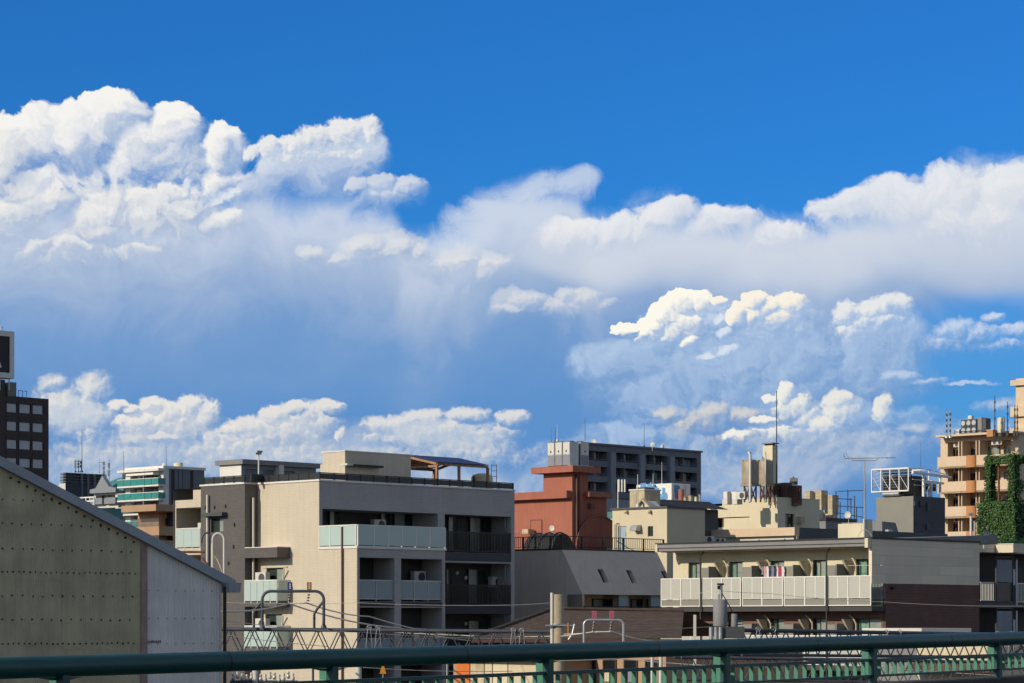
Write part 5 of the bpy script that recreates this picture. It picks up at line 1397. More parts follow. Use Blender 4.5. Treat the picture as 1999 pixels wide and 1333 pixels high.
for i, h in enumerate(hs):
    w = h[1] - h[0]
    if i % 6 > 3: continue
    sp = ((.04, .36), (.5, .8)) if i // 6 < 3 else ((.30, .62), (.66, .97))
    for (a, e) in sp: b.window('R', (h[0] + w * a, h[0] + w * e, h[2], h[3] - .2), d=1.4, n=2, bar=.1, frame='dark_grey', glass='pane_dark' if (i + int(a * 10)) % 3 else 'blue_grey')
    q = MB(); q.box(h[0] + w * .46, h[0] + w * .49, .3, 1.39, h[2], h[3] - .01); q.build('divider', 'mid_grey', b.root)
    q = MB(); q.box(h[0] + .02, h[1] - .02, .05, .12, h[2] + .25, h[2] + .33); q.build('handrail', 'slate_blue', b.root)
for px in (1194, 1251.5, 1309.5): t = b.t('R', px); MB().box(t - .7, t + .7, -.5, -.003, 0, zt - 1.2).build('pier', 'blue_grey', b.root)
m1 = MB(); m1.box(-.2, xr_ + .2, -.3, .5, zt + .003, zt + .35); m1.build('coping', 'slate_blue', b.root)
shell(b, 0, xr_, 0, 7, 0, zt, 'slate_blue', 'BFTL')
dish(1159, 862, 484, .5, 'round white dish on the left of the far grey slab roof')
dish(1274, 868, 486, .48, 'round dish on the far grey slab roof, right of the middle', az=160)
whip(1142, 868, 814, 481, 'thin rod aerial at the left end of the far grey slab roof', .06)
whip(1257.5, 872, 826, 484, 'thin rod aerial near the middle of the far grey slab roof', .06)
whip(1293, 874, 862, 485, 'short stub aerial at the right of the far grey slab roof', .12, mt='off_white')

# ------------------------------------------------------------------ beige penthouse with door and terrace
b = Bld('beige_penthouse', 'plain beige penthouse block with pale blue door and small window', 'building', 1302, 160)
zt = b.z('L', 1302, 991.5); yl = b.t('L', 1195.5); xr_ = b.t('R', 1376)
dr = b.rect('L', 1206, 1027, 1223, 1076); wn = b.rect('L', 1264.5, 1027, 1275, 1047)
m1 = MB(); b.wall(m1, 'L', 0, yl, 0, zt, holes=[dr, wn], deep=.12); b.wall(m1, 'R', 0, xr_, 0, zt); m1.build('wall', 'cream', b.root)
q = MB(); q.box(.06, .1, dr[0], dr[1], dr[2], dr[3]); o = q.build('door', 'door_blue', b.root); q = MB(); q.box(.02, .06, dr[0] + .08, dr[0] + .14, dr[2] + 1.0, dr[2] + 1.2); q.build('handle', 'galvanised', o)
b.window('L', wn, d=.06, n=1, curtain=None, glass='pane_dark')
shell(b, 0, xr_, 0, yl, 0, zt, 'cream', 'BFT')
m1 = MB(); m1.box(-.1, xr_ + .1, -.1, .1, zt + .003, zt + .12); m1.box(-.1, .1, .1, yl + .1, zt + .003, zt + .12); m1.build('coping', 'dark_grey', b.root)
r = b.rect('L', 1240, 1026, 1252, 1037); q = MB(); q.prism([(-.55, r[0], r[2] + .05), (-.003, r[0], r[2]), (-.003, r[0], r[3] + .05), (-.4, r[0], r[3])], (0, r[1] - r[0], 0)); q.build('vent_hood', 'galvanised', b.root)
for px in (1225, 1271): t = b.t('L', px); z = b.z('L', px, 998); q = MB(); q.tube([(-.003, t, z), (-.12, t, z), (-.2, t, z - .12)], .09, 8); q.build('vent_cap', 'stained_cream', b.root)
q = MB()
for px in (1200.5, 1203.5): t = b.t('L', px, -.25); q.tube([(-.25, t, 5), (-.25, t, b.z('L', px, 1024, -.25)), (-.003, t, b.z('L', px, 1021, -.25))], .022, 6)
for k in range(12): z = b.z('L', 1202, 1028 + 4 * k, -.25); q.tube([(-.25, b.t('L', 1200.5, -.25), z), (-.25, b.t('L', 1203.5, -.25), z)], .015, 5)
q.build('ladder', 'brown_metal', b.root)
q = MB(); t0_ = b.t('L', 1206, -1); q.tube([(-1, t0_ + .1, b.z('L', 1200, 1056, -1)), (-1, t0_, b.z('L', 1200, 1057, -1)), (-1, t0_ - 1.0, b.z('L', 1210, 1072, -1))], .03, 6); q.build('hose', 'black_metal', b.root)

# black roofed house behind it
b = Bld('black_roof_house', 'low house with wide black roof and small white gable behind the beige penthouse', 'house', 1272, 172)
z0, z1 = b.z('R', 1300, 990), b.z('R', 1275, 974)
xr_ = b.t('R', 1412); yl = 1.8
m1 = MB(); m1.box(.2, xr_ - .2, .3, yl, 0, z0); m1.build('wall', 'dark_grey', b.root)
m1 = MB(); m1.hexa([(-.6, -.5, z0), (xr_, -.5, z0), (xr_, yl, z0 + .2), (-.6, yl, z0 + .2), (-.2, .8, z1 - .1), (xr_, .8, z1 - .1), (xr_, yl * .7, z1 + .1), (-.2, yl * .7, z1 + .1)]); m1.build('roof', 'black_roof', b.root)
gt = Bld('gable_dormer', 'little white triangular gable front beside the stained box tank', 'gable', 1269, 168)
ya, yb_ = 0, gt.t('L', 1245); za_, zb_ = gt.z('L', 1257, 991), gt.z('L', 1257, 977.5)
q = MB(); q.prism([(0, ya, za_), (0, yb_, za_), (0, yb_ * .5, zb_)], (1.2, 0, 0)); q.build('gable_wall', 'off_white', gt.root); MB().box(.1, 1.2, .1, yb_ - .1, 0, za_ - .002).build('gable_base', 'off_white', gt.root)
q = MB(); q.bar((-.1, ya - .25, za_ - .1), (-.1, yb_ * .5, zb_ + .1), .3, .12); q.bar((-.1, yb_ + .25, za_ - .1), (-.1, yb_ * .5, zb_ + .1), .3, .12); q.build('barge_board', 'stained_cream', gt.root)
q = MB(); q.box(-.06, 0, yb_ * .5 - .04, yb_ * .5 + .04, za_, zb_ - .1); q.box(-.06, 0, yb_ * .3, yb_ * .7, za_ + .35, za_ + .45); q.build('gable_trim', 'brown_metal', gt.root)
# stained box tank
b = Bld('box_tank', 'tall rust-stained cream box tank left of the black roof', 'water tank', 1258, 170)
z0, z1 = b.z('L', 1245, 993), b.z('L', 1245, 957.5); yl = b.t('L', 1229.5)
for (ya, yb_) in ((0, yl * .48), (yl * .52, yl)): MB().box(0, 1.6, ya, yb_, z0, z1).build('tank_side', 'stained_cream', b.root)
MB().box(-.06, 1.65, -.05, yl + .05, z1 + .002, z1 + .1).build('lid', 'off_white', b.root)
MB().box(.1, 1.5, .1, yl - .1, 0, z0).build('stand', 'mid_grey', b.root)
p = W(1268, 960, 171.5); t = thing('condenser', 'dark round-grilled condenser beside the stained box tank', 'cooling unit', p, b.th); q = MB(); q.box(-.5, .5, 0, .7, -1.1, .3); q.build('body', 'dark_grey', t); q = MB(); q.tube([(0, -.03, -.3), (0, .01, -.3)], .36, 16); q.build('fan_grille', 'galvanised', t)
# painted white box
b = Bld('painted_box', 'white rooftop box painted with blue figures', 'rooftop box', 1311, 190)
z0, z1 = b.z('L', 1311, 975), b.z('L', 1311, 943); yl = b.t('L', 1242); xr_ = b.t('R', 1348)
m1 = MB(); m1.box(0, xr_, 0, yl, z0 - .3, z1); m1.build('box', 'white_paint', b.root, bevel=.03)
MB().box(.4, xr_ - .4, .4, yl - .4, 0, z0 - .3).build('base', 'mid_grey', b.root)
random.seed(5)
q = MB()
for (xa, xb, ya, yb_, n) in ((1252, 1282, 948, 955, 16), (1274, 1300, 958, 972, 18)):
    for k in range(n):
        y = b.t('L', random.uniform(xa, xb)); z = b.z('L', (xa + xb) / 2, random.uniform(ya, yb_)); w = random.uniform(.07, .17); h_ = random.uniform(.08, .30)
        q.box(-.008 - .001 * k, -.002, y - w, y + w, z - h_, z + h_)
q.build('painted_figures', 'paint_blue', b.root)
q = MB()
for k in range(9): x = b.t('R', random.uniform(1320, 1326)); z = b.z('R', 1323, random.uniform(949, 970)); q.box(x - .25, x + .25, -.008 - .001 * k, -.002, z - .3, z + .3)
q.build('painted_figures', 'paint_blue', b.root)
q = MB(); x = b.t('R', 1330, -.6); q.tube([(x, -.6, z0 - 1), (x, -.6, b.z('R', 1330, 955, -.6))], .22, 10); q.build('stack', 'red_wall', b.root)
whip(1292, 946, 902, 191, 'pale rod aerial rising behind the painted white box', .03, mt='off_white')
whip(1275, 948, 924, 191, 'short rod aerial behind the left of the painted white box', .03, mt='off_white')
whip(1245, 990, 926, 167, 'slim pale pole before the stained box tank', .045, mt='off_white')
whip(1335.5, 975, 929, 186, 'left reddish rod aerial of the close pair right of the painted box', .02, mt='rust')
whip(1338.5, 975, 929, 186, 'right reddish rod aerial of the close pair right of the painted box', .02, mt='rust')
# clutter right of it
for k, (px, y0, y1, w, m_) in enumerate(((1340, 978, 971, 5, 'stained_cream'), (1351, 978, 968, 7, 'stained_cream'), (1361, 977, 970, 5, 'off_white'), (1367, 977, 966, 3, 'galvanised'))):
    p = W(px, y0, 183); t = thing('roof_box', ['squat stained box', 'wider stained box with lid', 'pale square box', 'narrow metal vent box'][k] + ' on the roof edge right of the painted box', 'rooftop box', p, b.th)
    s_ = w * 183 / 5000; h_ = W(px, y1, 183).z - p.z; q = MB(); q.box(-s_ / 2, s_ / 2, 0, s_, -.5, h_); q.build('body', m_, t); q = MB(); q.box(-s_ / 2 - .03, s_ / 2 + .03, -.03, s_ + .03, h_, h_ + .04); q.build('lid', 'mid_grey', t)
# three panel aerials on a pole
p = W(1206.5, 985, 205); t = thing('antenna_mast', 'slim mast carrying three pale vertical panel antennas', 'antenna', p, 0); h_ = W(1206, 936, 205).z - p.z
q = MB(); q.tube([(0, 0, -2), (0, 0, h_)], .05, 8); q.build('pole', 'off_white', t)
for dx in (0.08, .32, .55): q = MB(); q.tube([(dx, -.1, h_ - 1.0), (dx, -.1, h_)], .075, 10); q.build('antenna_panel', 'white_coping', t)
q = MB(); q.bar((0, -.02, h_ - .5), (.6, -.02, h_ - .5), .04); q.bar((0, -.02, h_ - .9), (.6, -.02, h_ - .9), .04); q.build('bracket', 'galvanised', t)
b = Bld('blue_grey_building', 'pale blue-grey clad building seen between the red and beige blocks', 'building', 1150, 215)
xr_ = b.t('R', 1262); zt = b.z('R', 1205, 974.5); m1 = MB(); 
for k in range(14): x0 = xr_ * k / 14; MB().box(x0, x0 + xr_ / 14 - .02, 0, .06, zt - 1.6, zt).build('cladding_panel', 'blue_grey', b.root)
m1.box(0, xr_, .08, 8, 0, zt - .02); m1.build('wall', 'blue_grey', b.root)
z2 = b.z('R', 1195, 1000); MB().box(b.t('R', 1178), b.t('R', 1200), -1.5, -.01, z2 - 1.2, z2).build('lean_to', 'teal_roof', b.root)
p = W(1190, 1021, 205); t = thing('air_conditioner', 'x', 'air conditioner', p); t.name = 'tmp'; bpy.data.objects.remove(t)
place_ac(W(1191.5, 1027, 200), b.th - math.pi / 2, 'outdoor unit in the gap between the red wall and the beige penthouse', s=.9)

# ------------------------------------------------------------------ cream building with water tanks
b = Bld('cream_building', 'cream rendered block with peach band, carrying steel water tanks on its roof', 'building', 1518, 180)
zt = b.z('L', 1518, 971.5); z2 = b.z('L', 1395, 988)
yj = b.t('L', 1410); yl = b.t('L', 1352); xr_ = b.t('R', 1600)
wn = list(b.rect('L', 1376, 1011, 1413, 1030)) + [1.0]; slot = list(b.rect('L', 1413, 1009, 1463, 1011)); wr = b.rect('R', 1533, 1003, 1551, 1029)
m1 = MB(); b.wall(m1, 'L', 0, yj, 0, zt, holes=[(slot[0], slot[1], slot[2], slot[3], .3), (wn[0], yj, wn[2], wn[3], .8)] if wn[0] < yj else [slot]); b.wall(m1, 'L', yj, yl, 0, z2, holes=[(yj, wn[1], wn[2], wn[3], .8)]); b.wall(m1, 'R', 0, xr_, 0, zt, holes=[wr], deep=.2)
m1.build('wall', 'cream_pale', b.root)
m1 = MB(); m1.box(.78, .85, wn[0], wn[1], wn[2], wn[3]); m1.build('window', 'pane_dark', b.root)
b.window('R', wr, d=.15, n=2, glass='pane_dark')
q = MB(); t = b.t('R', 1557); z = b.z('R', 1557, 1014); q.box(t - .15, t + .3, -.4, -.003, z - .3, z + .2); q.build('vent_hood', 'stained_cream', b.root)
shell(b, 0, xr_, 0, yl, 0, zt - .25, 'cream_pale', 'BFT')
q = MB(); q.box(-.03, xr_ + .03, -.03, .1, zt + .002, zt + .05); q.box(-.03, .1, .1, yj, zt + .002, zt + .05); q.build('coping', 'off_white', b.root)
b = Bld('peach_band_roof', 'lower grey flat-roofed wing with a peach fascia below the cream block', 'building', 1551, 172)
z0, z1 = b.z('L', 1551, 1045), b.z('L', 1551, 1029); yl = b.t('L', 1360); xr_ = b.t('R', 1760)
m1 = MB(); m1.box(-.02, .5, -.02, yl, z0, z1); m1.build('fascia', 'orange_wall', b.root)
xm = b.t('R', 1563); m1 = MB(); m1.box(.3, xm, .3, yl, 0, z0 - .01); m1.build('wall', 'off_white', b.root)
m1 = MB(); m1.box(.5, b.t('R', 1850), 0, 7, 0, z1 - .01); m1.build('wall', 'dark_grey', b.root)
q = MB(); [q.box(.2, .29, y, y + .05, 0, z0 - .2) for y in (1.0, 3.2, 5.4, 8)]; q.build('joint', 'mid_grey', b.root)
q = MB()
for px in (1555, 1558): t = b.t('R', px, -.1); q.tube([(t, -.1, 5), (t, -.1, z0)], .03, 6)
q.build('drain_pipe', 'stained_cream', b.root)
place_ac(W(1383, 1062, 165), b.th - math.pi / 2, 'bluish outdoor unit low beside the beige penthouse', s=.8)
place_ac(W(1400, 1061, 165), b.th - math.pi / 2, 'pale outdoor unit under the peach fascia, left of its neighbour', s=.55)
place_ac(W(1409, 1061.5, 165), b.th - math.pi / 2, 'pale outdoor unit under the peach fascia, right of its neighbour', s=.55)
# water tanks on steel stand
TH = math.radians(46)
for k, (px, w_) in enumerate(((1464.5, 30), (1494.5, 26))):
    Y = 178 + k * 2.0
    p = W(px, 972, Y); t = thing('water_tank', ['left upright steel water tank on its braced stand', 'right upright steel water tank in the shade of its neighbour'][k], 'water tank', (p.x, p.y, p.z - .3), TH, 'upright water tanks on the cream block')
    r_ = w_ / 2 * Y / 5000; zb_ = W(px, 949, Y).z - p.z + .3; z1 = W(px, 897, Y).z - p.z + .3
    q = MB(); n = 16; s_ = r_ * .86
    q.lathe((0, 0, 0), [(r_ * .95, zb_ + .12), (r_, zb_ + .2), (r_, z1 - .25), (r_ * .9, z1 - .1), (r_ * .6, z1)], 20); q.build('tank', 'tank_steel', t)
    q = MB()
    for a in range(4):
        an = math.pi / 4 + a * math.pi / 2; q.box(r_ * math.cos(an) * 1.0 - .05, r_ * math.cos(an) * 1.0 + .05, r_ * math.sin(an) - .05, r_ * math.sin(an) + .05, zb_, z1 - .02)
    q.box(-r_, r_, -r_, r_, zb_, zb_ + .11); q.build('cage', 'tank_steel', t)
    pts = [(r_ * .75 * math.cos(math.pi / 4 + a * math.pi / 2), r_ * .75 * math.sin(math.pi / 4 + a * math.pi / 2)) for a in range(4)]
    for a in range(4):
        x, y = pts[a]; q = MB(); q.box(x - .045, x + .045, y - .045, y + .045, 0, zb_); q.build('leg', 'brown_metal', t)
        x2_, y2_ = pts[(a + 1) % 4]; q = MB(); q.bar((x, y, .05), (x2_, y2_, zb_), .04); q.bar((x2_, y2_, .05), (x, y, zb_), .04); q.build('brace', 'brown_metal', t)
    q = MB(); q.tube([(-r_ * .95, -r_ * .75, 0), (-r_ * .95, -r_ * .75, z1 + .3), (-r_ * .95, -r_ * .5, z1 + .45), (-r_ * .3, -r_ * .2, z1 + .45), (-r_ * .2, -.1, z1 - .1)], .09 if k == 0 else .05, 10); q.build('pipe', 'off_white', t)
b = Bld('chimney', 'square cream chimney shaft with flat cap behind the water tanks', 'chimney', 1508, 183)
z0, z1 = b.z('L', 1508, 975), b.z('L', 1508, 869); yl = b.t('L', 1489); xr_ = b.t('R', 1518)
m1 = MB(); m1.box(0, xr_, 0, yl, z0 - .5, z1); m1.build('shaft', 'cream_pale', b.root)
q = MB(); q.box(.1, xr_ - .1, .1, yl - .1, z1, z1 + .12); q.build('neck', 'black_metal', b.root)
q = MB(); q.box(-.06, xr_ + .08, -.06, yl + .06, z1 + .12, z1 + .2); q.build('cap', 'mid_grey', b.root)
q = MB(); q.tube([(-.1, .5, z0), (-.1, .5, z1 - 1.1), (-.1, .8, z1 - .8), (-.1, .9, z1 - 1.4)], .035, 6); q.tube([(-.1, .3, z0), (-.1, .3, z1 - 1.6)], .03, 6); q.build('conduit', 'galvanised', b.root)
whip(1516, 972, 763, 180.5, 'tall dark lightning rod beside the cream chimney', .055)
for k, (xa, xb, ya, yb_, dd_, m_, lb) in enumerate(((1506, 1528, 944, 972, 0, 'brown_metal', 'brown rooftop cabinet with a round-topped duct beside the chimney'), (1530, 1548, 942, 973, .7, 'brown_metal', 'tallest brown rooftop cabinet in the middle of the row'), (1549, 1567, 947, 975, 1.1, 'brown_metal', 'rightmost brown rooftop cabinet of the row'))):
    Y = 181; p = W(xa, yb_, Y); t = thing('rooftop_cabinet', lb, 'cabinet', p, TH, 'brown cabinets on the cream block')
    w = (xb - xa) * Y / 5000; h_ = W(xa, ya, Y).z - p.z
    q = MB(); q.box(0, w * 1.1, -.2, .8, -.4, h_); q.build('body', m_, t); q = MB()
    for j in range(3): q.box(w * (.12 + .34 * j), w * (.16 + .34 * j), -.23, -.2, -.2, h_ - .1)
    q.build('rib', 'rust', t); q = MB(); q.tube([(w * .5, -.3, 0), (w * .5, -.3, h_ * .7), (w * .7, -.3, h_ * .8), (w * .8, -.3, h_ * .6)], .05, 6); q.build('pipe', 'brown_metal', t)
cellmast(1549, 946, 930, 183, 'short antenna post on the brown cabinets', 1)
for k, (px, w, lb) in enumerate(((1416, 10, 'small white cabinet at the left end of the cream block roof'), (1432, 17, 'wider white cabinet on the cream block roof, left of the tanks'))):
    p = W(px, 976, 179); t = thing('rooftop_cabinet', lb, 'cabinet', p, b.th - math.pi / 2, 'white cabinets on the cream block'); s_ = w * 179 / 5000; h_ = W(px, 959.5, 179).z - p.z
    q = MB(); q.box(-s_ / 2, s_ / 2, 0, .6, -.3, h_); q.build('body', 'off_white', t); q = MB(); q.box(-s_ / 2 + .05, s_ / 2 - .05, -.012, 0, .05, h_ - .05); q.build('door', 'white_coping', t)
place_ac(W(1446, 976, 178), b.th - math.pi / 2, 'low outdoor unit at the foot of the left water tank', s=.9)

# yellowed tanks + scaffold behind
b = Bld('tank_cluster_building', 'grey low rooftop with maroon edge right of the cream block', 'building', 1612, 215)
z1 = b.z('L', 1612, 1016); m1 = MB(); m1.box(0, b.t('R', 1672), 0, 6, 0, z1); m1.build('wall', 'mid_grey', b.root); MB().box(-.1, b.t('R', 1672), -.1, 6, z1 + .002, z1 + .25).build('roof_edge', 'maroon_cladding', b.root)
b3 = Bld('narrow_building', 'pale narrow building with pipes under the yellowed tank', 'building', 1603, 225)
z1_ = b3.z('R', 1603, 990); m1 = MB(); m1.box(-3, b3.t('R', 1635), 0, 4, 0, z1_ - .3); m1.build('wall', 'off_white', b3.root)
q = MB(); [q.box(x, x + .12, -.15, -.003, 0, z1_ - .3) for x in (.3, .9, 1.5)]; q.build('pipe', 'stained_cream', b3.root)
for k, (xa, xb, ya, yb_, lb) in enumerate(((1569, 1583, 958, 980, 'left panel-sided yellowed tank behind the brown cabinets'), (1584, 1606, 957, 982, 'middle panel-sided yellowed tank with shadowed pipes'), (1609, 1627, 966, 992, 'round-cornered yellowed tank at the right of the cluster'))):
    p = W((xa + xb) / 2, yb_, 222); t = thing('panel_tank', lb, 'water tank', p, b.th - math.pi / 2, 'yellowed tanks right of the cream block'); w = (xb - xa) * 222 / 5000; h_ = W(xa, ya, 222).z - p.z
    for i in range(3):
        for j in range(2): q = MB(); q.box(-w / 2 + w * i / 3 + .01, -w / 2 + w * (i + 1) / 3 - .01, -.03, .9, h_ * j / 2 + .01, h_ * (j + 1) / 2 - .01); q.build('tank_panel', 'stained_cream', t)
    q = MB(); q.box(-w / 2 + .02, w / 2 - .02, 0, .88, -.6, h_ - .02); q.build('tank_body', 'stained_cream', t)
sc_ = thing('scaffold', 'thin steel scaffold rails and posts on the roof left of the tall TV aerial', 'scaffold', W(1660, 1010, 210), TH)
q = MB()
for (xa, ya, xb, yb_) in ((1632, 958, 1632, 1012), (1640, 980, 1640, 1014), (1655, 956, 1655, 1012), (1661, 972, 1661, 1012), (1668, 968, 1668, 1015), (1672, 990, 1672, 1016)):
    a, e = W(xa, ya, 210) - W(1660, 1010, 210), W(xb, yb_, 210) - W(1660, 1010, 210); q2 = MB(); q2.tube([Matrix.Rotation(-TH, 3, 'Z') @ a, Matrix.Rotation(-TH, 3, 'Z') @ e], .045, 6); q2.build('post', 'wire', sc_)
for (xa, ya, xb, yb_) in ((1628, 987, 1688, 991), (1628, 1000, 1688, 1010), (1636, 959, 1686, 957), (1632, 973, 1664, 975)):
    a, e = W(xa, ya, 210) - W(1660, 1010, 210), W(xb, yb_, 210) - W(1660, 1010, 210); q2 = MB(); q2.tube([Matrix.Rotation(-TH, 3, 'Z') @ a, Matrix.Rotation(-TH, 3, 'Z') @ e], .035, 6); q2.build('rail', 'wire', sc_)
b = Bld('plinth', 'short cream plinth block under the white dish', 'plinth', 1685, 158)
z0, z1 = b.z('L', 1660, 1035), b.z('L', 1660, 1022); q = MB(); q.box(0, .8, 0, b.t('L', 1636), z0 - 2, z1); q.build('block', 'cream_pale', b.root); q = MB(); q.box(-.02, .8, -.12, -.001, z0 - 2, z1 + .25); q.build('end_fin', 'cream_pale', b.root)
dish(1655, 1005, 158.5, .22, 'round white dish standing on the cream plinth')
# TV aerial
p = W(1687.5, 1048, 140); t = thing('tv_aerial', 'large comb-like television aerial on a tall guyed mast', 'antenna', p); h_ = W(1687, 900, 140).z - p.z
q = MB(); q.tube([(0, 0, 0), (0, 0, h_)], .035, 8); q.build('mast', 'galvanised', t)
k_ = 140 / 5000
q = MB(); q.tube([(-38 * k_, 0, h_ + 5 * k_), (62 * k_, 0, h_ + 7 * k_)], .02, 6); q.tube([(-24 * k_, 0, h_ + 1 * k_), (22 * k_, 0, h_ + 1 * k_), (27 * k_, 0, h_ + 5 * k_)], .02, 6); q.build('boom', 'galvanised', t)
for k in range(26): x = (-34 + k * 3.75) * k_; q = MB(); q.tube([(x, -.18, h_ + 5.5 * k_), (x, .18, h_ + 6 * k_)], .008, 5); q.tube([(x, 0, h_ + 4.3 * k_), (x, 0, h_ + 7.2 * k_)], .009, 5); q.build('element', 'galvanised', t)
q = MB()
for s_ in (-1, 1): q.tube([(-38 * k_, 0, h_ + 5.5 * k_), (-41 * k_, 0, h_ + (5.5 + s_ * 10) * k_)], .014, 5); [q.tube([(-40 * k_, -.2, h_ + (5.5 + s_ * j) * k_), (-40 * k_, .2, h_ + (5.5 + s_ * j) * k_)], .008, 5) for j in (3, 6, 9)]; q.tube([(-30 * k_, 0, h_ + 5.5 * k_), (-36 * k_, 0, h_ + (5.5 + s_ * 11) * k_)], .012, 5)
q.build('reflector', 'galvanised', t)
q = MB()
for (dx, dy) in ((-.35, 0), (.05, .3), (.4, -.2)): q.tube([(dx, dy, 0), (dx * .6, dy * .6, .28), (0, 0, .42)], .014, 5)
q.build('tripod', 'galvanised', t)
for s_ in (-1, 1): q = MB(); q.tube([(0, 0, h_ * .97), (s_ * .14, .1, .4)], .006, 4); q.build('guy_wire', 'wire', t)

# ------------------------------------------------------------------ grey tower with white cooling frame
b = Bld('grey_tower', 'olive grey rendered tower block carrying a white steel frame', 'building', 1783, 230)
zt = b.z('L', 1783, 968); yl = b.t('L', 1710.5); xr_ = b.t('R', 1845)
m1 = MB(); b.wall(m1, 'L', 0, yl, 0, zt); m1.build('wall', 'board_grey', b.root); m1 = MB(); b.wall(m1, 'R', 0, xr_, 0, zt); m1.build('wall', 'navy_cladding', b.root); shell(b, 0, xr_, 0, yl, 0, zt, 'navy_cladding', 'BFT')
for px, y0, y1 in ((1812, 982, 998), (1811, 1022, 1034), (1787, 978, 988), (1798, 978, 988)): r = b.rect('R', px - 3, y0, px + 3, y1); q = MB(); q.box(r[0], r[1], -.1, -.003, r[2], r[3]); q.build('wall_vent', 'dark_grey', b.root)
fr = thing('rooftop_lattice', 'white steel lattice frame round dark rooftop cooling plant', 'steel frame', b.world(0, 0, zt), b.th)
H0, H1 = .5, b.z('L', 1778, 913, -.2) - zt
yA_, yB_ = b.t('L', 1776), b.t('L', 1704.5)
def fb(a, e, w=.13, nm='beam'): q = MB(); q.bar(a, e, w * .72); q.build(nm, 'white_paint', fr)
for k in range(5):
    y = yA_ + (yB_ - yA_) * k / 4; fb((-.2, y, H0), (-.2, y, H1), .12, 'post')
    if k < 4:
        y2 = yA_ + (yB_ - yA_) * (k + 1) / 4; fb((-.15, y, H0), (-.15, y2, H1 - .6), .05, 'brace')
fb((-.2, yA_, H1), (-.2, yB_, H1), .16); fb((-.2, yA_, H0), (-.2, yB_, H0), .16)
fb((3, yA_, H1), (3, yB_, H1), .14); fb((-.2, yA_, H1 - .01), (3, yA_, H1 - .01), .14); fb((-.2, yB_, H1 - .01), (3, yB_, H1 - .01), .14); fb((-.2, yB_, H0), (3, yB_, H0), .14); fb((3, yB_, 0), (3, yB_, H1), .14, 'post'); fb((3, yA_, 0), (3, yA_, H1), .14, 'post')
for k in range(6): z = H0 + (H1 - H0) * k / 6; fb((-.1, yB_ + .02, z), (1.4, yB_ + .02, z + .35), .05, 'brace')
fb((3, yA_, H1), (xr_ + 1, yA_, H1 - .4), .1); fb((.0, .1, H1 - .4), (xr_ + 1, .1, H1 - .6), .3); fb((xr_ * .35, .1, 0), (xr_ * .35, .1, H1 - .4), .3, 'post'); fb((xr_ * .62, .2, 0), (xr_ * .62, .2, H1 - 1.0), .22, 'post'); fb((xr_ * .9, .2, .5), (xr_ * .9, .2, H1 - .5), .22, 'post'); fb((xr_ * .4, .2, H1 - 1.2), (xr_, .2, H1 - 1.2), .26)
fb((0, .1, 1.5), (xr_ * .9, .1, 1.4), .08); fb((xr_ * .4, .15, .2), (xr_ * .6, .15, 1.2), .12, 'brace'); fb((.3, .1, 1.0), (xr_ * .9, .1, 1.0), .06)
pl = thing('cooling_plant', 'dark louvred cooling plant inside the white frame', 'cooling plant', b.world(0, 0, zt), b.th)
for k in range(9): z = .35 + k * .24; q = MB(); q.prism([(.55, yA_ + .3, z), (.75, yA_ + .3, z + .1), (.75, yA_ + .3, z + .2), (.55, yA_ + .3, z + .08)], (0, yB_ - yA_ - .9, 0)); q.build('louvre', 'dark_grey', pl)
q = MB(); q.box(.78, 2.9, yA_ + .2, yB_ - .5, .0, H1 - .65); q.build('body', 'black_metal', pl)
q = MB(); q.box(xr_ * .38, xr_ * .58, .5, 1.6, .6, H1 - 1.3); q.box(xr_ * .66, xr_ * .86, .5, 1.6, .6, H1 - 1.3); q.box(.2, xr_ * .3, .6, 1.6, .2, 1.7); q.build('fan_housing', 'black_metal', pl)
q = MB(); q.tube([(-.1, (yA_ + yB_) / 2 - 1, .25), (-.1, (yA_ + yB_) / 2 + .8, .25)], .22, 10); q.build('duct', 'galvanised', pl)
whip(1797.5, 920, 856, 235, 'faint rod aerial rising from the white cooling frame', .02)
gb = Bld('grey_annex', 'low sloping grey-blue annexe roof in front of the olive tower', 'building', 1722, 205)
z1 = gb.z('R', 1722, 1019); xr_ = gb.t('R', 1757); q = MB(); q.prism([(0, 0, 0), (xr_, 0, 0), (xr_, 0, z1 - 1.2), (xr_ * .75, 0, z1), (0, 0, z1 + .05)], (0, 4, 0)); q.build('body', 'mid_grey', gb.root); q = MB(); q.box(.3, .9, -.4, -.01, z1 - 1.1, z1 - .6); q.build('vent', 'galvanised', gb.root)

# ------------------------------------------------------------------ orange apartment building
b = Bld('orange_apartments', 'orange-beige apartment block with curved pilaster strip and stacked solid balconies', 'apartment building', 1989, 290)
FH = b.z('L', 1860, 892) - b.z('L', 1860, 940.7)
zt = b.z('L', 1900, 851.5); yl = b.t('L', 1836)
zb1 = b.z('L', 1900, 890.5)
hs = []
wp = 1.3
for k in range(6):
    z1 = zb1 + 1.9 - k * FH; hs.append((1.0, yl - 1.0, z1 - 2.9 + .3, z1 - .15, 1.3))
m1 = MB(); b.wall(m1, 'L', 0, yl, 0, zt, holes=hs, c=0); b.wall(m1, 'R', 0, 12, 0, zt); m1.build('wall', 'orange_wall', b.root)
m1 = MB(); [m1.quad((1.3, h[0], h[2]), (1.3, h[1], h[2]), (1.3, h[1], h[3]), (1.3, h[0], h[3])) for h in hs]; m1.build('balcony_back_wall', 'orange_wall', b.root)
shell(b, 0, 12, 0, yl, 0, zt, 'orange_wall', 'BFT')
yc_ = [b.t('L', x, -wp) for x in (1988, 1906, 1887, 1830)]
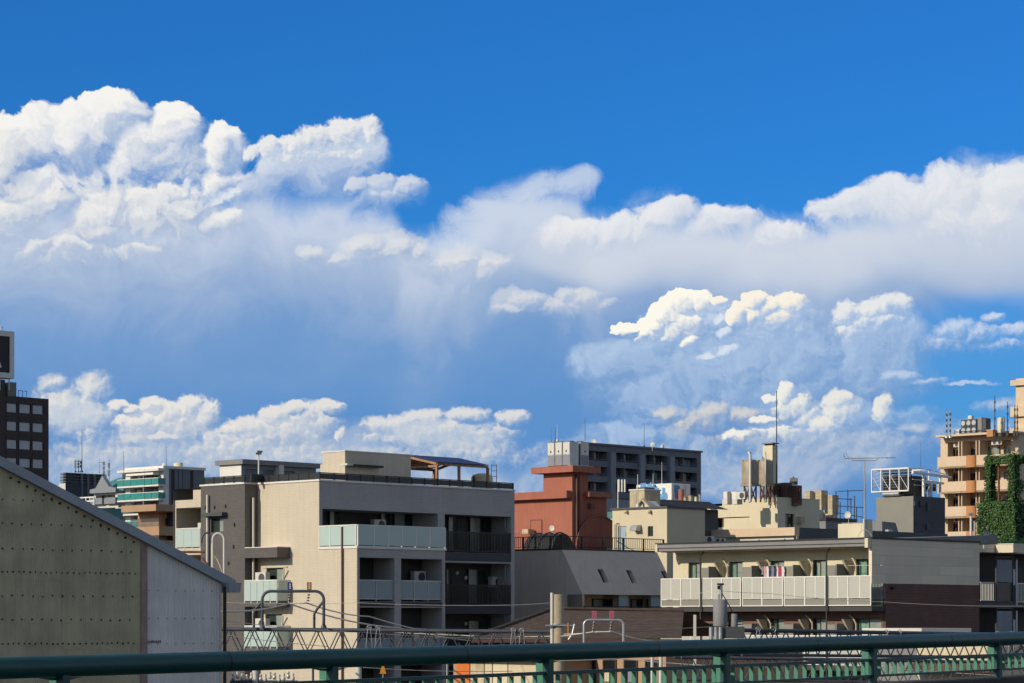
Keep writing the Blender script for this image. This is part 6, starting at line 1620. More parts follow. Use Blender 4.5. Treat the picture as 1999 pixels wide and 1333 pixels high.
for k, h in enumerate(hs):
    ztop = zb1 - k * FH; zbot = ztop - b.z('L', 1860, 892) + b.z('L', 1860, 914.5)
    q = MB(); q.box(-wp, -wp + .12, yc_[2], yc_[3], zbot, ztop); q.box(-wp, -wp + .12, yc_[0], yc_[1], zbot, ztop); q.box(-wp + .12, -.001, yc_[3] - .12, yc_[3], zbot, ztop); q.build('balcony_parapet', 'orange_wall', b.root)
    q = MB(); q.box(-wp, -.001, yc_[0], yc_[3] - .13, zbot + .01, zbot + .2); q.build('balcony_slab', 'orange_wall', b.root)
    q = MB(); ym = (yc_[1] + yc_[2]) / 2; w = (yc_[2] - yc_[1]) / 2; q.prism([(-wp - .45 * math.sin(math.pi * j / 8), ym - w * math.cos(math.pi * j / 8), zbot - .03) for j in range(9)], (0, 0, ztop - zbot + .03)); q.build('curved_pilaster', 'orange_dark', b.root, 'darker orange curved strip')
    if k > 4: continue
    for (xa, xb, cur) in ((1855, 1878, None), (1886, 1912, None), (1926, 1952, 'curtain'), (1960, 1975, None)):
        b.window('L', (b.t('L', xb, 1.2), b.t('L', xa, 1.2), h[2] + .1, h[3] - .75), d=1.1, n=2, bar=.08, frame='brown_metal', curtain=cur if k == 0 else None)
    for px in (1878, 1884, 1912, 1918): q = MB(); t = b.t('L', px + 3, .3); q.box(-.6, 1.2, t, t + .12, h[2], h[3] - .02); q.build('balcony_divider', 'orange_wall', b.root)
    for j, px in enumerate((1866, 1876, 1940, 1950)):
        if j > 1 and k > 0: continue
        place_ac(b.world(.2, b.t('L', px, .2), h[3] - .62 if True else 0), b.th - math.pi / 2, 'hung outdoor unit, %s of the orange block, %s' % (['top storey', 'second storey from top', 'third storey from top', 'fourth storey from top', 'lowest storey in view'][k], ['left of the left pair', 'right of the left pair', 'left of the right pair', 'right of the right pair'][j]), 'hung outdoor units of the orange block', s=.85)
m1 = MB(); m1.box(-wp - .2, 12, -.2, yc_[3] + .1, zt + .003, b.z('L', 1900, 855.0, -wp) + .55); m1.build('roof_slab', 'orange_wall', b.root)
ztop = b.z('L', 1900, 855.0, -wp) + .55
TOPZ = ztop
t = thing('cooling_tower', 'grey cluster of fan condensers on the roof of the orange block', 'cooling unit', b.world(1, b.t('L', 1892, 1), TOPZ), b.th - math.pi / 2)
q = MB(); q.box(-1.9, 1.9, .2, 1.4, 0, .15); q.build('skid', 'galvanised', t)
for i in range(3):
    for j in range(2):
        q = MB(); q.box(-1.3 + i * .72, -.64 + i * .72, .25, 1.0, .2 + j * .85, 1.0 + j * .85); q.build('condenser', 'dark_grey', t)
        q = MB(); q.tube([(-.97 + i * .72, .2, .6 + j * .85), (-.97 + i * .72, .255, .6 + j * .85)], .28, 14); q.build('fan', 'galvanised', t)
q = MB(); q.box(.95, 1.5, .3, 1.4, .15, 2.0); q.build('cabinet', 'mid_grey', t); q = MB(); q.box(-.3, .2, .2, .6, 1.9, 2.3); q.build('cabinet', 'off_white', t)
q = MB(); q.box(1.5, 2.0, .4, 1.4, .15, 1.9); q.build('shaded_cabinet', 'dark_grey', t); q = MB(); q.box(-1.95, -1.5, .3, .9, .1, .8); q.build('cabinet', 'off_white', t)  # end cabinet in a darker grey, pale one at the other end
q = MB(); [q.tube([(x, .1, 0), (x, .1, .7)], .03, 6) for x in (-2.1, -1.4, 1.0, 2.0)]; q.tube([(-2.1, .1, .5), (2.0, .1, .5)], .03, 6); q.build('guard_rail', 'black_metal', t)
for k, (px, ya, lb) in enumerate(((1848, 802, 'left one of two thin masts at the left corner of the orange block roof'), (1855, 800, 'right one of two thin masts at the left corner of the orange block roof'), (1942, 772, 'tallest banded mast on the orange block roof'), (1967, 783, 'banded mast right of the pale cylinder on the orange block roof'), (1981, 790, 'dark mast at the right end of the orange block roof'), (1986, 790, 'dark mast against the far orange tower'))):
    p = W(px, 851 if k > 1 else 854, 288); t, h_ = whip(px, 851 if k > 1 else 855, ya, 288, lb, .07, mt='galvanised' if k < 2 else 'wire')
    q = MB()
    for j in range(4): z = h_ * (.2 + .2 * j); q.lathe((0, 0, z), [(.07, 0), (.10, .08), (.10, .25), (.07, .33)], 8)
    q.build('insulator', 'dark_grey', t)
q = MB(); p = W(1954.5, 850, 289); t = thing('flue', 'pale upright rooftop flue with dark right side on the orange block', 'flue', p, b.th); h_ = W(0, 816, 289).z - p.z; q.lathe((0, 0, 0), [(.42, 0.3), (.42, h_), (.3, h_ + .05)], 16); q.build('pipe', 'cream_pale', t); q = MB(); q.box(-.35, .35, -.35, .35, -.1, .3); q.build('base', 'dark_grey', t)
p = W(1938, 851, 289); t = thing('brick_stub', 'small red brick chimney stub on the orange block', 'chimney', p, b.th); q = MB(); q.box(-.45, .45, -.3, .5, -.1, .62); q.build('stack', 'orange_dark', t); q = MB(); q.box(-.5, .5, -.35, .55, .62, .7); q.build('cap', 'orange_wall', t)
b = Bld('orange_tower', 'far salmon apartment tower cut by the right edge', 'apartment building', 2080, 420)
zt = b.z('L', 1999, 738); yl = b.t('L', 1983)
m1 = MB(); b.wall(m1, 'L', 0, yl, 0, zt); b.wall(m1, 'R', 0, 8, 0, zt); m1.build('wall', 'orange_wall', b.root); shell(b, 0, 8, 0, yl, 0, zt, 'orange_wall', 'BFT')
for k in range(8): z0 = b.z('L', 1985, 753) - k * (b.z('L', 1985, 752) - b.z('L', 1985, 794)) - (1.6 if k else 0); q = MB(); q.box(-.6, -.002, yl - 3.2, yl + .7, z0, z0 + (.9 if k == 0 else 1.7)); q.build('balcony', 'orange_wall', b.root)

# ------------------------------------------------------------------ ivy-covered structure
b = Bld('ivy_tower', 'roof structure and wall overgrown with dense green ivy', 'ivy-covered structure', 1981, 245)
zL0, zT = 0, b.z('L', 1950, 980); yl = b.t('L', 1909.5); xr_ = 9
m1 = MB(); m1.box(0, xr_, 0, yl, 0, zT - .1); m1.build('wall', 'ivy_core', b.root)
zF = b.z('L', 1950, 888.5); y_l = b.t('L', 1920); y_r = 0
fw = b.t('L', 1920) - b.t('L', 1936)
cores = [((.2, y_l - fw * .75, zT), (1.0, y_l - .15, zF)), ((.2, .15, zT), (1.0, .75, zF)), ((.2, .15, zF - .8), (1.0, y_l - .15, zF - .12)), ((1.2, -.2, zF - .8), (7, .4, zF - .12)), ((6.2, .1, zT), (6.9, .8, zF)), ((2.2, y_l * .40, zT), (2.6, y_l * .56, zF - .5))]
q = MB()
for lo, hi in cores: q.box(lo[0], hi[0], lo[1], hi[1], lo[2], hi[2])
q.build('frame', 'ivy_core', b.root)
q = MB(); q.tube([(.6, y_l * .62, zT), (.6, y_l * .62, zF - .5)], .12, 6); q.tube([(3, y_l * .5, zT), (3, y_l * .5, zF - .5)], .1, 6)
q.tube([(2.4, y_l * .55, zT), (3.6, y_l * .25, zT + 2.2)], .06, 6); q.tube([(2.4, y_l * .15, zT), (1.6, y_l * .5, zT + 2.6)], .06, 6); q.build('steel_post', 'rust', b.root)
random.seed(11)
def leaf(q, p, nrm, s):
    n = Vector(nrm) + Vector((random.gauss(0, .45), random.gauss(0, .45), random.gauss(0, .45) - .1)); n.normalize()
    u = n.cross(Vector((random.random(), random.random(), random.random() + .1))).normalized() * s; v = n.cross(u).normalized() * s * .9; p = Vector(p)
    q.poly([p - u * .5, p - v * .45, p + u * .15 - v * .35, p + u * .6, p + u * .1 + v * .4, p + v * .45])
lv = [MB(), MB()]
def cover(lo, hi, face, dens, s=.16, th=.22):
    """scatter ivy leaves over one face of a box"""
    (x0, y0, z0), (x1, y1, z1) = lo, hi
    w, h = {'L': (y1 - y0, z1 - z0), 'B': (y1 - y0, z1 - z0), 'R': (x1 - x0, z1 - z0), 'F': (x1 - x0, z1 - z0), 'T': (x1 - x0, y1 - y0)}[face]
    for _ in range(int(abs(w * h) * dens)):
        a, e = random.random(), random.random()
        d = random.random() ** 1.5 * th + .10 * math.sin(a * w * 3.1) * math.sin(e * h * 2.3)
        j = random.gauss(0, .05)
        if face == 'L': p = (x0 - d, y0 + a * (y1 - y0) + j, z0 + e * (z1 - z0) + j); n = (-1, 0, .3)
        elif face == 'B': p = (x1 + d, y0 + a * (y1 - y0) + j, z0 + e * (z1 - z0)); n = (1, 0, .3)
        elif face == 'R': p = (x0 + a * (x1 - x0) + j, y0 - d, z0 + e * (z1 - z0) + j); n = (0, -1, .3)
        elif face == 'F': p = (x0 + a * (x1 - x0) + j, y1 + d, z0 + e * (z1 - z0)); n = (0, 1, .3)
        else: p = (x0 + a * (x1 - x0), y0 + e * (y1 - y0), z1 + d); n = (0, 0, 1)
        leaf(random.choice(lv), p, n, s * random.uniform(.6, 1.3))
zlow = HC + .5
cover((0, -.1, zlow), (xr_, yl + .05, zT), 'L', 150, th=.32); cover((0, 0, zlow), (xr_, yl, zT), 'R', 60); cover((0, 0, zlow), (2.5, yl, zT), 'T', 80); cover((0, yl - .1, zlow), (1.5, yl, zT), 'F', 90)
for lo, hi in cores:
    for f_ in 'LRFBT': cover(lo, hi, f_, 170 if f_ in 'LF' else 90, s=.15, th=.3)
for (c_, r_) in (((1.6, y_l * .18, zT + 1.5), 1.0), ((5, .6, zT + 2.0), 1.0)):
    for _ in range(500):
        v = Vector((random.gauss(0, 1), random.gauss(0, 1), random.gauss(0, 1))).normalized() * r_ * random.uniform(.5, 1); leaf(lv[0], Vector(c_) + Vector((v.x, v.y * .7, v.z * .8)), v, .16)
defm('ivy_leaf_b', (0.055, 0.125, 0.025), 0.5, var=0.5, vscale=2.2)
lv[0].build('ivy_leaves', 'ivy_leaf', b.root, kind='stuff'); lv[1].build('ivy_leaves', 'ivy_leaf_b', b.root, kind='stuff')
p = b.world(4, -1.5, 0); t = thing('hedge', 'low leafy green growth at the right edge beside the ivy wall', 'hedge', W(1990, 1064, 238)); q = MB()
for _ in range(900): v = Vector((random.gauss(0, .9), random.gauss(0, .5), random.gauss(0, .28))); leaf(q, v, (random.gauss(0, 1), -1, 1), .15)
q.build('leaves', 'ivy_leaf_b', t, kind='stuff'); MB().box(-1.4, 1.6, -.4, .6, -3, -.1).build('stems', 'ivy_core', t)
q = MB(); p = W(1895.5, 1062, 262); t = thing('roof_pole', 'stout pale pole in front of the orange block beside the ivy', 'pole', p); h_ = W(0, 1006, 262).z - p.z; q.tube([(0, 0, -3), (0, 0, h_)], .13, 10); q.tube([(.35, 0, -3), (.35, 0, h_ * .8)], .06, 8); q.build('pole', 'off_white', t); q = MB(); q.box(-.25, .25, -.2, .2, h_, h_ + .25); q.build('cap', 'galvanised', t)

# ------------------------------------------------------------------ white-railed apartment building (right)
b = Bld('railed_apartments', 'two-tone apartment block with white panelled balcony and washing, brown brick below', 'apartment building', 1729, 122)
AB = b
Pj = 1.1
zE0, zE1 = b.z('L', 1500, 1074, -Pj), b.z('L', 1500, 1058.5, -Pj)
yl = b.t('L', 1314); ye = b.t('L', 1291, -Pj); xr_ = b.t('R', 1912)
zsplit = b.z('R', 1820, 1140.5); ztR0, ztR1 = b.z('R', 1702, 1050), b.z('R', 1912, 1061.5)
zm = (ztR0 + ztR1) / 2
x700 = b.t('R', 1702)
m1 = MB(); m1.box(x700, xr_, 0, .18, zsplit, zm); m1.build('wall', 'siding', b.root)
MB().box(0, xr_, 0.004, .18, 0, zsplit - .002).build('wall', 'brown_brick', b.root, 'dark brown brick end wall')
MB().box(x700, 0, .004, .18, b.z('R', 1715, 1073), zsplit).build('hidden_return', 'siding', b.root) if False else None
MB().box(x700 - .03, xr_ + .03, -.05, .22, zm + .002, zm + .09).build('coping', 'black_metal', b.root)
MB().box(b.t('R', 1738, 0), b.t('R', 1742), -.18, -.002, b.z('R', 1740, 1150), b.z('R', 1740, 1145)).build('vent_cap', 'black_metal', b.root)
# storeys: windows on the sunlit face
zF1 = b.z('L', 1500, 1183, -Pj); zF0 = zF1 - 2.85; FHt = 2.85
zbr = b.z('L', 1500, 1190)
wins = [(1344, 1370), (1423, 1450), (1504, 1531), (1587, 1612), (1670, 1720)]
wu = []; wlo = []
z_w1 = b.z('L', 1500, 1095); 
for (xa, xb) in wins:
    a, e = b.t('L', xb), b.t('L', xa); wu.append((a, e, zF1 + .05, z_w1)); wlo.append((a, e, zF0 + .05, zF0 + z_w1 - zF1))
m1 = MB(); b.wall(m1, 'L', .181, yl, zF1 - .25, zE0 + .1, holes=wu, deep=.15); m1.build('wall', 'cream_pale', b.root)
m1 = MB(); b.wall(m1, 'L', .181, yl, 0, zF1 - .252, holes=wlo, deep=.15); m1.build('wall', 'rose_brick', b.root, 'rose brown brick lower wall')
shell(b, 0.003, xr_, .2, yl, 0, zE0, 'siding', 'BF')
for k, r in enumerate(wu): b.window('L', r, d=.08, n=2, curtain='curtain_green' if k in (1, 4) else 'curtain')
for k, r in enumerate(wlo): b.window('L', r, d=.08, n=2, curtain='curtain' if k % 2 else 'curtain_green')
# partitions between the flats, angled supports, pipes
for i, (xa, xb) in enumerate(((1371, 1396), (1452, 1480), (1533, 1561), (1616, 1646))):
    for (zz, nm) in ((zF1, 0), (zF0, 1)):
        y = b.t('L', xb - 1, -.55); y_ = b.t('L', xa, -.3)
        q = MB(); yp = (b.t('L', xb, -.5)); q.box(-Pj + .06, -.003, yp - .02, yp + .02, zz + .05, zz + 2.0); q.build('partition', 'board_grey', b.root)
        q = MB(); ys = b.t('L', xa + 1, -.4); q.box(-.62, -.58, yp + .021, ys, zz + .1, zz + 1.95); q.build('partition', 'board_grey', b.root)
        q = MB(); yb2 = yp - .06; q.prism([(-.003, yb2 - .14, zz + 2.2), (-.75, yb2 - .14, zz + 2.2), (-.003, yb2 - .14, zz + 1.3)], (0, .12, 0)); q.build('bracket', 'cream', b.root)
        q = MB(); yy = yp - .45; q.tube([(-.08, yy, zz + 1.4), (-.08, yy, zz + 2.0), (-.25, yy + .05, zz + 2.25), (-.08, yy + .4, zz + 2.4)], .035, 8); q.build('duct', 'cream', b.root)
        place_ac(b.world(-.40, yp - .62, zz + .02), b.th - math.pi / 2, 'outdoor unit, white-railed block, %s storey, %s' % (['upper', 'lower'][nm], ['at the left end', 'left of the washing', 'right of the washing', 'next to the right end'][i]))
# laundry pole arms
q = MB()
for (xa, xb) in ((1336, 1345), (1414, 1424), (1470, 1480), (1655, 1722), (1500, 1530)):
    a, e = b.t('L', xa, -.6), b.t('L', xb, -.6); z = b.z('L', xa, 1104, -.6); q.tube([(-.6, a, z), (-.6, e, z - .01)], .012, 6)
q.build('laundry_pole', 'off_white', b.root)
# roof: gutter fascia and eave
m1 = MB(); m1.box(-Pj - .28, yl * 0 + 3, .19, ye + .2, zE1 - .02, zE1 + .10); m1.build('roof', 'black_roof', b.root)
m1 = MB(); m1.box(-Pj, 0, .19, ye, zE0 + .02, zE0 + .09); m1.build('soffit', 'cream_pale', b.root)
m1 = MB(); pr = [(-Pj - .3, 0, zE1), (-Pj - .3, 0, zE1 - .16), (-Pj - .22, 0, zE1 - .2), (-Pj - .22, 0, zE0 + .07), (-Pj + .05, 0, zE0 + .02), (-Pj + .1, 0, zE1)]
m1.prism([(x, .19, z) for x, y, z in pr], (0, ye - .19, 0)); m1.build('gutter', 'mid_grey', b.root)
MB().box(-Pj - .32, -Pj + .3, ye + .002, ye + .14, zE0 + .05, zE1 + .04).build('gutter_end', 'cream_pale', b.root)
MB().box(-Pj - .33, -Pj - .05, .0, .188, zE0, zE1 + .06).build('gutter_end', 'cream_pale', b.root)
m1 = MB(); m1.prism([(-Pj, .3, zE1), (10, .3, zE1 + .02), (10, .3, zE1 + .5)], (0, ye - .3, 0)); m1.build('roof_deck', 'mid_grey', b.root)
# balcony
def pixB(x): return b.t('L', x, -Pj)
segs = [((1290.8, 1329.7), (1329.7, 1367.5)), ((1370, 1409.5), (1409.5, 1447)), ((1449.5, 1488), (1488, 1529)), ((1531, 1571.6), (1571.6, 1612)), ((1615.5, 1656), (1656, 1701))]
for fl, zz in ((0, zF1), (1, zF0)):
    m1 = MB(); m1.box(-Pj + .03, -.003, pixB(1701), ye, zz - .26, zz - .04); m1.build('balcony_slab', 'dark_recess', b.root)
    zt_, zm0, zd1, zd0 = b.z('L', 1500, 1126, -Pj) - fl * FHt, b.z('L', 1500, 1167.5, -Pj) - fl * FHt, b.z('L', 1500, 1169.5, -Pj) - fl * FHt, b.z('L', 1500, 1182, -Pj) - fl * FHt
    for sg_ in segs:
        q = MB(); ya, yb_ = pixB(sg_[1][1]), pixB(sg_[0][0])
        q.box(-Pj - .03, -Pj + .02, ya, yb_, zt_ - .05, zt_); q.box(-Pj - .03, -Pj + .02, ya, yb_, zm0 - .03, zm0); q.box(-Pj - .03, -Pj + .02, ya, yb_, zd0 - .03, zd0 + .012)
        for yy in (ya + .025, yb_ - .025): q.box(-Pj - .034, -Pj + .022, yy - .025, yy + .025, zd0 - .03, zt_ + .002)
        ymid = pixB(sg_[0][1]); q.box(-Pj - .034, -Pj + .022, ymid - .03, ymid + .03, zd0 - .03, zt_ + .002)
        f = q.build('balcony_rail', 'white_paint', b.root)
        for (xa, xb) in sg_:
            a, e = pixB(xb), pixB(xa); md = (a + e) / 2
            for (s0_, s1_) in ((a + .05, md - .02), (md + .02, e - .05)): MB().box(-Pj - .012, -Pj, s0_, s1_, zm0 + .01, zt_ - .05).build('panel', 'wired', f)
            MB().box(-Pj - .02, -Pj + .01, md - .02, md + .02, zm0, zt_ - .05).build('mullion', 'white_paint', f)
            MB().box(-Pj - .005, -Pj + .005, a + .03, e - .03, zd0 + .015, zd1 - .01).build('toe_board', 'board_grey', f)
    yr = pixB(1701) + .0
    q = MB(); q.box(-Pj, -.03, yr - .03, yr + .01, zt_ - .05, zt_); q.box(-Pj, -.03, yr - .03, yr + .01, zd1, zd1 + .04); q.box(-.07, -.03, yr - .035, yr + .012, zd0, zt_); f = q.build('side_rail', 'mid_grey', b.root)
    for j in range(8): x = -Pj + .1 + j * .12; MB().box(x - .015, x + .015, yr - .025, yr, zd1 + .04, zt_ - .05).build('bar', 'mid_grey', f)
q = MB()
for px in (1367.5, 1613.5): t = b.t('L', px, -Pj - .1); q.tube([(-Pj + .2, t, zE0 + .05), (-Pj - .1, t, zE0 - .2), (-Pj - .1, t, 0)], .038, 8)
q.build('drain_pipe', 'black_metal', b.root)
# washing
random.seed(3)
for k, (px, w, h_, m_, lb) in enumerate(((1488, 4, 12, 'cloth_grey', 'dark socks peg hanger at the left end of the washing'), (1493, 5, 18, 'cloth_pink', 'pinkish shirt at the left of the washing'), (1498, 5, 16, 'cloth_white', 'white shirt at the left of the washing, right of the pink one'), (1503, 5, 17, 'cloth_navy', 'dark navy shirt in the middle of the washing'), (1508, 5, 16, 'cloth_grey', 'grey shirt in the middle of the washing'), (1513, 5, 18, 'cloth_navy', 'navy garment right of the middle of the washing'), (1517, 4, 17, 'cloth_white', 'white garment next to the red one'), (1522.5, 6, 16, 'cloth_red', 'crimson garment hanging near the right end of the washing'), (1528, 6, 22, 'cloth_white', 'large white sheet at the right end of the washing'))):
    y = b.t('L', px, -.75); z = b.z('L', px, 1105, -.75); wm = w * 122 / 5000 * 1.2; hm = h_ * 127 / 5000 * 1.4
    t = thing('garment', lb, 'laundry', b.world(-.75, y, z), b.th - math.pi / 2 + random.uniform(-.25, .25), 'washing on the white-railed balcony')
    q = MB(); pts = [(-wm * .5, 0, -hm), (-wm * .45, .02, -hm * .4), (-wm * .62, .03, -hm * .35), (-wm * .5, .0, -.05), (-wm * .15, 0, 0), (wm * .15, 0, 0), (wm * .5, 0, -.05), (wm * .62, .03, -hm * .35), (wm * .45, .02, -hm * .4), (wm * .5, .02, -hm)]
    q.prism(pts, (0, .03, 0)); q.build('cloth', m_, t); q = MB(); q.tube([(-wm * .4, .015, -.04), (0, .015, .05), (wm * .4, .015, -.04)], .008, 5); q.build('hanger', 'wire', t)

# ------------------------------------------------------------------ its neighbour at the right edge
b = Bld('edge_building', 'dark recessed rear of a block at the right edge with screens and white bars', 'apartment building', 1905, 141)
P_ = lambda x, y, c=0: (b.t('R', x, c), b.z('R', x, y, c))
xr_ = b.t('R', 2120); zt = b.z('R', 1955, 1062)
m1 = MB(); m1.box(0, xr_, 1.5, 8, 0, zt - .3); m1.build('wall', 'dark_recess', b.root)
m1 = MB(); m1.box(0, xr_, 0, 8, b.z('R', 1955, 1079), zt); m1.build('roof_slab', 'siding', b.root)
r = b.rect('L', 1944, 1063, 1978, 1078) if False else None
p0 = Bld('roof_upstand', 'sunlit cream upstand on the roof at the right edge', 'roof block', 1978, 141.5); y2 = p0.t('L', 1944); z0_, z1_ = p0.z('L', 1960, 1078), p0.z('L', 1960, 1062.5); q = MB(); q.box(0, 1.2, 0, y2, z0_ - .02, z1_); q.build('block', 'cream_pale', p0.root); q = MB(); q.box(-.04, 1.24, -.04, y2 + .04, z1_ + .001, z1_ + .04); q.build('cap', 'white_coping', p0.root)
zf = b.z('R', 1945, 1176); zf2 = zf - 2.85
for zz, fl in ((zf, 0), (zf2, 1)):
    MB().box(0, xr_, -.1, 1.5, zz - .3, zz).build('balcony_slab', 'dark_grey', b.root)
    a, e = b.t('R', 1913), b.t('R', 1940); q = MB(); q.box(a, e, -.05, 0, zz + 1.08, zz + 1.13); q.box(a, e, -.05, 0, zz + .08, zz + .12); f = q.build('rail', 'off_white', b.root)
    for k in range(9): x = a + (e - a) * (k + .5) / 9; MB().box(x - .018, x + .018, -.04, -.01, zz + .12, zz + 1.08).build('bar', 'off_white', f)
    a, e = b.t('R', 1942), b.t('R', 1974.5); md = (a + e) / 2
    q = MB(); q.box(a, a + .06, -.12, -.02, zz, zz + 2.55); q.box(e - .06, e, -.12, -.02, zz, zz + 2.6); q.box(a, e, -.12, -.02, zz + 2.5, zz + 2.56); f = q.build('screen_frame', 'window_frame', b.root)
    MB().box(a + .07, md - .01, -.1, -.06, zz + 1.15, zz + 2.38).build('screen_panel', 'blue_grey', f); MB().box(md + .01, e - .07, -.1, -.06, zz + 1.15, zz + 2.38).build('screen_panel', 'blue_grey', f); MB().box(a + .07, e - .07, -.1, -.06, zz + .05, zz + 1.1).build('screen_panel', 'smoked', f)
    a, e = b.t('R', 1976), b.t('R', 2060); q = MB(); q.box(a, e, -.3, -.25, zz + 1.05, zz + 1.1); q.box(a, e, -.3, -.25, zz + .02, zz + .06); q.box(a, a + .05, -.31, -.24, zz - .2, zz + 2.4); f = q.build('rail', 'white_paint', b.root)
    for k in range(30): x = a + (e - a) * (k + .5) / 30; MB().box(x - .015, x + .015, -.29, -.26, zz + .06, zz + 1.05).build('bar', 'white_paint', f)
    for k in range(3): x = b.t('R', 1978 + k * 9); MB().box(x, x + .2, .6, .64, zz + 1.0, zz + 1.9).build('shaded_cloth', ['cloth_navy', 'cloth_grey', 'cloth_white'][k], b.root)
dd_ = dish(1925, 1044, 139, .31, 'grey satellite dish with feed arm on the roof corner at the right', az=50, mt='galvanised')
q = MB(); q.tube([(b.t('R', 1912), -.1, zt + .05), (b.t('R', 1918), -.1, zt + .05), (b.t('R', 1918), -.1, zt - .4)], .04, 6); q.build('conduit', 'off_white', b.root)
# ------------------------------------------------------------------ brown tiled house roof between the blocks
b = Bld('tiled_house', 'small house with brown hipped tile roof below the mansard block', 'house', 940, 108, 20)
TH_ = b
# roof planes defined by eave and ridge in world space
e0, e1 = W(925, 1246, 104), W(1330, 1246, 104); r0, r1 = W(1078, 1191, 112), W(1335, 1194, 112); k0, k1 = W(925, 1246, 104) + Vector((3, 16, 0)), r0
inv = Matrix.Translation(b.root.location) @ Matrix.Rotation(b.th, 4, 'Z'); inv = inv.inverted()
L_ = lambda v: inv @ v
ncourse = 18
for k in range(ncourse):
    f0, f1 = k / ncourse, (k + 1) / ncourse
    A0, A1 = e0.lerp(r0, f0), e1.lerp(r1, f0); B0, B1 = e0.lerp(r0, f1), e1.lerp(r1, f1)
    up = Vector((0, 0, .035))
    q = MB(); q.hexa([L_(A0 - Vector((0, .02, 0))), L_(A1 - Vector((0, .02, 0))), L_(B1), L_(B0), L_(A0 + up), L_(A1 + up), L_(B1 + up * .2), L_(B0 + up * .2)])
    q.build('tile_course', 'roof_tile', b.root)
q = MB(); q.poly([L_(e0 + Vector((0, 0, .02))), L_(r0), L_(k0)]); q.poly([L_(k0), L_(r0), L_(r1), L_(k0 + Vector((9, 0, 0)))]); q.build('back_roof', 'roof_tile', b.root)
q = MB(); q.tube([L_(e0 + Vector((0, 0, .05))), L_(r0 + Vector((0, 0, .05))), L_(r1 + Vector((0, 0, .05)))], .09, 8); q.build('ridge', 'roof_tile', b.root)
q = MB(); q.bar(L_(e0 - Vector((.1, .08, .1))), L_(e1 - Vector((0, .08, .1))), .12, .14); q.build('gutter', 'brown_metal', b.root)
w0, w1 = e0 + Vector((.6, .7, -.05)), e1 + Vector((0, .7, -.05))
q = MB(); q.poly([L_(Vector((w0.x, w0.y, 0))), L_(Vector((w1.x, w1.y, 0))), L_(w1), L_(w0)]); q.build('wall', 'dark_recess', b.root)
# low row of lit walls and shutters glimpsed through the railing
b = Bld('low_buildings', 'low cream and orange clad sheds glimpsed under the handrail', 'shed row', 1052, 97, 40)
zt = b.z('L', 1000, 1287)
cs = [(893, 918, 'orange_panel'), (920, 946, 'stained_cream'), (948, 962, 'cream'), (964, 992, 'cream_pale'), (994, 1048, 'cream')]
for (xa, xb, m_) in cs: a, e = b.t('L', xb), b.t('L', xa); MB().box(-.04, 0, a, e, 0, zt).build('wall_panel', m_, b.root)
yl = b.t('L', 885); MB().box(.005, 5, 0, yl, 0, zt - .02).build('wall', 'tan_wall', b.root); MB().box(-.5, 5, -.2, yl, zt + .002, zt + .12).build('roof', 'rust', b.root)
b = Bld('low_house', 'low brown house with pale boards glimpsed through the railing fins', 'house', 1300, 96, 44)
zt = b.z('L', 1250, 1262); yl = b.t('L', 1096)
MB().box(0, 8, 0, yl, 0, zt).build('wall', 'tan_wall', b.root); MB().box(-.6, 8, -.3, yl, zt + .002, zt + .12).build('roof', 'dark_grey', b.root)
for k in range(5): y = yl * (k + .3) / 5; b.window('L', (y, y + .7, zt - 1.4, zt - .5), d=-.06, n=1, curtain=None)
for k in range(4): y = yl * (k + .1) / 4; MB().box(-.05, -.004, y, y + .4, zt - 2.4, zt - .9).build('wall_board', ['cream_pale', 'blue_grey', 'cream', 'off_white'][k], b.root)
b = Bld('low_house', 'low cream house with pitched lean-to glimpsed at the lower right', 'house', 1955, 100, 44)
zt = b.z('L', 1920, 1262); yl = b.t('L', 1790)
MB().box(0, 8, 0, yl, 0, zt).build('wall', 'cream', b.root); q = MB(); q.prism([(-.8, 0, zt - .9), (1.5, 0, zt + .05), (1.5, 0, zt - .05), (-.8, 0, zt - 1.0)], (0, yl, 0)); q.build('roof', 'brown_metal', b.root)
for k in range(4): y = yl * (k + .3) / 4; b.window('L', (y, y + .6, zt - 2.2, zt - 1.4), d=-.06, n=1, curtain=None, frame='off_white')
b = Bld('railed_block_annex', 'pale flat roof edge just above the handrail before the brown brick wall', 'roof', 1900, 108, 46)
z0, z1 = b.z('R', 1850, 1232), b.z('R', 1850, 1226); x0 = b.t('R', 1799); MB().box(x0, b.t('R', 1896), 0, 3, z0 - .5, z1).build('slab', 'off_white', b.root); MB().box(x0 + .2, -.2, .3, 2.8, 0, z0 - .5).build('wall', 'mid_grey', b.root)

# ------------------------------------------------------------------ railway portal trusses
def truss(name_label, xa, ya, Ya, xb, yb, Yb, n, hgt=.85, r=.072, width=.55):
    a, e = W(xa, ya, Ya), W(xb, yb, Yb)
    t = thing('catenary_truss', name_label, 'steel truss', a, 0, 'railway catenary trusses')
    d = e - a; L = d.length; u = d.normalized(); side = Vector((-u.y, u.x, 0)) * width
    dn = Vector((0, 0, -hgt))
    for off in (Vector(), side):
        q = MB(); q.tube([off, off + d], r, 10); q.build('top_chord', 'truss_paint', t)
    for off in (side * .0 + dn, side + dn):
        q = MB(); q.tube([off, off + d], r * .8, 10); q.build('bottom_chord', 'truss_paint', t)
    for k in range(n):
        p0, p1, p2 = u * (L * k / n), u * (L * (k + .5) / n), u * (L * (k + 1) / n)
        for off in (Vector(), side):
            q = MB(); q.tube([p0 + off + dn, p1 + off], r * .33, 6); q.build('diagonal', 'truss_paint', t); q = MB(); q.tube([p1 + off, p2 + off + dn], r * .33, 6); q.build('diagonal', 'truss_paint', t)
        q = MB(); q.tube([p1, p1 + side], r * .3, 6); q.tube([p0 + dn, p1 + side + dn], r * .3, 6); q.build('lacing', 'truss_paint', t)
    return t, a, d, u
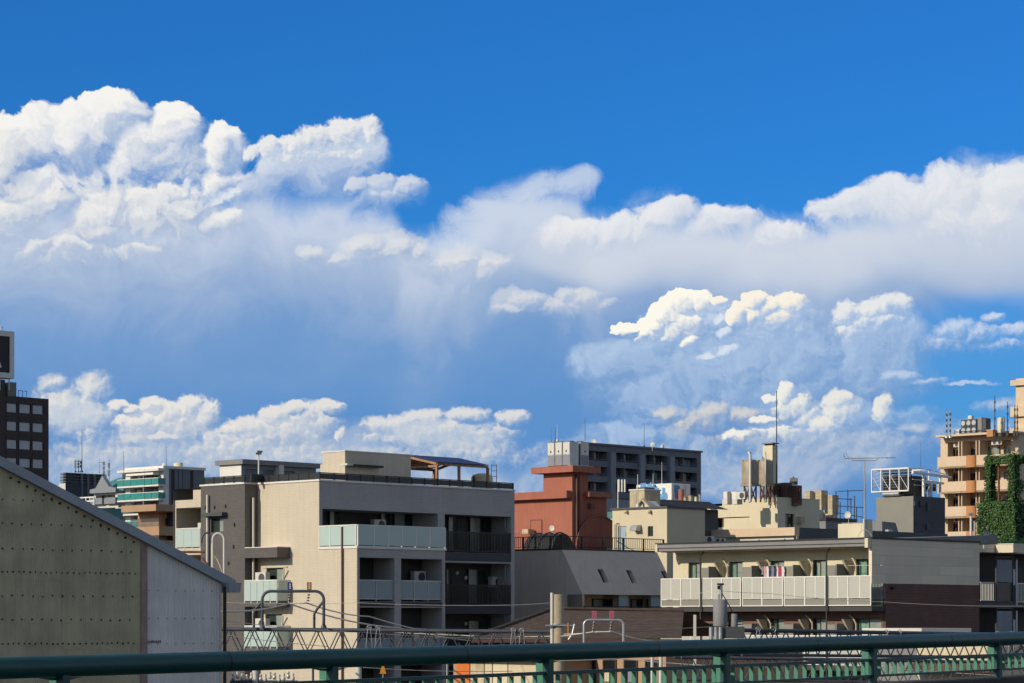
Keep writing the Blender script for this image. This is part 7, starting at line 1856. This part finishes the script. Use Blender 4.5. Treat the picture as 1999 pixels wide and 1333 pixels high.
T1, a1, d1, u1 = truss('dark painted railway truss running from the shed to the concrete pole', 425, 1228, 92, 1078, 1233, 90, 15)
T2, a2, d2, u2 = truss('dark railway truss partly hidden behind the right half of the handrail', 1448, 1230, 88, 2040, 1240, 97, 15)
T3, a3, d3, u3 = truss('lower railway truss seen through the fins at the right', 1330, 1283, 80, 2040, 1294, 84, 18, hgt=.7, r=.05)


def hoop(px0, px1, ytop, ybase, Y, label, r=.055, sag=True, plates=None, mt='truss_paint', stay=True, bent=.3):
    a, e = W(px0, ybase, Y), W(px1, ybase, Y); top = W(px0, ytop, Y).z - a.z; w = e.x - a.x
    t = thing('catenary_hoop', label, 'catenary hoop', a, 0)
    c = bent
    pts = [(0, 0, 0), (0, 0, top - c)] + [(c - c * math.cos(an), 0, top - c + c * math.sin(an)) for an in [math.pi / 2 * k / 6 for k in range(1, 7)]] + \
          [(w - c + c * math.sin(an), 0, top - c + c * math.cos(an)) for an in [math.pi / 2 * k / 6 for k in range(0, 7)]] + [(w, 0, 0)]
    q = MB(); q.tube(pts, r, 10); q.build('hoop', mt, t)
    for x in (0, w): q = MB(); q.lathe((x, 0, -.02), [(r * 2, 0), (r * 2, .04), (r * 1.3, .14)], 10); q.build('foot', mt, t)
    if stay:
        k_ = Y / 5000
        q = MB(); q.tube([(-17 * k_, .1, 0), (-17 * k_, .1, top * .40), (-12 * k_, .05, top * .55), (0, 0, top * .72)], r * .85, 8); q.build('stay', mt, t)
        q = MB(); q.tube([(w - 19 * k_, .1, 0), (w - 19 * k_, .1, top * .38), (w - 13 * k_, .05, top * .52), (w, 0, top * .74)], r * .85, 8); q.build('stay', mt, t)
    for (px, m_) in plates or ():
        x = (px - px0) * Y / 5000
        q = MB(); q.box(x - .085, x + .085, -.05, -.04, top + .05, top + .32); f = q.build('number_plate', m_, t)
        for j in range(3): q = MB(); q.box(x - .03, x + .03, -.054, -.051, top + .09 + j * .07, top + .13 + j * .07); q.build('marking', 'off_white' if m_ != 'sign_pink' else 'cloth_red', f)
        q = MB(); q.tube([(x, 0, top), (x - .02, 0, top - .1), (x - .06, -.05, top - .42)], .014, 6); q.build('hanger', 'galvanised', t)
        q = MB()
        for j in range(3): q.lathe((x - .025 - .012 * j, -.01 * j, top - .16 - .10 * j), [(.02, 0), (.055, .02), (.055, .035), (.02, .055)], 10)
        q.build('insulator', 'rust', t)
    return t, a, top
H1, ha, htop = hoop(512, 632, 1154, 1226, 91.5, 'grey steel hoop over the truss carrying a blue and a brown plate', plates=((566.5, 'sign_blue'), (604, 'sign_brown')))
H2, hb, htop2 = hoop(1140, 1217, 1210, 1262, 89, 'pale hoop with two pink plates in front of the tiled roof', r=.045, plates=((1160, 'sign_pink'), (1194, 'sign_pink')), mt='galvanised', stay=False, bent=.18)
# tall slender arches behind the shed's eave
t = thing('pipe_arches', 'pair of slender pale pipe arches standing behind the shed eave', 'pipe arch', W(415, 1126, 96))
k_ = 96 / 5000
def arc(x0, x1, y0, y1, n=12): # quarter arcs in pixels relative to (415,1126)
    cx_, r_ = (x0 + x1) / 2, abs(x1 - x0) / 2; return [((cx_ - 415 - r_ * math.cos(math.pi * j / n)) * k_, 0, (1126 - y0 + (y0 - y1) * math.sin(math.pi * j / n)) * k_) for j in range(n + 1)]
q = MB(); q.tube([(0, 0, 0), (0, 0, (1126 - 1052) * k_)], .05, 10); q.build('post', 'off_white', t)
q = MB(); q.tube(arc(415, 437.5, 1054, 1041) + [(22.5 * k_, 0, 0)], .045, 10); q.build('arch', 'off_white', t)
q = MB(); q.tube(arc(393, 413, 1060, 1040), .035, 8); q.build('arch', 'truss_paint', t)
q = MB(); q.tube([(-2 * k_, .3, 46 * k_), (8 * k_, .3, 34 * k_), (18 * k_, .3, 10 * k_), (20 * k_, .3, -4 * k_)], .035, 8); q.build('curved_brace', 'stained_cream', t)
q = MB(); q.tube([(-22 * k_, .3, 38 * k_), (-2 * k_, .3, 12 * k_)], .03, 8); q.tube([(-74 * k_, .5, 49.5 * k_), (-18 * k_, .3, 49 * k_)], .045, 8); q.build('cable_arm', 'rust', t)
# concrete pole with its steel companion and bracket
p = W(1089.5, 1260, 90); t = thing('concrete_pole', 'thick round concrete pole rising through the handrail line', 'pole', (p.x, p.y, 0))
h_ = W(1087, 1160, 90).z; q = MB(); q.lathe((0, 0, 0), [(.26, 0), (.205, h_ - .02), (.19, h_)], 24); q.build('shaft', 'concrete', t)
q = MB(); x = (1077.5 - 1089.5) * 90 / 5000; q.tube([(x, -.12, 0), (x, -.12, W(0, 1157, 90).z)], .06, 12); q.build('steel_post', 'off_white', t)
for py in (1219, 1222): q = MB(); q.lathe((0, 0, W(0, py, 90).z), [(.245, 0), (.245, .035)], 24); q.build('clamp', 'galvanised', t)
zz = W(0, 1221, 90).z; q = MB(); q.tube([(-.45, -.25, zz), (.62, -.25, zz)], .03, 8); q.build('crossbar', 'galvanised', t)
q = MB(); q.box(.32, .36, -.3, -.26, zz - .42, zz + .1); q.build('orange_strip', 'sign_orange', t)
q = MB(); q.tube([(.58, -.25, zz + .05), (.50, -.25, zz - .3), (.36, -.25, zz - .5)], .045, 8); q.build('insulator', 'galvanised', t)
# grey transformer and switch gear on the right
p = W(1406, 1260, 86); t = thing('pole_equipment', 'pale grey upright drum on a pole with a switch on top, before the white balcony', 'pole equipment', (p.x, p.y, 0)); k_ = 86 / 5000
zz = lambda y: W(0, y, 86).z
q = MB(); q.lathe((0, 0, 0), [(.13, 0), (.13, zz(1222))], 16); q.build('pole', 'galvanised', t)
q = MB(); q.lathe((0, 0, zz(1222)), [(.235, 0), (.24, .03), (.24, zz(1171) - zz(1222)), (.2, zz(1169.5) - zz(1222))], 24); q.build('drum', 'mid_grey', t)
q = MB(); q.tube([(.02, 0, zz(1170)), (.02, 0, zz(1142))], .045, 8); q.tube([(-.06, 0, zz(1170)), (-.06, 0, zz(1160))], .03, 8); q.build('stem', 'galvanised', t)
q = MB(); q.box(-.1, .12, -.08, .08, zz(1142), zz(1138.5)); q.box(-.09, -.03, -.07, .07, zz(1150), zz(1143)); q.build('switch', 'black_metal', t)
q = MB(); q.tube([(.06, 0, zz(1158)), (.30, 0, zz(1182)), (.52, 0, zz(1208))], .018, 6); q.build('cable', 'wire', t)
q = MB(); q.lathe(((1433 - 1406) * k_, 0, zz(1226)), [(.11, 0), (.11, zz(1199) - zz(1226)), (.08, zz(1198) - zz(1226))], 16); q.build('small_drum', 'mid_grey', t)
q = MB(); x = (1420 - 1406) * k_; q.box(x - .25, x + .55, -.25, .25, zz(1246), zz(1223)); q.build('cabinet', 'dark_grey', t)
for px in (1387, 1396.5, 1405): x = (px - 1406) * k_; q = MB(); q.tube([(x, -.28, zz(1248)), (x, -.28, zz(1224))], .075, 12); q.build('canister', 'galvanised', t)
q = MB(); x = (1356.5 - 1406) * k_; q.box(x - .045, x + .045, 0, .09, 0, zz(1200)); q.build('channel_post', 'off_white', t)
# truss pulleys / rings on the chords
def pulley(px, py, Y, label, r=.075):
    t = thing('cable_pulley', label, 'pulley', W(px, py, Y), 0, 'cable rollers clamped on the trusses'); q = MB()
    q.tube([(r * math.cos(a), 0, r * math.sin(a)) for a in [2 * math.pi * j / 12 for j in range(13)]], .014, 6, caps=False); q.build('ring', 'galvanised', t)
    q = MB(); q.tube([(0, -.03, 0), (0, .03, 0)], .03, 8); q.build('hub', 'galvanised', t)
    for s_ in (-1, 1): q = MB(); q.tube([(s_ * r * .6, 0, -r * .6), (s_ * r * 1.1, 0, -.35), (s_ * r * 1.5, .02, -.75)], .012, 6); q.build('hanging_strap', 'galvanised', t)
pulley(720.5, 1225, 90.6, 'left cable roller on the truss, right of the beige corner'); pulley(738, 1225, 90.6, 'right cable roller of the pair on the truss right of the beige corner')
pulley(1002, 1230, 90.1, 'left cable roller on the truss near the concrete pole'); pulley(1019, 1230, 90.1, 'right cable roller of the pair near the concrete pole')
pulley(1480, 1228, 88.2, 'left cable roller right of the grey drum'); pulley(1509, 1229, 88.8, 'bigger cable roller right of the grey drum', .10)
pulley(1730, 1233, 92, 'left cable roller before the brown brick wall'); pulley(1756, 1233, 92.4, 'right cable roller before the brown brick wall'); pulley(1948, 1236, 95, 'left pale roller above the handrail near the right edge'); pulley(1974, 1236, 95.5, 'right pale roller above the handrail near the right edge')
# wires
WIRE = 'overhead wires along the railway'
def wire(pts, r, label, mt='wire_pale'):
    P = [W(*p) for p in pts]; out = []
    for a, e in zip(P, P[1:]):
        for j in range(8): f = j / 8; q_ = a.lerp(e, f); q_.z -= .25 * 4 * f * (1 - f) * min(1, (e - a).length / 30); out.append(q_)
    out.append(P[-1]); o_ = out[0].copy(); q = MB(); q.tube([p - o_ for p in out], r, 5)
    o = q.build('wire', mt, loc=o_); tag(o, label, 'wire', WIRE)
wire([(432, 1193, 80), (563, 1178, 91.4), (780, 1226, 110), (1000, 1250, 150)], .032, 'thick pale wire hung under the blue plate of the hoop')
wire([(563, 1178, 91.4), (598, 1176.5, 91.4), (720, 1203, 104), (960, 1243, 140)], .026, 'second pale wire hung under the brown plate of the hoop')
wire([(440, 1211, 84), (700, 1234, 92), (1075, 1246, 100)], .012, 'thin wire crossing low behind the truss from the shed')
wire([(435, 1176, 120), (700, 1176.5, 121), (1000, 1181, 123), (1080, 1176, 124)], .010, 'hair-thin wire across the beige wall under the plates')
wire([(1095, 1242, 89), (1160, 1233, 89), (1194, 1233, 89), (1300, 1252, 100)], .022, 'thick pale wire under the left pink plate'); wire([(1100, 1238, 89.2), (1194, 1232, 89.2), (1330, 1256, 104)], .018, 'pale wire under the right pink plate')
wire([(1222, 1232, 88), (1320, 1227, 87), (1450, 1218, 86)], .020, 'twisted insulated cable leading up to the grey drum', 'wire')
wire([(1290, 1165, 110), (1400, 1152, 105), (1500, 1158, 108), (1727, 1175, 112), (1999, 1183, 115)], .009, 'hair-thin wire across the white balcony and brown brick wall')
wire([(430, 1238, 90), (640, 1262, 92)], .012, 'low short wire inside the truss left of the beige balcony'); wire([(690, 1228, 91.5), (900, 1240, 91), (1075, 1242, 90)], .014, 'pale wire slung along the truss top')
wire([(1200, 1284, 85), (1400, 1300, 86), (1700, 1300, 90), (1999, 1320, 92)], .014, 'wire passing behind the railing fins at the right'); wire([(710, 1303, 90), (1000, 1310, 95)], .014, 'pale wire below the handrail beside the warning triangle')
wire([(1090, 1290, 84), (1300, 1278, 86), (1500, 1262, 90)], .014, 'wire rising to the right behind the railing')
# string of insulator beads
# warning triangle
t = thing('warning_triangle', 'small orange warning triangle below the handrail', 'sign', W(747.5, 1307, 86)); q = MB(); s_ = .14; q.prism([(-s_ * .8, 0, -s_), (s_ * .8, 0, -s_), (s_ * .25, 0, s_), (-s_ * .25, 0, s_)], (0, .02, 0)); q.build('plate', 'sign_orange', t); q = MB(); q.tube([(0, .04, -1.5), (0, .04, 0)], .02, 6); q.build('stem', 'galvanised', t)
# posts glimpsed below the handrail
for k, (px, w_, m_, lb) in enumerate(((700, .10, 'off_white', 'white post below the handrail left of the warning triangle'), (873, .04, 'galvanised', 'thin post below the handrail beside the orange panel'), (499, .09, 'off_white', 'pale pipe post below the handrail near the shed'), (611, .04, 'truss_paint', 'thin dark post below the handrail left of the first railing post'), (1273, .05, 'off_white', 'pale thin post behind the fins in the middle'), (1290, .06, 'off_white', 'pale post behind the fins right of the thin one'))):
    p = W(px, 1300, 84); t = thing('track_post', lb, 'post', (p.x, p.y, 0), 0, 'trackside posts seen under the handrail'); q = MB(); q.tube([(0, 0, 0), (0, 0, W(0, 1282, 84).z)], w_, 10); q.build('shaft', m_, t); q = MB(); q.lathe((0, 0, W(0, 1282, 84).z), [(w_ * 1.15, 0), (w_ * 1.1, .05), (w_ * .5, .08)], 10); q.build('cap', 'mid_grey', t)
t = thing('insulator_rack', 'rack of pale insulators and boxes low beside the shed', 'insulator rack', W(455, 1322, 84)); k_ = 84 / 5000
for j in range(14): q = MB(); x = j * 9 * k_; z = .05 * math.sin(j * 1.7); q.lathe((x, 0, z - .1), [(.03, 0), (.06, .03), (.06, .1), (.03, .14), (.05, .18), (.03, .24)], 10); q.build('insulator', 'off_white' if j % 3 else 'galvanised', t)
q = MB(); q.box(-.1, 14 * 9 * k_, -.03, .03, -.2, -.1); q.build('beam', 'truss_paint', t)
